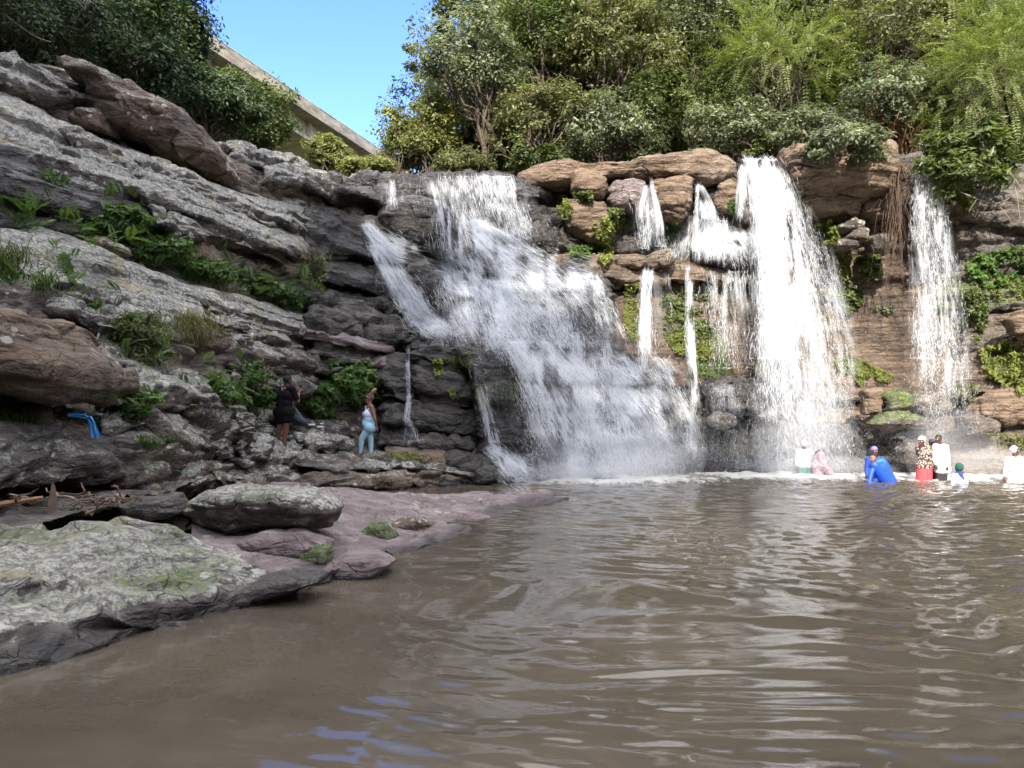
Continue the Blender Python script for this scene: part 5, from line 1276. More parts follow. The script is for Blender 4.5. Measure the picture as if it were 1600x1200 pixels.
tuft('fine grass hanging under the wet ledge right of the overhang', 488, 402, 26, 120, 0.45, 'olive', 4, spread=1.2, droop=1.6, w=0.006)
patch('moss_patch', 'green seep of moss below the top slab of the left bank', 'moss', [(50,264),(72,262),(130,285),(128,296),(80,286)], 500, 0.07, 'fern', 0.08, 0, 0.5, 2)
fern('small bright fern under the top slab beside the lip of the falls', 515, 316, 9, 0.45, 60)
fern('single fern growing in the crack at the left edge of the grey slab', 100, 405, 9, 0.42, 61)
patch('creeper', 'green creeper climbing the lower grey slab', 'plant', [(96,392),(108,398),(118,440),(108,440),(96,410)], 420, 0.07, 'fern', 0.06, 0.05, 0.5, 3)
tuft('dense green tuft at the left edge of the picture above the boulder', 2, 415, 46, 420, 0.55, 'green', 5, spread=1.0)
tuft('bright grass in the hollow left of the flat stone plate', 70, 445, 22, 160, 0.34, 'fern', 6)
tuft('grass on top of the ledge behind the big brown boulder', 15, 432, 22, 120, 0.25, 'fern', 7)
fern('fern below the flat stone plate', 105, 468, 11, 0.5, 62)
fern('fern hanging beside the long narrow slab', 175, 492, 10, 0.5, 63)
fern('fern between the boulder and the flat plate', 85, 462, 8, 0.42, 64)
bush('dense green grassy bush in the middle of the left bank', 222, 532, 36, 36, 'green', 210, ncl=40, per=90, crad=0.2, size=0.10, ar=0.22)
tuft('long drooping green grass over the middle ledge', 225, 520, 36, 420, 0.75, 'green', 8, spread=1.0, droop=1.2, w=0.007)
tuft('dry straw tussock beside the grassy bush', 305, 525, 36, 420, 0.68, 'straw', 9, spread=1.0, droop=1.15, w=0.006)
tuft('olive grass on top of the straw tussock', 300, 510, 34, 280, 0.5, 'olive', 10, spread=1.1, droop=0.9)
for i, (x, y, L, lb) in enumerate(((195,583,0.34,'tiny yellow green fern beside the big brown boulder'),(185,620,0.45,'dark fern right of the big brown boulder'),(215,640,0.45,'dark fern hanging over the ledge beside the boulder'),(290,590,0.5,'green fern under the straw tussock'),(330,600,0.5,'green fern below the middle ledge'),(350,585,0.5,'green fern above the lichen covered rock'),(385,600,0.5,'fern at the foot of the bedded wall'),(410,625,0.45,'bright fern left of the woman in black'),(255,705,0.36,'small fern on the face of the long lower ledge'),(240,625,0.42,'fern over the dark gap of the middle ledge'))):
    fern(lb, x, y, 11, L, 70 + i)
bush('leafy ground plant right of the big brown boulder', 205, 628, 34, 18, 'fern', 211, ncl=26, per=60, crad=0.16, size=0.10)
bush('leafy plant on the bedded wall behind the woman in black', 385, 585, 38, 20, 'fern', 212, ncl=26, per=60, crad=0.18, size=0.10)
bush('low green plant left of the woman in black', 350, 612, 40, 18, 'fern', 213, ncl=26, per=60, crad=0.18, size=0.10)
bush('small bright bush at the elbow of the woman in black', 413, 622, 14, 14, 'fern', 214, ncl=14, per=60, crad=0.14, size=0.10)
bush('big leafy green bush between the two women on the ledge', 540, 602, 56, 48, 'fern', 215, ncl=78, per=95, crad=0.26, size=0.17, ar=0.36)
bush('leafy spread of the bush behind the phone', 490, 628, 30, 26, 'fern', 216, ncl=34, per=85, crad=0.24, size=0.17, ar=0.36)
tuft('grass clump at the left edge beside the dark spotted rock', 18, 652, 26, 260, 0.28, 'fern', 11)
patch('moss_patch', 'moss strip on the brown ledge behind the woman in blue leggings', 'moss', [(600,705),(650,708),(665,718),(610,716)], 500, 0.05, 'moss', 0.05, 0, 0.6, 4)
patch('moss_patch', 'bright plant tuft on the rock tower', 'moss', [(676,560),(690,558),(694,582),(680,586)], 360, 0.09, 'moss', 0.12, 0.1, 0.5, 5)
patch('moss_patch', 'thin moss on the upper right of the rock tower', 'moss', [(695,560),(735,548),(738,572),(700,580)], 420, 0.05, 'moss', 0.05, 0, 0.6, 6)
patch('moss_patch', 'green slime on the wet dome behind the spray', 'moss', [(775,600),(830,590),(835,620),(785,630)], 520, 0.05, 'fern', 0.03, 0, 0.6, 7)
patch('moss_patch', 'moss on the rock beside the narrow stream', 'moss', [(742,600),(756,600),(760,640),(746,640)], 260, 0.06, 'moss', 0.06, 0, 0.6, 8)
patch('moss_patch', 'small leaves clinging to the lower rock tower', 'moss', [(700,605),(725,600),(722,618),(704,618)], 160, 0.08, 'moss', 0.08, 0.1, 0.5, 9)
for i, (x, y) in enumerate(((225,692),(270,690),(240,698))): tuft(('small grass tuft at the left on the long lower ledge','small grass tuft at the right on the long lower ledge','small grass tuft in the middle on the long lower ledge')[i], x, y, 12, 60, 0.22, 'fern', 12 + i)
# right wall
patch('hanging_plant', 'pale green plant hanging below the tan blocky rock', 'plant', [(872,300),(890,298),(895,330),(880,340),(870,320)], 700, 0.11, 'moss', 0.25, 0.15, 0.5, 10)
patch('hanging_plant', 'leafy plant on the brown block under the overhang', 'plant', [(895,300),(925,296),(928,312),(905,314)], 380, 0.11, 'green', 0.2, 0.1, 0.5, 11)
patch('hanging_plant', 'tall light green plant hanging down to the middle ledge', 'plant', [(928,345),(950,335),(960,360),(958,400),(945,412),(934,400)], 1500, 0.13, 'moss', 0.3, 0.15, 0.5, 12)
patch('hanging_plant', 'green plant right of the tall hanging plant', 'plant', [(950,325),(975,325),(978,350),(960,358)], 600, 0.14, 'green', 0.25, 0.1, 0.5, 13)
patch('hanging_plant', 'low fern mat under the brown block', 'plant', [(888,385),(925,382),(922,402),(892,404)], 500, 0.12, 'fern', 0.2, 0, 0.4, 14)
patch('moss_patch', 'moss with yellow tips behind the small fan of water', 'moss', [(1000,350),(1020,345),(1060,350),(1050,385),(1005,385)], 900, 0.09, 'fern', 0.1, 0.05, 0.5, 15)
patch('hanging_plant', 'small plant on the narrow brown boulder', 'plant', [(1138,310),(1150,308),(1150,332),(1140,334)], 220, 0.10, 'fern', 0.15, 0.1, 0.5, 16)
patch('moss_patch', 'yellow green moss column left of the pair of thin falls', 'moss', [(975,445),(1000,440),(1002,530),(985,530),(974,500)], 1500, 0.09, 'moss', 0.15, 0.15, 0.5, 17)
patch('hanging_plant', 'leafy creeper between the thin falls', 'plant', [(1030,450),(1110,455),(1118,520),(1090,540),(1040,525)], 1500, 0.15, 'green', 0.18, 0.1, 0.55, 18, clump=0.25)
patch('moss_patch', 'bright yellow green cushion below the single strand', 'moss', [(1040,525),(1075,515),(1120,522),(1140,545),(1135,562),(1085,560),(1050,545)], 3000, 0.10, 'moss', 0.3, 0.1, 0.4, 19)
patch('moss_patch', 'green moss trailing under the yellow green cushion', 'moss', [(1080,558),(1140,560),(1150,580),(1120,588),(1085,585)], 1300, 0.07, 'fern', 0.15, 0.15, 0.4, 20)
patch('hanging_plant', 'yellow plant at the left foot of the tall fall', 'plant', [(1178,565),(1200,560),(1195,590),(1182,590)], 400, 0.10, 'moss', 0.2, 0.1, 0.5, 21)
patch('hanging_plant', 'light green plant right of the tall fall under the overhang', 'plant', [(1266,352),(1300,342),(1312,368),(1300,380),(1275,372)], 1300, 0.13, 'moss', 0.3, 0.1, 0.5, 22)
patch('hanging_plant', 'broad green plants below the grey slab pile', 'plant', [(1290,400),(1330,395),(1330,430),(1318,450),(1298,440)], 1800, 0.15, 'moss', 0.3, 0.15, 0.55, 23)
patch('hanging_plant', 'leafy plant at the right below the grey slab pile', 'plant', [(1335,400),(1375,395),(1380,430),(1350,436)], 1000, 0.15, 'green', 0.3, 0.1, 0.55, 24, clump=0.3)
patch('hanging_plant', 'dark green plant at the bottom of the plants right of the tall fall', 'plant', [(1300,448),(1345,445),(1350,470),(1325,488),(1305,470)], 900, 0.16, 'green', 0.25, 0.1, 0.6, 25, clump=0.3)
patch('hanging_plant', 'sprig of pale leaves on the brown alcove wall', 'plant', [(1365,478),(1395,476),(1396,488),(1370,488)], 160, 0.12, 'greygreen', 0.15, 0.05, 0.5, 26)
patch('moss_patch', 'bright green shelf of moss on the brown wall', 'moss', [(1302,560),(1325,552),(1360,568),(1396,585),(1392,596),(1350,590),(1310,578)], 3000, 0.09, 'moss', 0.3, 0.05, 0.4, 27)
patch('hanging_plant', 'small weed under the mossy shelf', 'plant', [(1335,588),(1358,585),(1356,600),(1340,600)], 260, 0.09, 'moss', 0.15, 0.1, 0.5, 28)
patch('hanging_plant', 'dark leaves on the wall right of the far right fall', 'plant', [(1510,400),(1600,380),(1620,430),(1560,450),(1515,440)], 1500, 0.17, 'fern', 0.3, 0.1, 0.5, 29, clump=0.25)
patch('moss_patch', 'mossy ledge at the right edge', 'moss', [(1530,432),(1620,430),(1620,475),(1560,470)], 1600, 0.07, 'moss', 0.08, 0.05, 0.5, 30, clump=0.3)
patch('hanging_plant', 'creeper on the wall beside the far right fall', 'plant', [(1500,450),(1540,445),(1550,490),(1530,530),(1505,520)], 1100, 0.13, 'green', 0.2, 0.15, 0.5, 31, clump=0.3)
patch('hanging_plant', 'green bushy plant on the right slope', 'plant', [(1530,545),(1570,530),(1620,545),(1620,580),(1560,590),(1535,575)], 2400, 0.12, 'moss', 0.3, 0.1, 0.5, 32)
patch('hanging_plant', 'low green plants above the tan triangular boulder', 'plant', [(1540,585),(1580,590),(1620,595),(1620,612),(1590,612)], 900, 0.11, 'moss', 0.2, 0.1, 0.5, 33)
patch('hanging_plant', 'greyish plant behind the far right fall', 'plant', [(1490,600),(1530,600),(1525,625),(1495,625)], 600, 0.11, 'olive', 0.2, 0.1, 0.5, 34)
patch('moss_patch', 'moss at the waterline under the tan triangular boulder', 'moss', [(1540,675),(1620,680),(1620,700),(1560,700)], 700, 0.07, 'moss', 0.08, 0.05, 0.5, 35)
patch('hanging_plant', 'drooping leaves under the dark bush at the top right', 'plant', [(1490,280),(1520,275),(1525,310),(1510,330),(1498,310)], 500, 0.22, 'green', 0.5, 0.3, 0.3, 36)
# ------------------------------------------------------------------ roots, dead branches, driftwood, belongings
M_ROOT = plain('hanging_root', (0.10, 0.062, 0.042), 0.9, 0.5, 14, 0.5)
M_DEAD = plain('dead_wood', (0.26, 0.22, 0.175), 0.85, 0.3, 10, 0.4)
M_STICK = plain('driftwood', (0.17, 0.11, 0.075), 0.9, 0.45, 12, 0.5)
M_STICK2 = plain('split_wood', (0.28, 0.15, 0.075), 0.85, 0.35, 12, 0.4)
r = np.random.default_rng(31)
def solid(name, parts, mat, parent=None, smooth=True):
    v, f = join(parts); v, b0 = settle(v)
    return mesh_np(name, v, f, mat, parent, smooth=smooth, loc=b0)
for i, (x, y0, y1, sp, nn, lb) in enumerate(((1398,262,470,16,60,'thick brown curtain of hanging roots left of the far right fall'),(1418,255,340,10,18,'short reddish roots at the top of the far right fall'))):
    parts = []
    for k in range(nn):
        xx = x + sp * r.normal() * 0.45; yy = y1 - (y1 - y0) * 0.75 * r.random() ** 1.1
        t = np.linspace(0, 1, 9); Yr = 24.7 + 0.25 * r.normal()
        px = xx + (t * 14 * r.normal()) + 4.0 * np.sin(t * 7 + r.random() * 6); py = y0 + (yy - y0) * t
        parts.append(tube(P(px, py, Yr + 0 * t), np.linspace(0.022, 0.004, 9) * (0.3 + 1.2 * r.random() ** 2), 5))
    tag(solid('hanging_roots', parts, M_ROOT), lb, 'roots')
dead = [('forked bleached dead branch hanging over the wall at the right', [[(1555,218),(1550,250),(1536,285),(1540,300),(1530,322)],[(1538,290),(1522,318),(1514,330)],[(1548,262),(1560,290),(1555,300)]]),
        ('long bare grey branch at the right edge of the wall', [[(1556,238),(1580,272),(1600,300),(1615,325)],[(1582,275),(1590,310),(1594,345)],[(1575,262),(1600,262),(1620,258)]]),
        ('thin bare twig crossing below the dark bush', [[(1500,300),(1530,312),(1560,320),(1600,295)],[(1560,320),(1575,338),(1585,352)]])]
for lb, brs in dead:
    parts = []
    for k, q in enumerate(brs):
        a, _ = resamp(q, 14); rr = np.linspace(0.024 if k == 0 else 0.014, 0.004, 14)
        parts.append(tube(P(a[:, 0], a[:, 1], 24.0 + np.linspace(0, -0.35, 14)), rr, 6))
    tag(solid('dead_branch', parts, M_DEAD), lb, 'branch')
# bleached twigs in front of the dark trees at the upper left
for lb, q in (('bare pale twig arching across the dark trees at the upper left', [(0,18),(30,40),(55,58),(80,66)]), ('bare forked twig beside the bridge', [(352,122),(362,110),(356,98)])):
    a, _ = resamp(q, 12); tag(solid('dead_branch', [tube(P(a[:, 0], a[:, 1], 18.2 + 8.5 * (lb[5] == 'f') + 0 * a[:, 0]), np.linspace(0.035, 0.01, 12), 6)], M_DEAD), lb, 'branch')
# driftwood in the hollow
for i in range(34):
    px, py = 8 + 185 * r.random(), 776 + 26 * r.random(); Y = 8.15 + 0.35 * r.random()
    c = P(px, py, Y); c[2] = 0.735 + 0.13 * r.random()
    a = r.random() * 3.14; L = 0.25 + 0.5 * r.random(); d = np.array([math.cos(a), 0.5 * math.sin(a), 0.14 * r.normal()])
    t = np.linspace(-0.5, 0.5, 7)[:, None]; p = c + d * L * t + r.normal(size=(7, 3)) * 0.012
    o = solid('driftwood_stick', [tube(p, np.linspace(0.014, 0.005, 7) * (0.4 + 0.9 * r.random()), 6)], M_STICK if i % 9 else M_DEAD)
    tag(o, 'thin weathered stick in the driftwood pile under the dark spotted rock', 'driftwood', 'driftwood under the dark spotted rock')
v, f = boxes([(-0.35, 0.35, -0.05, 0.05, -0.015, 0.015)]); v[:, 2] += 0.03 * v[:, 0]; v[v[:, 0] > 0, 1] *= 0.35
o = mesh_np('split_plank', v, f, M_STICK2, smooth=False, loc=P(12, 786, 8.2)); o.rotation_euler = (0.5, -0.12, 0.2)
tag(o, 'split orange brown plank end at the left edge of the driftwood', 'wood')
v = np.array([(0,0,0),(0.09,0.02,0),(0.06,0.04,0.26),(0.03,0.03,0.30),(0.0,0.05,0.02),(0.085,0.06,0.02)], float)
o = mesh_np('wood_splinter', v, np.array([(0,1,2),(0,2,3),(1,5,2),(4,0,3),(5,4,3),(5,3,2),(0,4,5),(0,5,1)]), M_STICK, smooth=False, loc=P(74, 797, 8.2))
tag(o, 'upright pointed bark splinter in the driftwood pile', 'wood')
# blue cloth draped over the ledge
M_BLUE = plain('blue_cloth', (0.03, 0.30, 0.62), 0.75, 0.25, 14, 0.3, fuzz=0.3)
top = [(104,648),(118,647),(132,648),(146,650)]
(c0, _) = resamp([(106,649),(122,648),(136,650),(143,660),(146,672),(150,684)], 40)
wd = np.interp(np.linspace(0, 1, 40), [0, 0.3, 0.45, 0.7, 1], [2.5, 4.0, 6.5, 6.0, 8.0])
ns = 14; rows = []
for i, (x, y) in enumerate(c0):
    s = np.linspace(-1, 1, ns); t = i / 39
    horiz = t < 0.42
    px = x + (0 * s if horiz else s * wd[i]); py = y + (s * wd[i] if horiz else 0 * s)
    Y = min(float(depth_at(x, y)), 9.6) - 0.10 - 0.05 * np.cos(s * 7 + t * 5) - 0.02 * np.sin(s * 15 + t * 9)
    rows.append(P(px, py, Y))
V = np.array(rows); front = V.reshape(-1, 3); bk = front + np.array([0, 0.012, 0]); n0 = len(front)
fg = grid_faces(ns, 40)
v, b0 = settle(np.concatenate([front, bk])); o = mesh_np('blue_cloth', v, np.concatenate([fg, fg[:, ::-1] + n0]), M_BLUE, loc=b0)
tag(o, 'crumpled bright blue cloth draped over the ledge under the big brown boulder', 'cloth')
# ------------------------------------------------------------------ people
def capsule(a, b, ra, rb, sides=12, flat=None):
    a, b = np.array(a, float), np.array(b, float); d = b - a; L = np.linalg.norm(d)
    d = d / L if L > 1e-6 else np.array([0, 0, 1.0])
    ts = []
    for k in range(4): th = -np.pi / 2 + k / 4 * np.pi / 2 + 0.02; ts.append((a + d * ra * np.sin(th), ra * np.cos(th)))
    ts.append((a, ra)); ts.append((b, rb))
    for k in range(1, 5): th = k / 4 * np.pi / 2 - 0.02; ts.append((b + d * rb * np.sin(th), rb * np.cos(th)))
    ref = np.array([1.0, 0, 0]) if abs(d[2]) > 0.9 else np.array([0, 0, 1.0])
    u = np.cross(d, ref); u /= np.linalg.norm(u); w = np.cross(d, u)
    th = np.linspace(0, 2 * np.pi, sides, endpoint=False); ring = np.cos(th)[:, None] * u + np.sin(th)[:, None] * w
    v = np.concatenate([p + r_ * ring for p, r_ in ts]); f = grid_faces(sides, len(ts), True)
    t = [[0, sides - 1 - k, sides - 2 - k] for k in range(sides - 2)]; o = (len(ts) - 1) * sides
    t2 = [[o, o + k + 1, o + k + 2] for k in range(sides - 2)]
    return v, f, np.array(t + t2)

def blob(name, caps, mat, parent, base, voxel=0.010, smooth=4, displace=None):
    """overlapping capsules fused into one continuous skin"""
    vs, fs, o = [], [], 0
    for c in caps:
        v, f, t = capsule(*c); vs.append(v); fs += [list(q) for q in f + o] + [list(q) for q in t + o]; o += len(v)
    me = bpy.data.meshes.new(name + '_raw'); me.from_pydata((np.concatenate(vs) - base).tolist(), [], fs); me.update()
    tmp = bpy.data.objects.new('tmp', me); sc.collection.objects.link(tmp)
    m = tmp.modifiers.new('r', 'REMESH'); m.mode = 'VOXEL'; m.voxel_size = voxel; m.use_smooth_shade = True
    m = tmp.modifiers.new('s', 'SMOOTH'); m.factor = 0.5; m.iterations = smooth
    dg = bpy.context.evaluated_depsgraph_get()
    me2 = bpy.data.meshes.new_from_object(tmp.evaluated_get(dg)); me2.name = name
    bpy.data.objects.remove(tmp); bpy.data.meshes.remove(me)
    me2.materials.clear(); me2.materials.append(mat)
    for p in me2.polygons: p.use_smooth = True
    ob = bpy.data.objects.new(name, me2); return link(ob, parent)

def hand_caps(w, d, n, s=1.0, curl=0.5):
    """palm, four unequal bent fingers and a side thumb; d = along the hand, n = palm side"""
    d = d / np.linalg.norm(d); n = n - d * (n @ d); n = n / np.linalg.norm(n); t = np.cross(d, n)
    out = [(w, w + d * 0.03 * s, 0.024 * s, 0.022 * s)]
    for k in range(4):
        o = t * (k - 1.5) * 0.020 * s; root = w + d * 0.085 * s + o
        out.append((w + d * 0.02 * s + o * 0.6, root, 0.017 * s, 0.013 * s))
        L = (0.062, 0.075, 0.070, 0.055)[k] * s
        d1 = d * math.cos(curl * 0.6) + n * math.sin(curl * 0.6); m = root + d1 * L * 0.5
        d2 = d * math.cos(curl * 1.6) + n * math.sin(curl * 1.6)
        out.append((root, m, 0.0095 * s, 0.0088 * s)); out.append((m, m + d2 * L * 0.5, 0.0088 * s, 0.007 * s))
    r0 = w + d * 0.03 * s - t * 0.026 * s; m = r0 - t * 0.024 * s + d * 0.03 * s + n * 0.012 * s
    out += [(w + d * 0.015 * s, r0, 0.015 * s, 0.013 * s), (r0, m, 0.012 * s, 0.0105 * s), (m, m + d * 0.028 * s + n * 0.014 * s, 0.0105 * s, 0.008 * s)]
    return out

def skinmat(name, c): return plain(name, c, 0.5, 0.18, 6)
SK1, SK2, SK3 = skinmat('skin_deep_brown', (0.10, 0.048, 0.030)), skinmat('skin_brown', (0.23, 0.115, 0.072)), skinmat('skin_dark', (0.07, 0.035, 0.024))
M_EYE = plain('eye_white', (0.7, 0.68, 0.64), 0.3, 0.05); M_LIP = plain('lips', (0.20, 0.055, 0.05), 0.5, 0.1); M_HAIR = plain('black_hair', (0.012, 0.010, 0.009), 0.6, 0.4, 60, 0.8)

class Fig:
    def __init__(s, label, Y0, J, foot):
        s.Y0 = Y0
        s.J = {k: P(p[0], p[1], Y0 + (p[2] if len(p) > 2 else 0)) for k, p in J.items()}
        s.base = P(foot[0], foot[1], Y0)
        s.root = empty('person', s.base); tag(s.root, label, 'person')
    def part(s, name, caps, mat, **k): return blob(name, caps, mat, s.root, s.base, **k)
    def limb(s, a, b, ra, rb): return (s.J[a], s.J[b], ra, rb)
    def head(s, f, size=1.0):
        """skull, jaw, nose, ears; f is where the face points"""
        f = np.array(f, float); f /= np.linalg.norm(f); up = np.array([0, 0, 1.0]); sd = np.cross(f, up); sd /= np.linalg.norm(sd); up = np.cross(sd, f)
        h = s.J['head']; z = size; s.f, s.up, s.sd, s.hz = f, up, sd, z
        c = [(h - f * 0.025 * z + up * 0.02 * z, h + f * 0.015 * z + up * 0.025 * z, 0.086 * z, 0.080 * z),
             (h + f * 0.03 * z - up * 0.01 * z, h + f * 0.055 * z - up * 0.075 * z, 0.062 * z, 0.036 * z),
             (h + f * 0.088 * z + up * 0.012 * z, h + f * 0.104 * z - up * 0.022 * z, 0.010 * z, 0.015 * z),
             (h + f * 0.078 * z - up * 0.058 * z, h + f * 0.080 * z - up * 0.058 * z, 0.016 * z, 0.016 * z)]
        for q in (-1, 1):
            c.append((h + sd * q * 0.080 * z + up * 0.02 * z - f * 0.01 * z, h + sd * q * 0.082 * z - up * 0.02 * z - f * 0.004 * z, 0.014 * z, 0.010 * z))
            c.append((h + f * 0.062 * z + sd * q * 0.035 * z - up * 0.012 * z, h + f * 0.050 * z + sd * q * 0.045 * z - up * 0.03 * z, 0.026 * z, 0.02 * z))
        return c
    def face(s, eyes=True):
        h, f, up, sd, z = s.J['head'], s.f, s.up, s.sd, s.hz
        if eyes:
            for q in (-1, 1):
                e = s.part('eye', [(h + f * 0.083 * z + sd * q * 0.032 * z + up * 0.012 * z, h + f * 0.084 * z + sd * q * 0.034 * z + up * 0.012 * z, 0.012 * z, 0.012 * z)], M_EYE, voxel=0.004, smooth=1)
                blob('iris', [(h + f * 0.0935 * z + sd * q * 0.033 * z + up * 0.012 * z, h + f * 0.0945 * z + sd * q * 0.033 * z + up * 0.012 * z, 0.006, 0.006)], M_HAIR, e, s.base, voxel=0.003, smooth=1)
        s.part('mouth', [(h + f * 0.090 * z - up * 0.055 * z - sd * 0.018 * z, h + f * 0.090 * z - up * 0.055 * z + sd * 0.018 * z, 0.008, 0.008)], M_LIP, voxel=0.004, smooth=1)
    def torso(s, wch=0.115, wwa=0.10, whip=0.115):
        J = s.J; mid = (J['hipL'] + J['hipR']) / 2; sh = (J['shL'] + J['shR']) / 2
        chest = sh * 0.72 + mid * 0.28; waist = sh * 0.38 + mid * 0.62
        off = (J['shR'] - J['shL']) * 0.20; offh = (J['hipR'] - J['hipL']) * 0.25
        return [(J['shL'], J['shR'], 0.055, 0.055), (sh, J['head'], 0.056, 0.05), (chest - off, chest + off, wch, wch), (chest, waist, wch, wwa),
                (waist - offh, waist + offh, wwa, wwa), (waist, mid, wwa, whip), (J['hipL'], J['hipR'], whip, whip)]
    def arm(s, q, u=0.046, e=0.037, w=0.026): return [s.limb('sh' + q, 'el' + q, u, e), s.limb('el' + q, 'wr' + q, e, w)]
    def leg(s, q, h=0.088, k=0.058, a=0.037): return [s.limb('hip' + q, 'kn' + q, h, k), s.limb('kn' + q, 'an' + q, k, a)]
    def calf(s, q, r=0.056):
        m = s.J['kn' + q] * 0.68 + s.J['an' + q] * 0.32; return [(m, m + (s.J['an' + q] - m) * 0.2, r, r * 0.85)]
    def foot(s, q): return [(s.J['an' + q], s.J['to' + q] * 0.35 + s.J['an' + q] * 0.65 + np.array([0, 0, -0.03]), 0.037, 0.03), (s.J['an' + q] + np.array([0, 0, -0.035]), s.J['to' + q], 0.03, 0.022)]

def grow(caps, d): return [(a, b, ra + d, rb + d) for a, b, ra, rb in caps]
def lerp(a, b, t): return a * (1 - t) + b * t

# --- woman in black taking a photograph
J = dict(head=(450,594,0.0), shL=(431,609,0.06), shR=(457,608,-0.05), elL=(427,632,0.05), wrL=(428,647,0.0), elR=(466,627,0.0), wrR=(467,614,0.22),
         hipL=(438,644,0.03), hipR=(449,644,-0.03), knL=(437,668,0.05), knR=(447,668,-0.02), anL=(431,689,0.06), anR=(444,691,-0.05), toL=(434,693,0.16), toR=(448,694,0.08))
W1 = Fig('woman in a short black dress with her back turned taking a photo', 17.0, J, (438, 694))
body = W1.head((0.75, 0.6, -0.02)) + W1.torso(0.12, 0.115, 0.135) + W1.arm('L') + W1.arm('R') + W1.leg('L', 0.10, 0.068, 0.04) + W1.leg('R', 0.10, 0.068, 0.04) + W1.calf('L', 0.064) + W1.calf('R', 0.064) + W1.foot('L') + W1.foot('R') \
     + hand_caps(W1.J['wrL'], np.array([0, -0.05, -1.0]), np.array([1.0, 0.2, 0]), 1.0, 0.9) + hand_caps(W1.J['wrR'], np.array([0.1, 0.25, 1.0]), np.array([0.3, 1.0, 0]), 1.0, 1.0)
W1.part('body', body, plain('skin_warm_brown', (0.15, 0.062, 0.042), 0.45, 0.15, 6), voxel=0.0075)
M_BLACK = plain('black_jersey', (0.007, 0.0065, 0.008), 0.85, 0.3, 20, 0.2)
[n for n in M_BLACK.node_tree.nodes if n.type == 'BSDF_PRINCIPLED'][0].inputs['Specular IOR Level'].default_value = 0.12
J = W1.J; mid = (J['hipL'] + J['hipR']) / 2
W1.part('dress', grow(W1.torso(0.125, 0.125, 0.145)[2:], 0.022) + [(J['shL'], J['shR'], 0.075, 0.075), (J['shL'], lerp(J['shL'], J['elL'], 0.75), 0.068, 0.062), (J['shR'], lerp(J['shR'], J['elR'], 0.75), 0.068, 0.062),
      (J['hipL'], lerp(J['hipL'], J['knL'], 0.48), 0.145, 0.135), (J['hipR'], lerp(J['hipR'], J['knR'], 0.40), 0.145, 0.135), (mid, (lerp(J['hipL'], J['knL'], 0.4) + lerp(J['hipR'], J['knR'], 0.4)) / 2, 0.15, 0.14)], M_BLACK, voxel=0.010, smooth=5)
h = J['head']
W1.part('hair', [(h + (-0.02, -0.03, 0.03), h + (0.0, -0.01, 0.055), 0.092, 0.085), (h + (-0.01, -0.03, 0.11), h + (0.0, -0.04, 0.15), 0.075, 0.065), (h + (-0.05, -0.05, -0.02), h + (-0.04, -0.06, -0.05), 0.05, 0.04)], M_HAIR, voxel=0.010, smooth=2)
W1.part('neckline', [(lerp(J['shL'], J['shR'], 0.42) + (0, -0.075, 0.02), lerp(J['shL'], J['shR'], 0.62) + (0, -0.075, 0.02), 0.022, 0.022), (lerp(J['shL'], J['shR'], 0.45) + (0, -0.085, 0.0), lerp(J['shL'], J['shR'], 0.5) + (0, -0.085, -0.10), 0.022, 0.016)], plain('pink_strap', (0.32, 0.13, 0.12), 0.6, 0.2), voxel=0.006)
W1.face()
# phone and bags
M_PHONE = plain('phone_case', (0.01, 0.01, 0.012), 0.25, 0.2)
pw = J['wrR'] + np.array([0.02, 0.06, 0.11])
pr = empty('phone', pw); tag(pr, 'black phone held up by the woman in black', 'phone'); pr.rotation_euler = (0.1, 0, math.radians(-50))
v, f = boxes([(-0.037, 0.037, -0.005, 0.005, -0.075, 0.075)]); mesh_np('case', v, f, M_PHONE, pr, smooth=False)
v, f = boxes([(-0.033, 0.033, -0.0065, -0.0052, -0.068, 0.068)]); mesh_np('screen', v, f, plain('phone_screen', (0.02, 0.025, 0.03), 0.1, 0.1), pr, smooth=False)
def lump(name, label, cat, caps, mat, voxel=0.012, smooth=5):
    a = np.concatenate([np.stack([c[0], c[1]]) for c in caps]); base = np.array([a[:, 0].mean(), a[:, 1].mean(), min(c[i][2] - c[2 + i] for c in caps for i in (0, 1))])
    o = empty(name, base); tag(o, label, cat); blob('bag_body' if 'bag' in name else 'body', caps, mat, o, base, voxel=voxel, smooth=smooth); return o, base
hb = P(425, 664, 17.15)
o, b0 = lump('handbag', 'small black handbag hanging from the hand of the woman in black', 'bag', [(hb + (-0.09, 0, -0.05), hb + (0.09, 0, -0.05), 0.06, 0.06), (hb + (-0.07, 0, 0.06), hb + (0.07, 0, 0.06), 0.045, 0.045), (hb + (0, 0, -0.08), hb + (0, 0, 0.05), 0.07, 0.05)], M_BLACK)
th = np.linspace(0, math.pi, 14); v, f = tube(np.stack([hb[0] + 0.07 * np.cos(th), hb[1] + 0 * th, hb[2] + 0.09 + 0.13 * np.sin(th)], -1) - b0, 0.008, 6); mesh_np('handle', v, f, plain('pale_strap', (0.35, 0.34, 0.36), 0.6, 0.2), o)
M_NAVY = plain('navy_canvas', (0.012, 0.016, 0.032), 0.7, 0.3, 12, 0.3)
nb = [P(458, 636, 17.2), P(463, 655, 17.1), P(474, 660, 17.0), P(462, 660, 17.1), P(479, 663, 17.0)]
o, b0 = lump('duffel_bag', 'dark navy cloth bag slumped on the ledge beside the woman in black', 'bag', [(nb[0], nb[1], 0.05, 0.12), (nb[1], nb[2], 0.12, 0.09), (nb[3], nb[4], 0.09, 0.05), (nb[0], nb[2], 0.05, 0.07)], M_NAVY)
v, f = tube(P(np.linspace(455, 462, 8), np.array([640, 634, 631, 630, 631, 634, 638, 644]), 17.0) - b0, 0.010, 6); mesh_np('strap', v, f, M_NAVY, o)
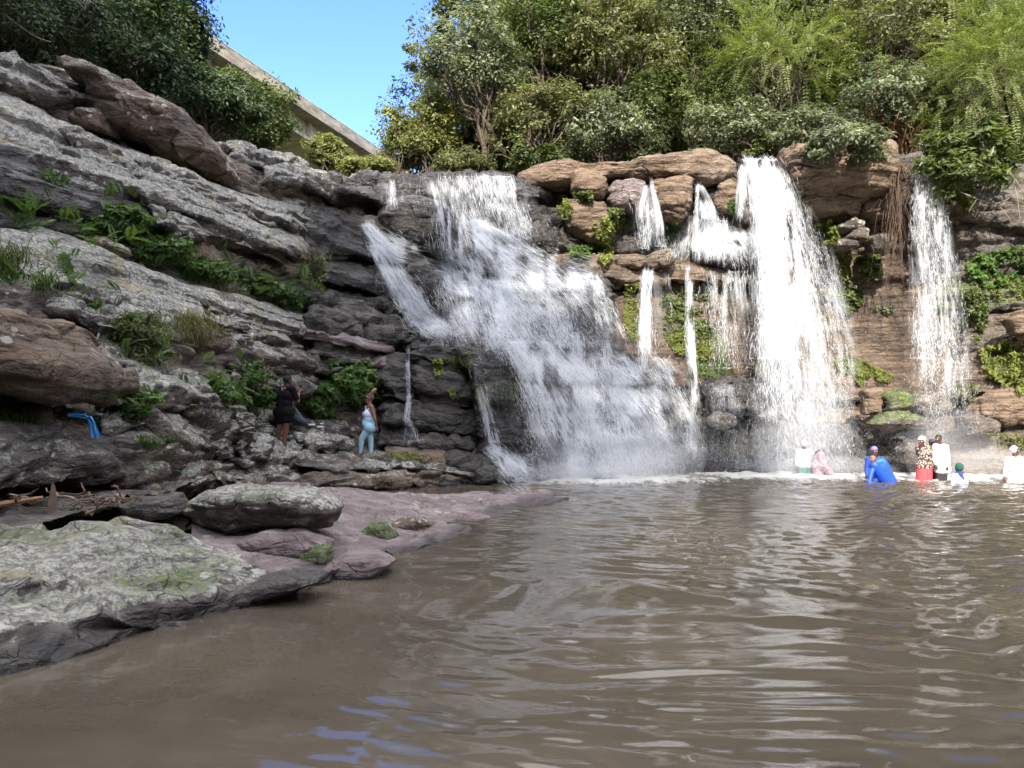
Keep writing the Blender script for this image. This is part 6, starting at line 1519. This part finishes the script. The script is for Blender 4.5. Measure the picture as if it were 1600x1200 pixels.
M_SOLE = plain('white_sole', (0.7, 0.7, 0.7), 0.6, 0.1); M_SHOE = plain('black_shoe', (0.02, 0.02, 0.022), 0.6, 0.2)
for (x, y, rz, lb) in ((486, 664, 0.2, 'black and white shoe lying on the ledge next to the navy bag'), (500, 667, -0.2, 'black and white shoe farther right of the navy bag')):
    c = P(x, y, float(depth_at(x, y + 3)) - 0.12); o = empty('shoe', c); o.rotation_euler = (0, 0, rz); tag(o, lb, 'shoe')
    z = np.zeros(3)
    blob('upper', [(np.array([-0.08, 0, 0.05]), np.array([0.02, 0, 0.045]), 0.042, 0.036), (np.array([0.0, 0, 0.04]), np.array([0.11, 0, 0.03]), 0.036, 0.028)], M_SHOE, o, z, voxel=0.008)
    blob('sole', [(np.array([-0.09, 0, 0.012]), np.array([0.11, 0, 0.012]), 0.022, 0.02), (np.array([-0.05, 0, 0.012]), np.array([0.08, 0, 0.012]), 0.04, 0.036)], M_SOLE, o, z, voxel=0.007, smooth=2)
    blob('laces', [(np.array([0.02, -0.015, 0.082]), np.array([0.06, 0.012, 0.066]), 0.012, 0.012)], M_SOLE, o, z, voxel=0.005, smooth=1)

# --- woman in light blue leggings
J = dict(head=(577,623,0.0), shL=(574,637,0.13), shR=(581,636,-0.13), elR=(586,655,-0.16), wrR=(588,666,-0.06), elL=(581,655,0.18), wrL=(587,665,0.06),
         hipL=(575,668,0.08), hipR=(577,668,-0.08), knR=(565,686,-0.08), knL=(579,689,0.07), anR=(563,708,-0.07), anL=(580,711,0.06), toR=(558,714.5,-0.09), toL=(574,714.5,0.06))
W2 = Fig('woman in pale top, light blue leggings and sunglasses posing with hands behind her', 19.0, J, (571, 716))
J = W2.J
body = W2.head((-1, -0.12, 0.02)) + W2.torso(0.105, 0.10, 0.125) + W2.arm('L') + W2.arm('R', 0.05, 0.04, 0.028) + W2.leg('L') + W2.leg('R') + W2.foot('L') + W2.foot('R') \
     + hand_caps(J['wrR'], np.array([0.25, 0.3, -0.8]), np.array([-1.0, 0, 0]), 1.0, 0.6) + hand_caps(J['wrL'], np.array([0.35, -0.2, -0.7]), np.array([-1.0, 0, 0]), 1.0, 0.6)
W2.part('body', body, SK2, voxel=0.0075)
sh = (J['shL'] + J['shR']) / 2; mid = (J['hipL'] + J['hipR']) / 2
M_TOP = plain('pale_lilac_top', (0.62, 0.64, 0.80), 0.7, 0.08, 15); M_LEG = plain('light_blue_leggings', (0.30, 0.50, 0.60), 0.65, 0.10, 12)
ch = lerp(sh, mid, 0.35)
W2.part('top', [(ch + (-0.02, -0.06, 0), ch + (-0.02, 0.06, 0), 0.122, 0.122), (ch + (-0.09, -0.06, 0.0), ch + (-0.09, 0.06, 0.0), 0.072, 0.072), (ch, lerp(sh, mid, 0.5), 0.115, 0.11),
                (J['shR'] + (-0.03, 0.04, 0.03), ch + (-0.08, -0.05, 0.03), 0.022, 0.03), (J['shL'] + (-0.03, -0.04, 0.03), ch + (-0.08, 0.05, 0.03), 0.022, 0.03), (J['shR'] + (0.0, 0.05, 0.04), ch + (0.07, 0, 0), 0.022, 0.04)], M_TOP, voxel=0.008)
W2.part('leggings', [(lerp(sh, mid, 0.62) + (-0.01, -0.05, 0), lerp(sh, mid, 0.62) + (-0.01, 0.05, 0), 0.128, 0.128), (lerp(sh, mid, 0.7) + (-0.05, -0.03, 0), lerp(sh, mid, 0.72) + (-0.05, 0.03, 0), 0.112, 0.112), (lerp(sh, mid, 0.85) + (-0.03, -0.06, 0), lerp(sh, mid, 0.85) + (-0.03, 0.06, 0), 0.135, 0.135), (lerp(sh, mid, 0.6), mid, 0.135, 0.15), (mid + (0.04, -0.05, 0), mid + (0.04, 0.05, 0), 0.15, 0.15), (J['hipR'], J['hipL'], 0.152, 0.152),
      (J['hipR'], J['knR'], 0.112, 0.075), (J['knR'], lerp(J['knR'], J['anR'], 0.93), 0.074, 0.044), (J['hipL'], J['knL'], 0.112, 0.075), (J['knL'], lerp(J['knL'], J['anL'], 0.93), 0.074, 0.044)] + [(a, b, r1 + 0.008, r2 + 0.008) for a, b, r1, r2 in W2.calf('R', 0.062) + W2.calf('L', 0.062)], M_LEG, voxel=0.008)
h = J['head']; M_BRH = plain('brown_hair', (0.10, 0.05, 0.025), 0.6, 0.4, 50, 0.8)
hair = W2.part('hair', [(h + (0.04, 0, 0.03), h + (0.015, 0, 0.062), 0.088, 0.080), (h + (0.06, 0, 0.12), h + (0.08, 0, 0.15), 0.06, 0.055)], M_BRH, voxel=0.009, smooth=2)
blob('bun_tip', [(h + (0.08, 0, 0.18), h + (0.13, 0, 0.245), 0.035, 0.028), (h + (0.10, 0, 0.21), h + (0.17, 0, 0.235), 0.022, 0.018)], plain('honey_hair', (0.42, 0.24, 0.11), 0.6, 0.3, 40, 0.5), hair, W2.base, voxel=0.008, smooth=2)
W2.part('sunglasses', [(h + (-0.085, -0.05, 0.016), h + (-0.098, -0.02, 0.012), 0.020, 0.022), (h + (-0.085, 0.05, 0.016), h + (-0.098, 0.02, 0.012), 0.020, 0.022), (h + (-0.085, -0.065, 0.02), h + (0.02, -0.086, 0.022), 0.009, 0.007), (h + (-0.085, 0.065, 0.02), h + (0.02, 0.086, 0.022), 0.009, 0.007)], plain('dark_lenses', (0.008, 0.008, 0.009), 0.12, 0.1), voxel=0.006, smooth=1)
W2.face(eyes=False)

# --- people in the pool
def wader(label, Y0, J, foot, skin, f, arms=True, size=1.0, hands=True):
    W = Fig(label, Y0, J, foot); b = W.head(f, size) + W.torso(0.11, 0.10, 0.115)
    for q in 'LR':
        b += W.arm(q)
        d = W.J['wr' + q] - W.J['el' + q]; b += hand_caps(W.J['wr' + q], d, np.array([-d[2], 0.2, d[0]]) + 0.01, 1.0, 0.6)
        b += W.leg(q) + W.foot(q)
    W.part('body', b, skin, voxel=0.010); return W
def robe(W, sleeves=(1.0, 1.0), hem=1.0, flare=0.02, body=0.03):
    J = W.J; c = grow(W.torso(0.11, 0.11, 0.12)[2:], body) + [(J['shL'], J['shR'], 0.075, 0.075)]
    for q, s_ in zip('LR', sleeves):
        if s_ > 0: c += [(J['sh' + q], J['el' + q], 0.070, 0.062)] + ([(J['el' + q], lerp(J['el' + q], J['wr' + q], (s_ - 0.5) * 2), 0.062, 0.05)] if s_ > 0.5 else [])
    if hem > 0:
        for q in 'LR': c += [(J['hip' + q], lerp(J['hip' + q], J['kn' + q], hem), 0.135, 0.125 + flare)]
        c += [((J['hipL'] + J['hipR']) / 2, lerp((J['hipL'] + J['hipR']) / 2, (J['knL'] + J['knR']) / 2, hem), 0.14, 0.13 + flare)]
    return c
def skirt(W, to=1.1, flare=0.03):
    J = W.J; mid = (J['hipL'] + J['hipR']) / 2; kn = (J['knL'] + J['knR']) / 2
    return [(J['hipL'], J['hipR'], 0.135, 0.135)] + [(J['hip' + q], lerp(J['hip' + q], J['kn' + q], to), 0.13, 0.115 + flare) for q in 'LR'] + [(mid, lerp(mid, kn, to), 0.14, 0.12 + flare)]
def standing(x, top, m, lean=0.0, w=11.0):
    """joints of a standing figure: x column, top row of the head, m pixels per metre"""
    y = lambda h: top + (1.68 - h) * m
    return dict(head=(x + lean * 3, y(1.58)), shL=(x - w + lean * 2, y(1.37)), shR=(x + w + lean * 2, y(1.37)), elL=(x - w - 2 + lean, y(1.10)), elR=(x + w + 2 + lean, y(1.10)), wrL=(x - w - 1, y(0.87), -0.08), wrR=(x + w + 1, y(0.87), -0.08),
                hipL=(x - 5, y(0.88)), hipR=(x + 5, y(0.88)), knL=(x - 5.5, y(0.48), -0.02), knR=(x + 5.5, y(0.48), -0.02), anL=(x - 5, y(0.08)), anR=(x + 5, y(0.08)), toL=(x - 6, y(0.02), -0.15), toR=(x + 6, y(0.02), -0.15))
M_GREEN = plain('wet_green_skirt', (0.02, 0.16, 0.12), 0.45, 0.3, 10, 0.3); M_WETW = plain('wet_white_cloth', (0.48, 0.51, 0.62), 0.6, 0.12, 8, 0.3); M_WHITE = plain('white_cotton', (0.60, 0.60, 0.60), 0.75, 0.06, 8, 0.3)
m23 = FPX / 23.0
J = standing(1256, 689, m23, 0.1, 9.5); J['elR'] = (1266, 710, -0.05); J['wrR'] = (1274, 707, -0.1); J['hipL'] = (1253, 727); J['hipR'] = (1262, 727)
P1 = wader('person in a wet whitish shirt and green skirt standing under the tall fall', 23.0, J, (1257, 745), SK1, (0.5, 0.85, -0.1))
P1.part('shirt', robe(P1, (0.8, 0.8), 0.0), M_WETW, voxel=0.012); P1.part('skirt', skirt(P1, 1.15), M_GREEN, voxel=0.012)
h = P1.J['head']; P1.part('head_scarf', [(h + (0, -0.01, 0.02), h + (0, 0, 0.05), 0.104, 0.096)], plain('grey_white_scarf', (0.5, 0.5, 0.52), 0.7, 0.1), voxel=0.012)
# bent figure wrapped in patterned cloth
def dots(name, base, spots, scale, th=0.42):
    m, nt, b, out = new_mat(name); g = G(nt); tc = g.n('ShaderNodeTexCoord').outputs['Object']; col = base
    for k, (c, s_) in enumerate(spots):
        mp = g.n('ShaderNodeMapping'); nt.links.new(tc, mp.inputs[0]); mp.inputs['Location'].default_value = (k * 3.1, k * 1.7, k * 0.9)
        col = g.mix(g.step(g.voro(mp.outputs[0], scale * s_), th, th - 0.06), col, c)
    nt.links.new(col, b.inputs['Base Color']); b.inputs['Roughness'].default_value = 0.7; return m
M_PAT = dots('pink_patterned_wrap', (0.34, 0.22, 0.25), [((0.16, 0.09, 0.12), 1.0), ((0.55, 0.44, 0.46), 1.4)], 22)
J = dict(head=(1287,726,-0.25), shL=(1281,716,0.12), shR=(1285,714,-0.14), elL=(1290,730,0.12), elR=(1292,730,-0.2), wrL=(1296,741,0.08), wrR=(1298,742,-0.22), hipL=(1275,729,0.1), hipR=(1276,729,-0.1), knL=(1278,748,0.1), knR=(1279,748,-0.1), anL=(1276,766,0.1), anR=(1277,766,-0.1), toL=(1281,769,0.1), toR=(1282,769,-0.1))
J['shL'] = (1279,712,0.14); J['shR'] = (1282,711,-0.16)
P2 = wader('person bent forward under a pinkish patterned wrap beside the green skirt', 22.8, J, (1280, 768), SK1, (0.5, -0.3, -0.8))
J = P2.J; P2.part('wrap', robe(P2, (0.9, 0.9), 1.1, 0.03, 0.04) + [(J['shL'], J['head'], 0.12, 0.13), (J['shR'], J['head'], 0.12, 0.13), (J['head'], (J['wrL'] + J['wrR']) / 2, 0.13, 0.12), (J['head'], J['hipR'], 0.13, 0.15)], M_PAT, voxel=0.013)
# purple cap behind, blue robe bending in front
M_CAP = plain('purple_cap', (0.20, 0.13, 0.26), 0.7, 0.2, 20)
J = standing(1366, 700, FPX / 21.2, 0, 10)
P3 = wader('person in a purple cap standing behind the bending blue robe', 21.2, J, (1366, 790), SK3, (0.1, -1, -0.1)); P3.part('shirt', robe(P3, (0.9, 0.9), 0.3), plain('blue_shirt', (0.015, 0.06, 0.35), 0.7, 0.2), voxel=0.013)
h = P3.J['head']; P3.part('cap', [(h + (0, 0.02, 0.055), h + (0, 0.0, 0.065), 0.098, 0.094)], M_CAP, voxel=0.010); P3.face()
M_ROYAL = plain('royal_blue_robe', (0.012, 0.075, 0.52), 0.55, 0.18, 7, 0.4)
J = dict(head=(1364,717,-0.22), shL=(1366,727,-0.22), shR=(1379,723,0.12), elL=(1361,741,-0.3), elR=(1372,742,0.0), wrL=(1358,756,-0.38), wrR=(1366,757,-0.25), hipL=(1384,754,-0.1), hipR=(1391,753,0.1), knL=(1383,772,-0.1), knR=(1390,772,0.1), anL=(1384,794,-0.05), anR=(1391,794,0.1), toL=(1378,797,-0.1), toR=(1386,797,0.05))
P4 = wader('person in a bright blue robe bending over the water', 20.3, J, (1380, 797), SK2, (-0.7, -0.7, -0.25)); J = P4.J
P4.part('robe', robe(P4, (0.95, 0.95), 0.9, 0.03, 0.045) + [(J['shL'], J['hipL'], 0.13, 0.17), (J['shR'], J['hipR'], 0.13, 0.17)], M_ROYAL, voxel=0.012)
h = J['head']; P4.part('hair', [(h + (0.02, 0.02, 0.03), h + (0.01, 0.02, 0.05), 0.090, 0.086)], M_HAIR, voxel=0.010); P4.face()
P4.part('collar', [(lerp(J['shL'], J['shR'], 0.3) + (0, 0, 0.06), lerp(J['shL'], J['shR'], 0.9) + (0, 0, 0.07), 0.045, 0.045)], plain('green_collar', (0.02, 0.25, 0.17), 0.7, 0.2), voxel=0.010)
# woman with white headscarf, patterned top, red skirt
m21 = FPX / 20.8
J = standing(1444, 682.5, m21, -0.4, 9.5); J['elL'] = (1434,706,-0.12); J['wrL'] = (1437,697,-0.25); J['head'] = (1440,690,-0.05)
P5 = wader('woman in a white headscarf with a patterned dark top and red skirt', 20.8, J, (1444, 776), SK1, (-0.75, -0.65, -0.1)); J = P5.J
M_PRINT = dots('printed_blouse', (0.025, 0.025, 0.05), [((0.55, 0.42, 0.08), 1.0), ((0.55, 0.50, 0.48), 1.3), ((0.35, 0.08, 0.06), 1.6)], 16, 0.36)
P5.part('blouse', robe(P5, (0.75, 0.75), 0.12, 0.0, 0.03), M_PRINT, voxel=0.011); P5.part('skirt', skirt(P5, 1.2, 0.0), plain('red_skirt', (0.55, 0.06, 0.07), 0.6, 0.2, 10, 0.3), voxel=0.011)
h = J['head']; P5.part('headscarf', [(h + (0.02, 0.02, 0.04), h + (0.0, 0.01, 0.06), 0.102, 0.096), (h + (0.07, 0.05, -0.02), h + (0.10, 0.05, -0.12), 0.05, 0.03), (h + (-0.03, -0.02, 0.085), h + (0.06, 0.02, 0.09), 0.05, 0.06)], M_WHITE, voxel=0.010); P5.face()
# person in navy behind
J = standing(1457, 687.5, m21, 0, 8)
P6 = wader('person in dark navy half hidden between the headscarf and the white coat', 21.2, J, (1457, 781), SK3, (0.2, 0.9, 0)); P6.part('jacket', robe(P6, (0.95, 0.95), 1.1, 0.0), plain('navy_cloth', (0.03, 0.035, 0.10), 0.7, 0.3), voxel=0.013)
h = P6.J['head']; P6.part('cap', [(h + (0, 0, 0.03), h + (0, 0, 0.05), 0.098, 0.094)], plain('navy_cap', (0.03, 0.035, 0.09), 0.7, 0.2), voxel=0.011)
# man in a white coat
J = standing(1466, 681, m21, 0, 9.5); J['shL'] = (1461,697,0.0); J['shR'] = (1478,698,0.0); J['elR'] = (1481,714,0.02); J['wrR'] = (1480,727,-0.1); J['elL'] = (1460,714,-0.05); J['wrL'] = (1462,726,-0.12)
J['hipL'] = (1467,727); J['hipR'] = (1475,727); J['knL'] = (1467,748); J['knR'] = (1475,748); J['anL'] = (1467,772); J['anR'] = (1475,772)
P7 = wader('man in a long white coat and dark trousers standing in the water', 20.8, J, (1470, 776), SK3, (-0.9, -0.45, -0.05)); J = P7.J
P7.part('coat', robe(P7, (0.95, 0.95), 0.35, 0.0, 0.028) + [(lerp(J['hipL'], J['hipR'], 0.5), lerp(J['hipR'], J['knR'], 0.40) + (0.10, 0.0, 0.0), 0.14, 0.09), (J['shR'], lerp(J['hipR'], J['knR'], 0.3) + (0.16, 0.05, 0), 0.07, 0.06)], M_WHITE, voxel=0.010)
P7.part('trousers', [(J['hip' + q], J['kn' + q], 0.10, 0.085) for q in 'LR'] + [(J['kn' + q], J['an' + q], 0.085, 0.07) for q in 'LR'], plain('dark_trousers', (0.03, 0.025, 0.022), 0.8, 0.3), voxel=0.012)
h = J['head']; P7.part('hair', [(h + (0.025, 0.02, 0.035), h + (0.01, 0.01, 0.055), 0.088, 0.084)], M_HAIR, voxel=0.009, smooth=2); P7.face()
# child in a green woollen hat
m19 = FPX / 19.5
J = standing(1499, 724.5, m19, 0, 9.5)
J.update(head=(1499,732), shL=(1491,743), shR=(1507,743), elL=(1489,753), elR=(1509,753), wrL=(1489,762,-0.1), wrR=(1509,762,-0.1), hipL=(1496,771), hipR=(1503,771), knL=(1496,790), knR=(1503,790), anL=(1496,808), anR=(1503,808), toL=(1496,812,-0.1), toR=(1503,812,-0.1))
P8 = wader('child in a green knitted hat and pale top standing chest deep in the pool', 19.5, J, (1499, 812), SK1, (-0.5, 0.8, -0.05), size=0.95); J = P8.J
P8.part('shirt', robe(P8, (0.9, 0.9), 0.6, 0.0, 0.03), M_WETW, voxel=0.011)
P8.part('collar', [(J['shL'] + (0.04, 0, 0.05), J['shR'] + (-0.04, 0, 0.05), 0.055, 0.055), (lerp(J['shL'], J['shR'], 0.5) + (0, -0.06, 0.04), lerp(J['shL'], J['shR'], 0.5) + (0.03, -0.10, -0.10), 0.06, 0.04)], plain('navy_collar', (0.03, 0.04, 0.18), 0.7, 0.2), voxel=0.010)
h = J['head']; P8.part('knitted_hat', [(h + (0, 0.0, 0.02), h + (0, 0, 0.05), 0.102, 0.10)], plain('green_wool', (0.012, 0.085, 0.06), 0.9, 0.3, 60, 0.5), voxel=0.010)
# person in white at the right edge
m20 = FPX / 20.3
J = standing(1586, 699, m20, -0.3, 10.5); J['elL'] = (1572,731,-0.05); J['wrL'] = (1570,746,-0.12); J['elR'] = (1600,731,-0.05); J['wrR'] = (1602,746,-0.1)
P9 = wader('woman in a white cap and long white dress at the right edge of the pool', 20.3, J, (1586, 797), SK1, (0.85, -0.5, 0.0)); J = P9.J
P9.part('dress', robe(P9, (0.9, 0.9), 1.25, 0.03, 0.035), M_WHITE, voxel=0.011)
h = J['head']; P9.part('white_cap', [(h + (-0.02, 0.01, 0.035), h + (-0.01, 0.01, 0.055), 0.102, 0.094)], M_WHITE, voxel=0.010); P9.face()
